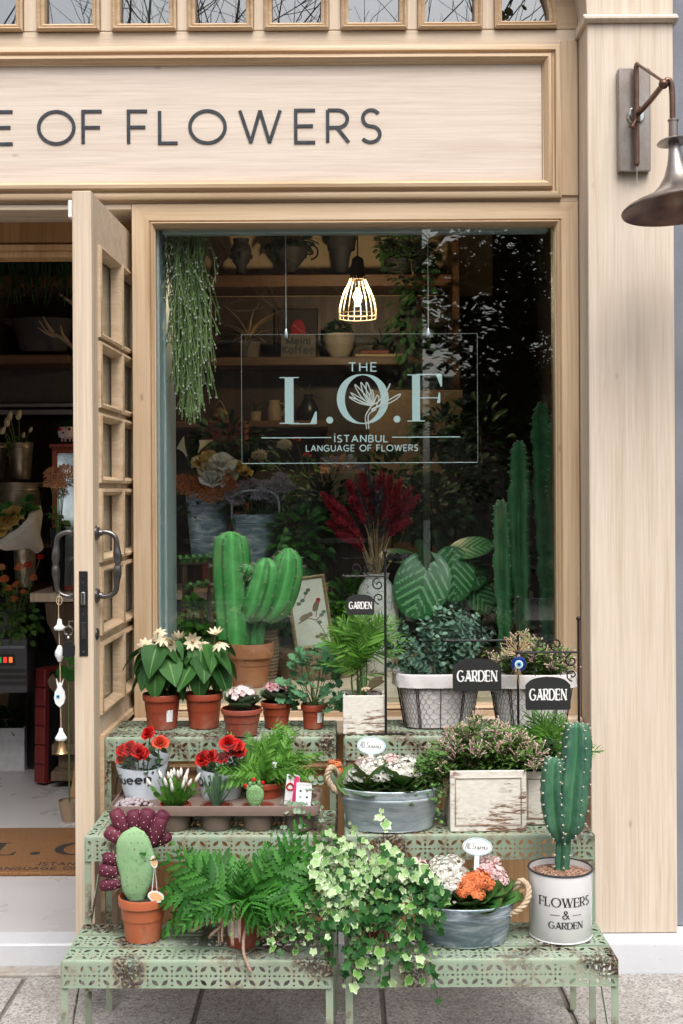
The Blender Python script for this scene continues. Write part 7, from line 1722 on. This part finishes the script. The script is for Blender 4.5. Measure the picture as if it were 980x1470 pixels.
# tall candelabra cacti on the right
pc = lz(752, 965, 4.45); t_ = thing('candelabra_cactus', 'tall dark green candelabra cactus at the right window edge', 'cactus', pc); k = S(1, 4.45); pot(t_, 40*k, 32*k, 50*k, 'clay_dark', 10*k)
def Ld(px, py, dy=0.0): return P(px, py, 4.45+dy)-pc
for nm, path, w_ in (('stem', [Ld(752,935), Ld(748,840), Ld(745,760), Ld(746,690), Ld(745,650), Ld(746,633)], [12,14,16,17,16,13,5]), ('stem', [Ld(790,930,.05), Ld(786,800,.05), Ld(780,690,.05), Ld(777,620,.05), Ld(778,590,.05), Ld(780,578,.05)], [14,17,18,18,16,12,5]), ('stem', [Ld(726,930,-.03), Ld(722,830,-.03), Ld(721,770,-.03), Ld(719,730,-.03), Ld(718,718,-.03)], [11,13,15,14,11,4]), ('stem', [Ld(792,720,.02), Ld(797,690,.02), Ld(797,620,.02), Ld(797,590,.02)], [8,13,13,11,4])):
    mb, cr = column(path, [x*k*1.12 for x in w_], 4, .66, 24, .5, .16); o = mb.build(nm, 'cactus_dark', t_, smooth=180); spines_on(cr, 2, 2.5*k, .9*k, 2).build('spines', 'areole', o, fixn=False, smooth=180)['kind'] = 'stuff'
# ------------------------------------------------------------------ flowers in buckets behind the ledge
def bucket(px, py, Y, r_, h_, label, mat='bucket_metal', group='metal flower buckets', name='flower_bucket', base=None):
    p = P(px, py, Y); t2 = thing(name, label, 'bucket', p, group); k2 = S(1, Y); q = MB(); q.lathe([(r_*.72*k2,0),(r_*.75*k2,1*k2),(r_*.95*k2,h_*.86*k2),(r_*.98*k2,h_*.87*k2),(r_*.97*k2,h_*.9*k2),(r_*k2,h_*k2),(r_*.95*k2,h_*k2),(r_*.8*k2,h_*.5*k2)], 28); q.build('pail', mat, t2); return t2, p, k2
def blossoms(loc, label, cat, specs, seed, leafm='leaf_dark', n_leaf=60, rad=(.1,.07,.07), name='cut_flowers'):
    """specs: (px, py, Y, size, kind, material)"""
    rr2 = random.Random(seed); t2 = thing(name, label, cat, loc); q = MB()
    for (px, py, Y, s, kd, m) in specs:
        p = P(px, py, Y)-loc; q.tube(spline([(p.x*.2, p.y*.2, -.10), (p.x*.6,p.y*.6,p.z*.4), p],3), .0022, 4, cap=False); kk = S(s, Y)
        if kd == 'pom': inst(cluster(60, kk, flower(3,kk*.5,kk*.14,.3), .75, 1.0, .2).mesh('bloom', m, 180), t2, orient(p,(1,0,0),(0,-.6,1)), 'bloom')
        elif kd == 'rose': inst(roses_by[m], t2, orient(p,(1,.3,0),(0,-.7,.8), kk/.016), 'bloom')
        elif kd == 'calla':
            mb = MB(); vs = []
            for i in range(6):
                for j in range(12): a = 2*pi*j/12; u = i/5; r_ = kk*(.12+.6*u*u); vs.append((r_*cos(a), r_*sin(a), kk*1.8*u+(kk*.5*u*u*(cos(a)))))
            mb.add(vs, [(i*12+j, i*12+(j+1) % 12, (i+1)*12+(j+1) % 12, (i+1)*12+j) for i in range(5) for j in range(12)]); mb.build('bloom', m, t2, smooth=180, fixn=False, M=orient(p,(0,1,0),(rr2.uniform(-.6,.8),-.5,.9)))
        elif kd == 'tulip': mb = MB(); mb.lathe([(.1*kk,-kk),(.55*kk,-.7*kk),(.62*kk,0),(.40*kk,.8*kk),(.12*kk,1.15*kk)], 10); mb.build('bloom', m, t2, smooth=180, fixn=False, M=orient(p,(0,1,0),(rr2.uniform(-.7,.5),-.2,.8)))
        elif kd == 'spike': mb = MB(); [mb.put(blade(kk*.6,kk*.25,3,1,None,.2,.1), orient((rr2.uniform(-.2,.2)*kk,rr2.uniform(-.2,.2)*kk,kk*2*j/20), sph(j*2.4,.5),(0,0,1))) for j in range(20)]; mb.build('bloom', m, t2, smooth=180, fixn=False, M=orient(p,(0,1,0),(0,-.3,1)))
    q.build('stem', 'stem_green', t2, fixn=False)
    if n_leaf: bush(t2, n_leaf, rad[0], rad[1], rad[2], (0,0,-.02), rleaf, .035, leafm, seed)
    return t2
leafmat('petal_yellow', (.62,.40,.10), (.72,.55,.22), .6, .2); leafmat('petal_rust', (.38,.10,.03), (.50,.17,.05), .7, .15); leafmat('petal_lilac', (.30,.26,.34), (.46,.42,.50), .7, .2); leafmat('petal_peach', (.66,.30,.14), (.74,.42,.22), .6, .2)
roses_by = {m: rosep.mesh('bloom', m, 180) for m in ('petal_white','petal_yellow','petal_red','petal_cream')}
def riser(px0, px1, py, Y, label):
    t2 = thing('display_riser', label, 'stand', ((xpx(px0,Y)+xpx(px1,Y))/2, Y, ZL+.0008), 'wooden risers on the ledge'); w_ = (xpx(px1,Y)-xpx(px0,Y))/2; h_ = zpx(py,Y)-ZL-.0025
    q = MB(); q.box((-w_,-.11,h_-.02), (w_,.11,h_), .002); q.build('top', 'walnut', t2)
    for sx in (-1,1): q = MB(); q.box((sx*(w_-.02)-.01,-.105,0), (sx*(w_-.02)+.01,.105,h_-.0205)); q.build('side', 'walnut', t2, smooth=0)
riser(262, 334, 800, 4.95, 'dark wooden riser under the pail of cream flowers'); riser(336, 404, 830, 4.9, 'dark wooden riser under the pail of lilac stocks')
bucket(450, 852, 5.3, 20, 150, 'tall zinc vase of dark berry branches', 'zinc_dark'); bucket(492, 962, 5.0, 16, 220, 'tall dark vase under the wrapped bouquet', 'clay_dark')
tb, p_, k2 = bucket(300, 800, 4.95, 34, 95, 'zinc pail of cream and rust flowers behind the ribbed cactus', 'zinc_dark')
blossoms(P(300,712,4.95), 'cream lilies, pale roses and rust chrysanthemums in a pail by the channel', 'flowers', [(268,655,4.9,12,'calla','petal_cream'),(284,650,4.95,12,'calla','petal_cream'),(275,672,4.9,10,'calla','petal_white'),(290,668,4.9,11,'rose','petal_yellow'),(300,662,4.95,11,'rose','petal_yellow'),(318,668,4.9,13,'rose','petal_white'),(302,680,4.88,13,'rose','petal_cream'),(304,692,4.85,13,'rose','petal_white'),(326,684,4.92,10,'rose','petal_cream'),(276,702,4.85,17,'pom','petal_rust'),(302,712,4.82,16,'pom','petal_rust'),(322,698,4.86,15,'pom','petal_rust'),(262,695,4.9,13,'pom','petal_rust'),(340,672,4.95,8,'rose','petal_yellow'),(352,680,4.98,7,'rose','petal_yellow')], 1, 'leaf_dark', 120, (.13,.07,.10))
tb, p_, k2 = bucket(368, 830, 4.9, 36, 92, 'zinc pail of lilac stocks with hooped handle', 'zinc_dark')
q = MB(); q.tube(spline([Vector((-34,-8,84))*k2, Vector((-30,-12,118))*k2, Vector((0,-12,126))*k2, Vector((30,-12,118))*k2, Vector((34,-8,84))*k2],6), 1.6*k2, 6); q.build('handle', 'zinc_blue', tb)
blossoms(P(372,725,4.9), 'lilac stocks massed behind the ribbed cactus', 'flowers', [(x_, y_, 4.88+.05*((i*7) % 3), 11, 'pom', 'petal_lilac') for i, (x_, y_) in enumerate(((325,708),(345,702),(362,698),(380,700),(398,704),(352,714),(372,712),(392,716),(410,700),(338,718),(402,690)))], 2, 'leaf_dark', 140, (.14,.08,.08))
blossoms(P(450,690,5.3), 'dark leafy branches with red berries below the sign', 'flowers', [(425,632,5.3,4,'rose','petal_red'),(440,655,5.3,4,'rose','petal_red'),(408,640,5.25,9,'pom','petal_cream'),(372,655,5.3,9,'pom','petal_cream')], 3, 'leaf_jasmine', 260, (.24,.1,.13))
p = P(492, 700, 5.0); t2 = thing('wrapped_bouquet', 'paper wrapped bouquet behind the crimson grasses', 'bouquet', p); k2 = S(1, 5.0); q = MB(); q.lathe([(8*k2,-40*k2),(22*k2,-5*k2),(32*k2,20*k2),(28*k2,26*k2)], 18, rfun=lambda th, z: 1+.12*sin(5*th)); q.build('wrap', 'cardboard', t2, fixn=False); bush(t2, 50, 22*k2, 16*k2, 12*k2, (0,0,24*k2), rleaf, 18*k2, 'petal_lilac', 4); bush(t2, 40, 22*k2, 16*k2, 12*k2, (-6*k2,0,24*k2), rleaf, 18*k2, 'petal_peach', 5)
for i, (px, py, Y, rx, rz, m, lb) in enumerate(((560,700,5.4,.22,.16,'leaf_dark','bushy dark green plant under the plywood screen'),(650,720,5.2,.20,.25,'leaf_dark','leafy plant left of the candelabra cactus'),(430,780,4.85,.12,.14,'leaf_rabbit','leafy houseplant between the cactus and the grasses'),(500,870,4.7,.10,.10,'leaf_palm','bright leafy plant left of the white vase'),(690,880,4.9,.16,.14,'leaf_rabbit','low leafy plant right of the calathea'),(640,620,5.6,.14,.10,'leaf_dark','trailing plant in front of the plywood screen'),(290,900,4.75,.12,.10,'leaf_palm','yellow green plant behind the cream flowers by the channel'),(590,420,6.0,.12,.5,'leaf_dark','ivy trailing down the right end of the wall shelving'),(470,730,4.95,.13,.13,'leaf_dark','dark bush left of the crimson grasses'),(615,735,4.95,.15,.12,'leaf_dark','dark bush right of the crimson grasses'),(690,660,5.3,.18,.3,'leaf_dark','tall dark bush behind the candelabra cactus'),(400,870,4.75,.14,.10,'leaf_rabbit','leafy plant behind the bird print'),(330,640,5.5,.2,.12,'leaf_dark','dark foliage behind the cream flowers'))):
    p = P(px, py, Y); t2 = thing('leafy_plant', lb, 'plant', p, 'leafy plants in the shop'); bush(t2, 300, rx, rx*.6, rz, (0,0,0), rleaf, .05, m, 20+i); zb_ = (ZL if Y < 5.06 else (zpx(850,5.2) if Y < 5.74 else zpx(394,YS)))-p.z; q = MB(); q.tube(spline([(0,0,zb_+.08),(.01,0,(zb_+.08)*.4),(0,0,rz*.5)],3), .006, 6); q.build('stem', 'stem_brown', t2); q = MB(); q.lathe([(.05,0),(.07,.11),(.065,.11),(.05,.06)], 20); q.build('pot', 'clay_dark', t2, M=T(0,0 if Y < 5.8 else .4,zb_+.001))
q = MB(); q.box((xpx(232,5.3), 5.2, zpx(860,5.2)), (xpx(760,5.3), 5.75, zpx(850,5.2)), .003); wt = thing('work_table', 'pale work table behind the display ledge', 'table', (0,5.4,ZF)); q.build('table_top', 'grey_wood', wt, world=True)
for (x, y) in ((-.72,5.25),(.78,5.25),(-.72,5.70),(.78,5.70)): q = MB(); q.box((x-.03,y-.03,ZF), (x+.03,y+.03,zpx(860.5,5.2)), .003); q.build('leg', 'walnut', wt, world=True)
# ------------------------------------------------------------------ seen through the open door
q = MB(); q.box((-2.45, 6.55, zpx(575,6.5)), (-1.25, 6.98, zpx(520,6.5)), .003); cab = thing('cool_cabinet', 'grey flower cabinet seen through the doorway', 'cabinet', (-1.8,6.7,ZF)); q.build('header', 'anthracite', cab, world=True)
for y0_, y1_ in ((577,582),(586,593)): q = MB(); q.box((-2.45, 6.5, zpx(y1_,6.5)), (-1.25, 6.56, zpx(y0_,6.5)), .003); q.build('rail', 'stucco_grey', cab, world=True)
q = MB(); q.box((-2.45, 6.9, ZF), (-1.25, 6.98, zpx(594,6.5))); q.build('back', 'walnut', cab, world=True, smooth=0)
for yy in (692, 778, 845): q = MB(); q.box((-2.45, 6.1, zpx(yy+6,6.1)), (-1.36, 6.9, zpx(yy,6.1)), .003); q.build('shelf', 'walnut', cab, world=True)
t2 = thing('wicker_basket', 'black wicker basket on the shelf above the doorway', 'basket', P(62, 506, 6.32)); k2 = S(1, 6.32); q = MB(); q.lathe([(30*k2,0),(33*k2,2*k2),(42*k2,44*k2),(44*k2,47*k2),(41*k2,47*k2),(36*k2,25*k2)], 30, rfun=lambda th, z: 1+.02*sin(th*20+z*300), sy=.6); q.build('weave', 'clay_dark', t2)
for j in range(4): q = MB(); q.tube([Vector((-42,-4,38+3*j))*k2, Vector((-54,-4,42+2*j))*k2], 1.1*k2, 5); q.build('twig_end', 'clay_dark', t2)
t2 = thing('antler', 'brown branching antler resting in the black basket', 'antler', P(106, 500, 6.2)); k2 = S(1, 6.2)
for pth in ([(0,0),(-12,10),(-24,18),(-38,24),(-50,40)], [(-24,18),(-36,20),(-52,30)], [(-8,8),(-16,20),(-19,34)], [(-30,22),(-38,34),(-44,46)], [(2,62),(-10,70),(-20,78)]): q = MB(); q.tube(spline([Vector((x,0,z))*k2 for x, z in pth],4), [3.4*k2*(1-.8*i/((len(pth)-1)*4)) for i in range((len(pth)-1)*4+1)], 7); q.build('tine', 'antler', t2)
t2 = thing('hanging_greenery', 'dark grassy greenery hanging above the doorway shelf', 'plant', P(40, 372, 6.2)); k2 = S(1, 6.2); mb = MB()
for i in range(90): x = R.uniform(-60,70); mb.tube(spline([Vector((x,R.uniform(-20,20),12))*k2, Vector((x+R.uniform(-4,4),0,-20))*k2, Vector((x+R.uniform(-10,10),R.uniform(-20,20),R.uniform(-70,-10)))*k2],3), .9*k2, 3, cap=False)
foliage(mb, 'leaf_dark', t2, 'strands')
tb, p_, k2 = bucket(30, 688, 6.2, 18, 52, 'small metal bucket of pale tulips in the doorway')
blossoms(P(28,638,6.2), 'pale cream tulips in a small metal bucket', 'flowers', [(10,606,6.2,7,'tulip','petal_cream'),(14,598,6.2,7,'tulip','petal_cream'),(27,596,6.2,7,'tulip','petal_cream'),(4,618,6.2,6,'tulip','petal_cream'),(34,625,6.15,4,'tulip','petal_cream'),(44,617,6.2,4,'tulip','petal_cream'),(-6,605,6.2,6,'tulip','petal_cream')], 5, 'leaf_jasmine', 40, (.05,.04,.06))
tb, p_, k2 = bucket(-4, 688, 6.3, 18, 52, 'metal bucket at the picture edge beside the tulips')
tb, p_, k2 = bucket(28, 775, 6.15, 34, 82, 'large ribbed metal bucket on the lower cabinet shelf')
t2 = thing('paper_bouquet', 'yellow flowers wrapped in cream paper in the doorway', 'bouquet', P(38,770,5.95)); t2.rotation_euler = (radians(28),radians(-38),0); k2 = S(1,5.95); q = MB(); q.lathe([(6*k2,-30*k2),(14*k2,-12*k2),(34*k2,8*k2),(40*k2,20*k2),(30*k2,26*k2)], 22, rfun=lambda th, z: 1+.10*sin(4*th)+.06*sin(7*th), sy=.7); q.build('wrap', 'paper_cream', t2, fixn=False)
for (x, z) in ((0,38),(-14,34),(10,36)): inst(roses_by['petal_yellow'], t2, orient(Vector((x,-6,z))*k2,(1,0,0),(0,-.6,.8),10*k2/.016), 'bloom')
bush(t2, 40, 26*k2, 14*k2, 12*k2, (14*k2,0,36*k2), rleaf, 14*k2, 'leaf_rabbit', 31)
tb, p_, k2 = bucket(36, 842, 6.0, 17, 62, 'narrow metal bucket under the paper bouquet')
tb, p_, k2 = bucket(10, 916, 5.97, 26, 40, 'dark bucket of orange berries by the heater', 'anthracite')
blossoms(P(18,880,5.9), 'orange ranunculus and red berries low in the doorway', 'flowers', [(6,832,5.9,6,'pom','petal_orange'),(28,815,5.9,6,'pom','petal_orange'),(40,812,5.9,5,'pom','petal_red'),(12,845,5.9,5,'pom','petal_orange'),(48,830,5.9,5,'pom','petal_orange'),(24,840,5.9,5,'pom','petal_orange'),(2,815,5.9,5,'pom','petal_peach'),(20,860,5.9,5,'pom','petal_orange'),(58,800,5.95,4,'pom','petal_red'),(34,850,5.9,4,'pom','petal_orange')], 6, 'leaf_jasmine', 240, (.13,.08,.16))
# mirror cabinet with hedgehog pot, console, pedestal
t2 = thing('standing_mirror', 'slim brown framed mirror standing behind the open door', 'mirror', P(96,848,5.7)); k2 = S(1,5.7); t2.rotation_euler = (radians(-4),0,radians(12)); q = MB(); q.rectframe(-20*k2,30*k2,0,206*k2,[(0,-.02),(0,.012),(5*k2,.016),(7*k2,.006),(8*k2,-.002)],0); q.build('frame', 'book_red', t2); q = MB(); q.box((-18*k2,-.0005,3*k2),(28*k2,.018,204*k2)); q.build('glass', 'mirror', t2, smooth=0); q = MB(); q.box((-24*k2,-.03,206.5*k2),(34*k2,.04,211*k2),.002); q.build('cornice', 'book_red', t2)
bucket(84, 847, 5.68, 11, 90, 'slim glass vase of peach carnations', 'shop_glass_dark')
blossoms(P(84,735,5.66), 'peach carnations before the slim mirror', 'flowers', [(76,682,5.5,11,'pom','petal_peach'),(92,680,5.5,12,'pom','petal_peach'),(72,695,5.5,8,'pom','petal_peach'),(84,697,5.45,10,'pom','petal_peach')], 7, 'leaf_jasmine', 20, (.05,.03,.05))
t2 = thing('hedgehog_pot', 'little pink hedgehog shaped pot on top of the mirror', 'pot', P(98,634,5.66)); k2 = S(1,5.66); q = MB(); q.lathe([(6*k2,4*k2),(13*k2,6*k2),(15*k2,13*k2),(12*k2,21*k2),(10*k2,21*k2)], 18); q.build('body', 'petal_pink', t2, fixn=False)
for x in (-8,-3,3,8): q = MB(); q.tube([Vector((x,-4,6))*k2, Vector((x,-4,0))*k2], 1.3*k2, 6); q.build('leg', 'petal_pink', t2)
for x in (-9,4): q = MB(); q.sphere(Vector((x,-12,17))*k2, 2.4*k2, 8, 6); q.build('ear', 'petal_red', t2)
q = MB(); q.sphere(Vector((-4,-15,12))*k2, 1.5*k2, 8, 6); q.build('nose', 'black_plastic', t2); spider(t2, 20, 26*k2, (0,0,20*k2), 'leaf_dark', .12, 9)
q = MB(); cons = thing('console', 'grey topped console with carved bracket legs behind the door', 'console', P(88,1118,5.95)); q.box((xpx(42,5.6), 5.6, zpx(862,5.6)), (xpx(130,5.6), 6.5, zpx(849,5.6)), .003); q.build('top', 'grey_wood', cons, world=True)
q = MB(); q.extrude_xz([(xpx(x,5.95), zpx(y,5.95)) for x, y in ((64,864),(120,864),(120,1116),(82,1116),(82,1085),(76,1080),(84,1070),(84,1000),(70,985),(66,975),(74,965),(80,975),(84,965),(84,930),(74,905),(66,890))], 5.95, 6.3); q.build('bracket', 'carved_wood', cons, world=True, smooth=0)
q = MB(); q.box((xpx(72,5.9), 5.88, zpx(1118,5.9)), (xpx(120,5.9), 6.35, zpx(1104,5.9)), .004); q.box((xpx(72,5.9), 5.9, zpx(1082,5.9)), (xpx(120,5.9), 6.3, zpx(1066,5.9)), .004); q.build('plinth', 'carved_wood', cons, world=True)
q = MB(); q.lathe([(.36,0),(.37,.02),(.36,.72),(.30,.76)], 30, capt=True); drum = thing('black_drum', 'shiny black round cabinet beside the console', 'cabinet', (P(96,1100,6.35).x, 6.62, ZF)); q.build('body', 'black_plastic', drum)
t2 = thing('red_panel', 'dark red wooden panel leaning in the doorway', 'panel', P(58,1124,5.95)); t2.rotation_euler = (0, radians(1.5), radians(58)); k2 = S(1,5.95); q = MB(); q.box((0,-.03,0),(.42,.03,165*k2),.004); q.build('board', 'red_wood', t2)
for j in range(6): q = MB(); z_ = 165*k2*j/6; q.box((-.012,-.033,z_+.002),(.006,.033,z_+165*k2/6-.002),.004); q.build('edge_block', 'red_wood', t2)
q = MB(); q.box((.02,-.034,.02),(.40,-.0305,165*k2-.02)); q.build('face', 'black_plastic', t2, smooth=0)
ht = thing('heater', 'dark grey heater with coloured switch lights by the doorway', 'heater', P(0,985,5.85)); k2 = S(1,5.85)
q = MB(); q.box((-80*k2,0,-10*k2),(39*k2,.25,68*k2),.004); q.build('case', 'anthracite', ht); q = MB(); q.box((-70*k2,-.004,30*k2),(22*k2,-.0005,46*k2),.001); q.build('switch_panel', 'black_plastic', ht)
for x, m_ in ((0,'indicator_green'),(8,'indicator_red'),(16,'indicator_orange')): q = MB(); q.box(((x-2.6)*k2,-.007,34*k2),((x+2.6)*k2,-.0045,42*k2),.001); q.build('switch', m_, ht)
for j in range(3): q = MB(); q.box((-78*k2,-.006,(2+9*j)*k2),(37*k2,-.0005,(6+9*j)*k2),.001); q.build('vent_slat', 'black_plastic', ht)
q = MB(); q.box((-78*k2,-.006,54*k2),(37*k2,-.0005,58*k2),.001); q.build('vent_slat', 'stucco_grey', ht)
cb = thing('open_carton', 'open white carton of small plants on the shop floor', 'carton', on(-5,1105,ZF)); k2 = S(1,cb.location.y)
for nm, lo, hi in (('front_flap',(-60,0,0),(38,.6,62)), ('side_flap',(37,1,0),(38,60,64)), ('back_flap',(-60,60,0),(38,60.6,64))): q = MB(); q.box(Vector(lo)*k2, Vector(hi)*k2); q.build(nm, 'carton_white', cb, smooth=0)
q = MB(); q.add([Vector(p)*k2 for p in ((-60,60.2,64),(38,60.2,64),(38,64,118),(-60,64,118))], [(0,1,2,3)]); q.build('open_lid', 'cardboard', cb, smooth=0); q = MB(); q.add([Vector(p)*k2 for p in ((38.2,2,64),(38.2,60,64),(44,60,98),(40,4,104))], [(0,1,2,3)]); q.build('open_lid', 'cardboard', cb, smooth=0)
bush(cb, 120, 30*k2, 22*k2, 14*k2, (8*k2,30*k2,66*k2), rleaf, 16*k2, 'leaf_dark', 40)
t2 = thing('wood_offcut', 'triangular wooden easel foot beside the door edge', 'easel', on(108,1148,ZF)); k2 = S(1, t2.location.y); q = MB(); q.extrude_xz([(-11*k2,0),(30*k2,0),(30*k2,95*k2),(4*k2,95*k2)], 0, .03); q.build('board', 'oak_honey', t2, smooth=0)
t2 = thing('round_leaf_plant', 'round leaved green plant behind the hanging keys', 'plant', P(98,985,5.3)); k2 = S(1,5.3); rl = polar(lambda th: 1.0, 16, .15, .9, 1, .03).mesh('leaf', 'leaf_rabbit', 180)
for (x, z, s) in ((-12,28,15),(6,22,14),(12,46,14),(-2,52,12),(16,30,12)): inst(rl, t2, orient(Vector((x*.3,0,z-14))*k2, (x*.03,-.1,.6), (0,-1,.2), s*k2*.62))
zb_ = ZF-t2.location.z; q = MB(); q.tube([(0,.01,zb_+.08),(0,.01,40*k2)], .004, 6); q.build('stem', 'stem_green', t2); q = MB(); q.lathe([(.03,0),(.05,.09),(.045,.09)], 18); q.build('pot', 'clay_tan', t2, M=T(0,.01,zb_+.001))
# ------------------------------------------------------------------ the street behind the viewer, mirrored in the glass
q = MB(); q.box((-30, -9.0, -.159), (30, -6.2, -.012)); struct(q.build('far_pavement', 'kerb_concrete', smooth=0))
def street_house(x0, x1, h, y, mat, label, seed):
    rr2 = random.Random(seed); t2 = thing('street_house', label, 'house', ((x0+x1)/2, y, -.01), 'houses across the street'); w_ = (x1-x0)/2
    q = MB(); q.box((-w_,-6,0),(w_,0,h)); q.build('wall', mat, t2, smooth=0)
    q = MB(); q.box((-w_-.1,-6.1,h),(w_+.1,.25,h+.18),.02); q.build('roof', 'roof_tile', t2)
    n = max(2, int(w_*2/1.6)); fl_ = int(h/2.8)
    for f_ in range(fl_):
        for i in range(n):
            cx = -w_+(i+.5)*2*w_/n; z0 = .9+f_*2.8
            q = MB(); q.box((cx-.45,.0,z0),(cx+.45,.02,z0+1.4)); wn = q.build('window', 'shop_glass_dark', t2, smooth=0); q = MB(); q.rectframe(cx-.5,cx+.5,z0-.05,z0+1.45,[(0,0),(0,.05),(.06,.05),(.06,0)],.021,1); q.build('frame', 'walnut', wn); q = MB(); q.box((cx-.58,.02,z0-.12),(cx+.58,.16,z0-.052),.01); q.build('sill', 'wall_render', wn)
street_house(-16,-9.2,6.0,-9.2,'wall_render','rendered house across the street at far left',1); street_house(-9.1,-2.6,5.2,-9.2,'clay_tan','tan house across the street left of centre',2); street_house(-2.5,1.2,5.6,-9.2,'clay_grey','grey brown house directly across the street',3); street_house(5.5,9.5,4.8,-9.2,'wall_render','lower rendered house across the street right of centre',4); street_house(9.6,17,6.2,-9.2,'clay_tan','tall tan house across the street at far right',5)
def branch(mb, p, d, L_, r_, depth, rr2, tips):
    n = 5; pts = [p]; dd = d.copy()
    for i in range(n): dd = (dd+Vector((rr2.uniform(-.22,.22), rr2.uniform(-.22,.22), rr2.uniform(-.10,.16)))).normalized(); pts.append(pts[-1]+dd*L_/n)
    mb.tube(pts, [r_*(1-.55*i/n) for i in range(n+1)], 7 if r_ > .03 else 4, cap=False)
    if depth == 0: tips.extend(pts[2:]); return
    for k_ in range(rr2.randint(3,4)):
        j = rr2.randint(2, n); a = rr2.uniform(0, 6.28); o_ = dd.orthogonal().normalized(); o_.rotate(Matrix.Rotation(a,3,dd)); branch(mb, pts[j], (dd*.75+o_*rr2.uniform(.5,.95)+Vector((0,0,.15))).normalized(), L_*rr2.uniform(.62,.8), r_*.5, depth-1, rr2, tips)
def bare_tree(x, y, h, label, seed, dep=5):
    t2 = thing('bare_tree', label, 'tree', (x,y,-.02), 'bare street trees'); mb = MB(); tips = []; rr2 = random.Random(seed)
    q = MB(); q.tube([(0,0,0),(.03,.0,h*.12),(-.02,.02,h*.28)], [.16,.12,.10], 10); q.build('trunk', 'bark', t2)
    for a in range(4): branch(mb, Vector((-.02,.02,h*.27)), sph(a*1.57+rr2.uniform(-.4,.4), radians(rr2.uniform(42,72))), h*.30, .07, dep-1, rr2, tips)
    foliage(mb, 'bark', t2, 'branches', True, 60)
bare_tree(-2.4,-5.2,8.5,'bare street tree reflected in the left transom lights',3); bare_tree(.6,-6.0,8.8,'bare street tree reflected in the middle transom lights',8); bare_tree(4.6,-5.4,8.0,'bare street tree reflected in the right transom lights',5)
rr = random.Random(17)
for (x, y, h, rx, lb, sd) in ((1.85,-5.0,5.8,1.15,'leafy evergreen tree reflected in the right of the window',1), (-6.5,-6.5,5.5,1.3,'leafy evergreen tree across the street at left',2)):
    t2 = thing('evergreen_tree', lb, 'tree', (x,y,-.02), 'evergreen street trees'); q = MB(); tips = []; r2 = random.Random(sd); q.tube([(0,0,0),(.02,0,h*.3),(0,0,h*.5)], [.12,.10,.07], 8); q.build('trunk', 'bark', t2)
    mb = MB()
    for a in range(7): branch(mb, Vector((0,0,h*(.25+.05*a))), sph(a*2.4, radians(r2.uniform(20,60))), rx*.7, .035, 2, r2, tips)
    mb.build('limbs', 'bark', t2, fixn=False); mb = MB()
    for cidx in range(150):
        c = Vector((r2.gauss(0,rx*.42), r2.gauss(0,rx*.42), h*.60+r2.gauss(0,h*.17)))
        for i in range(70): p = c+Vector((r2.gauss(0,.16),r2.gauss(0,.16),r2.gauss(0,.14))); mb.put(cl, orient(p, sph(r2.uniform(0,6.3),r2.uniform(-.8,.8)), (0,0,1), r2.uniform(.04,.07)))
    foliage(mb, 'leaf_street', t2, 'crown')

q = MB(); q.box((1.3,-9.3,-.01),(5.4,-9.1,3.1),.01); tag(q.build('reflection_wall', 'clay_grey', smooth=0), 'unseen wall added across the street to darken the window reflection', 'wall')  # unseen, added and raised to keep low sky out of the window reflection
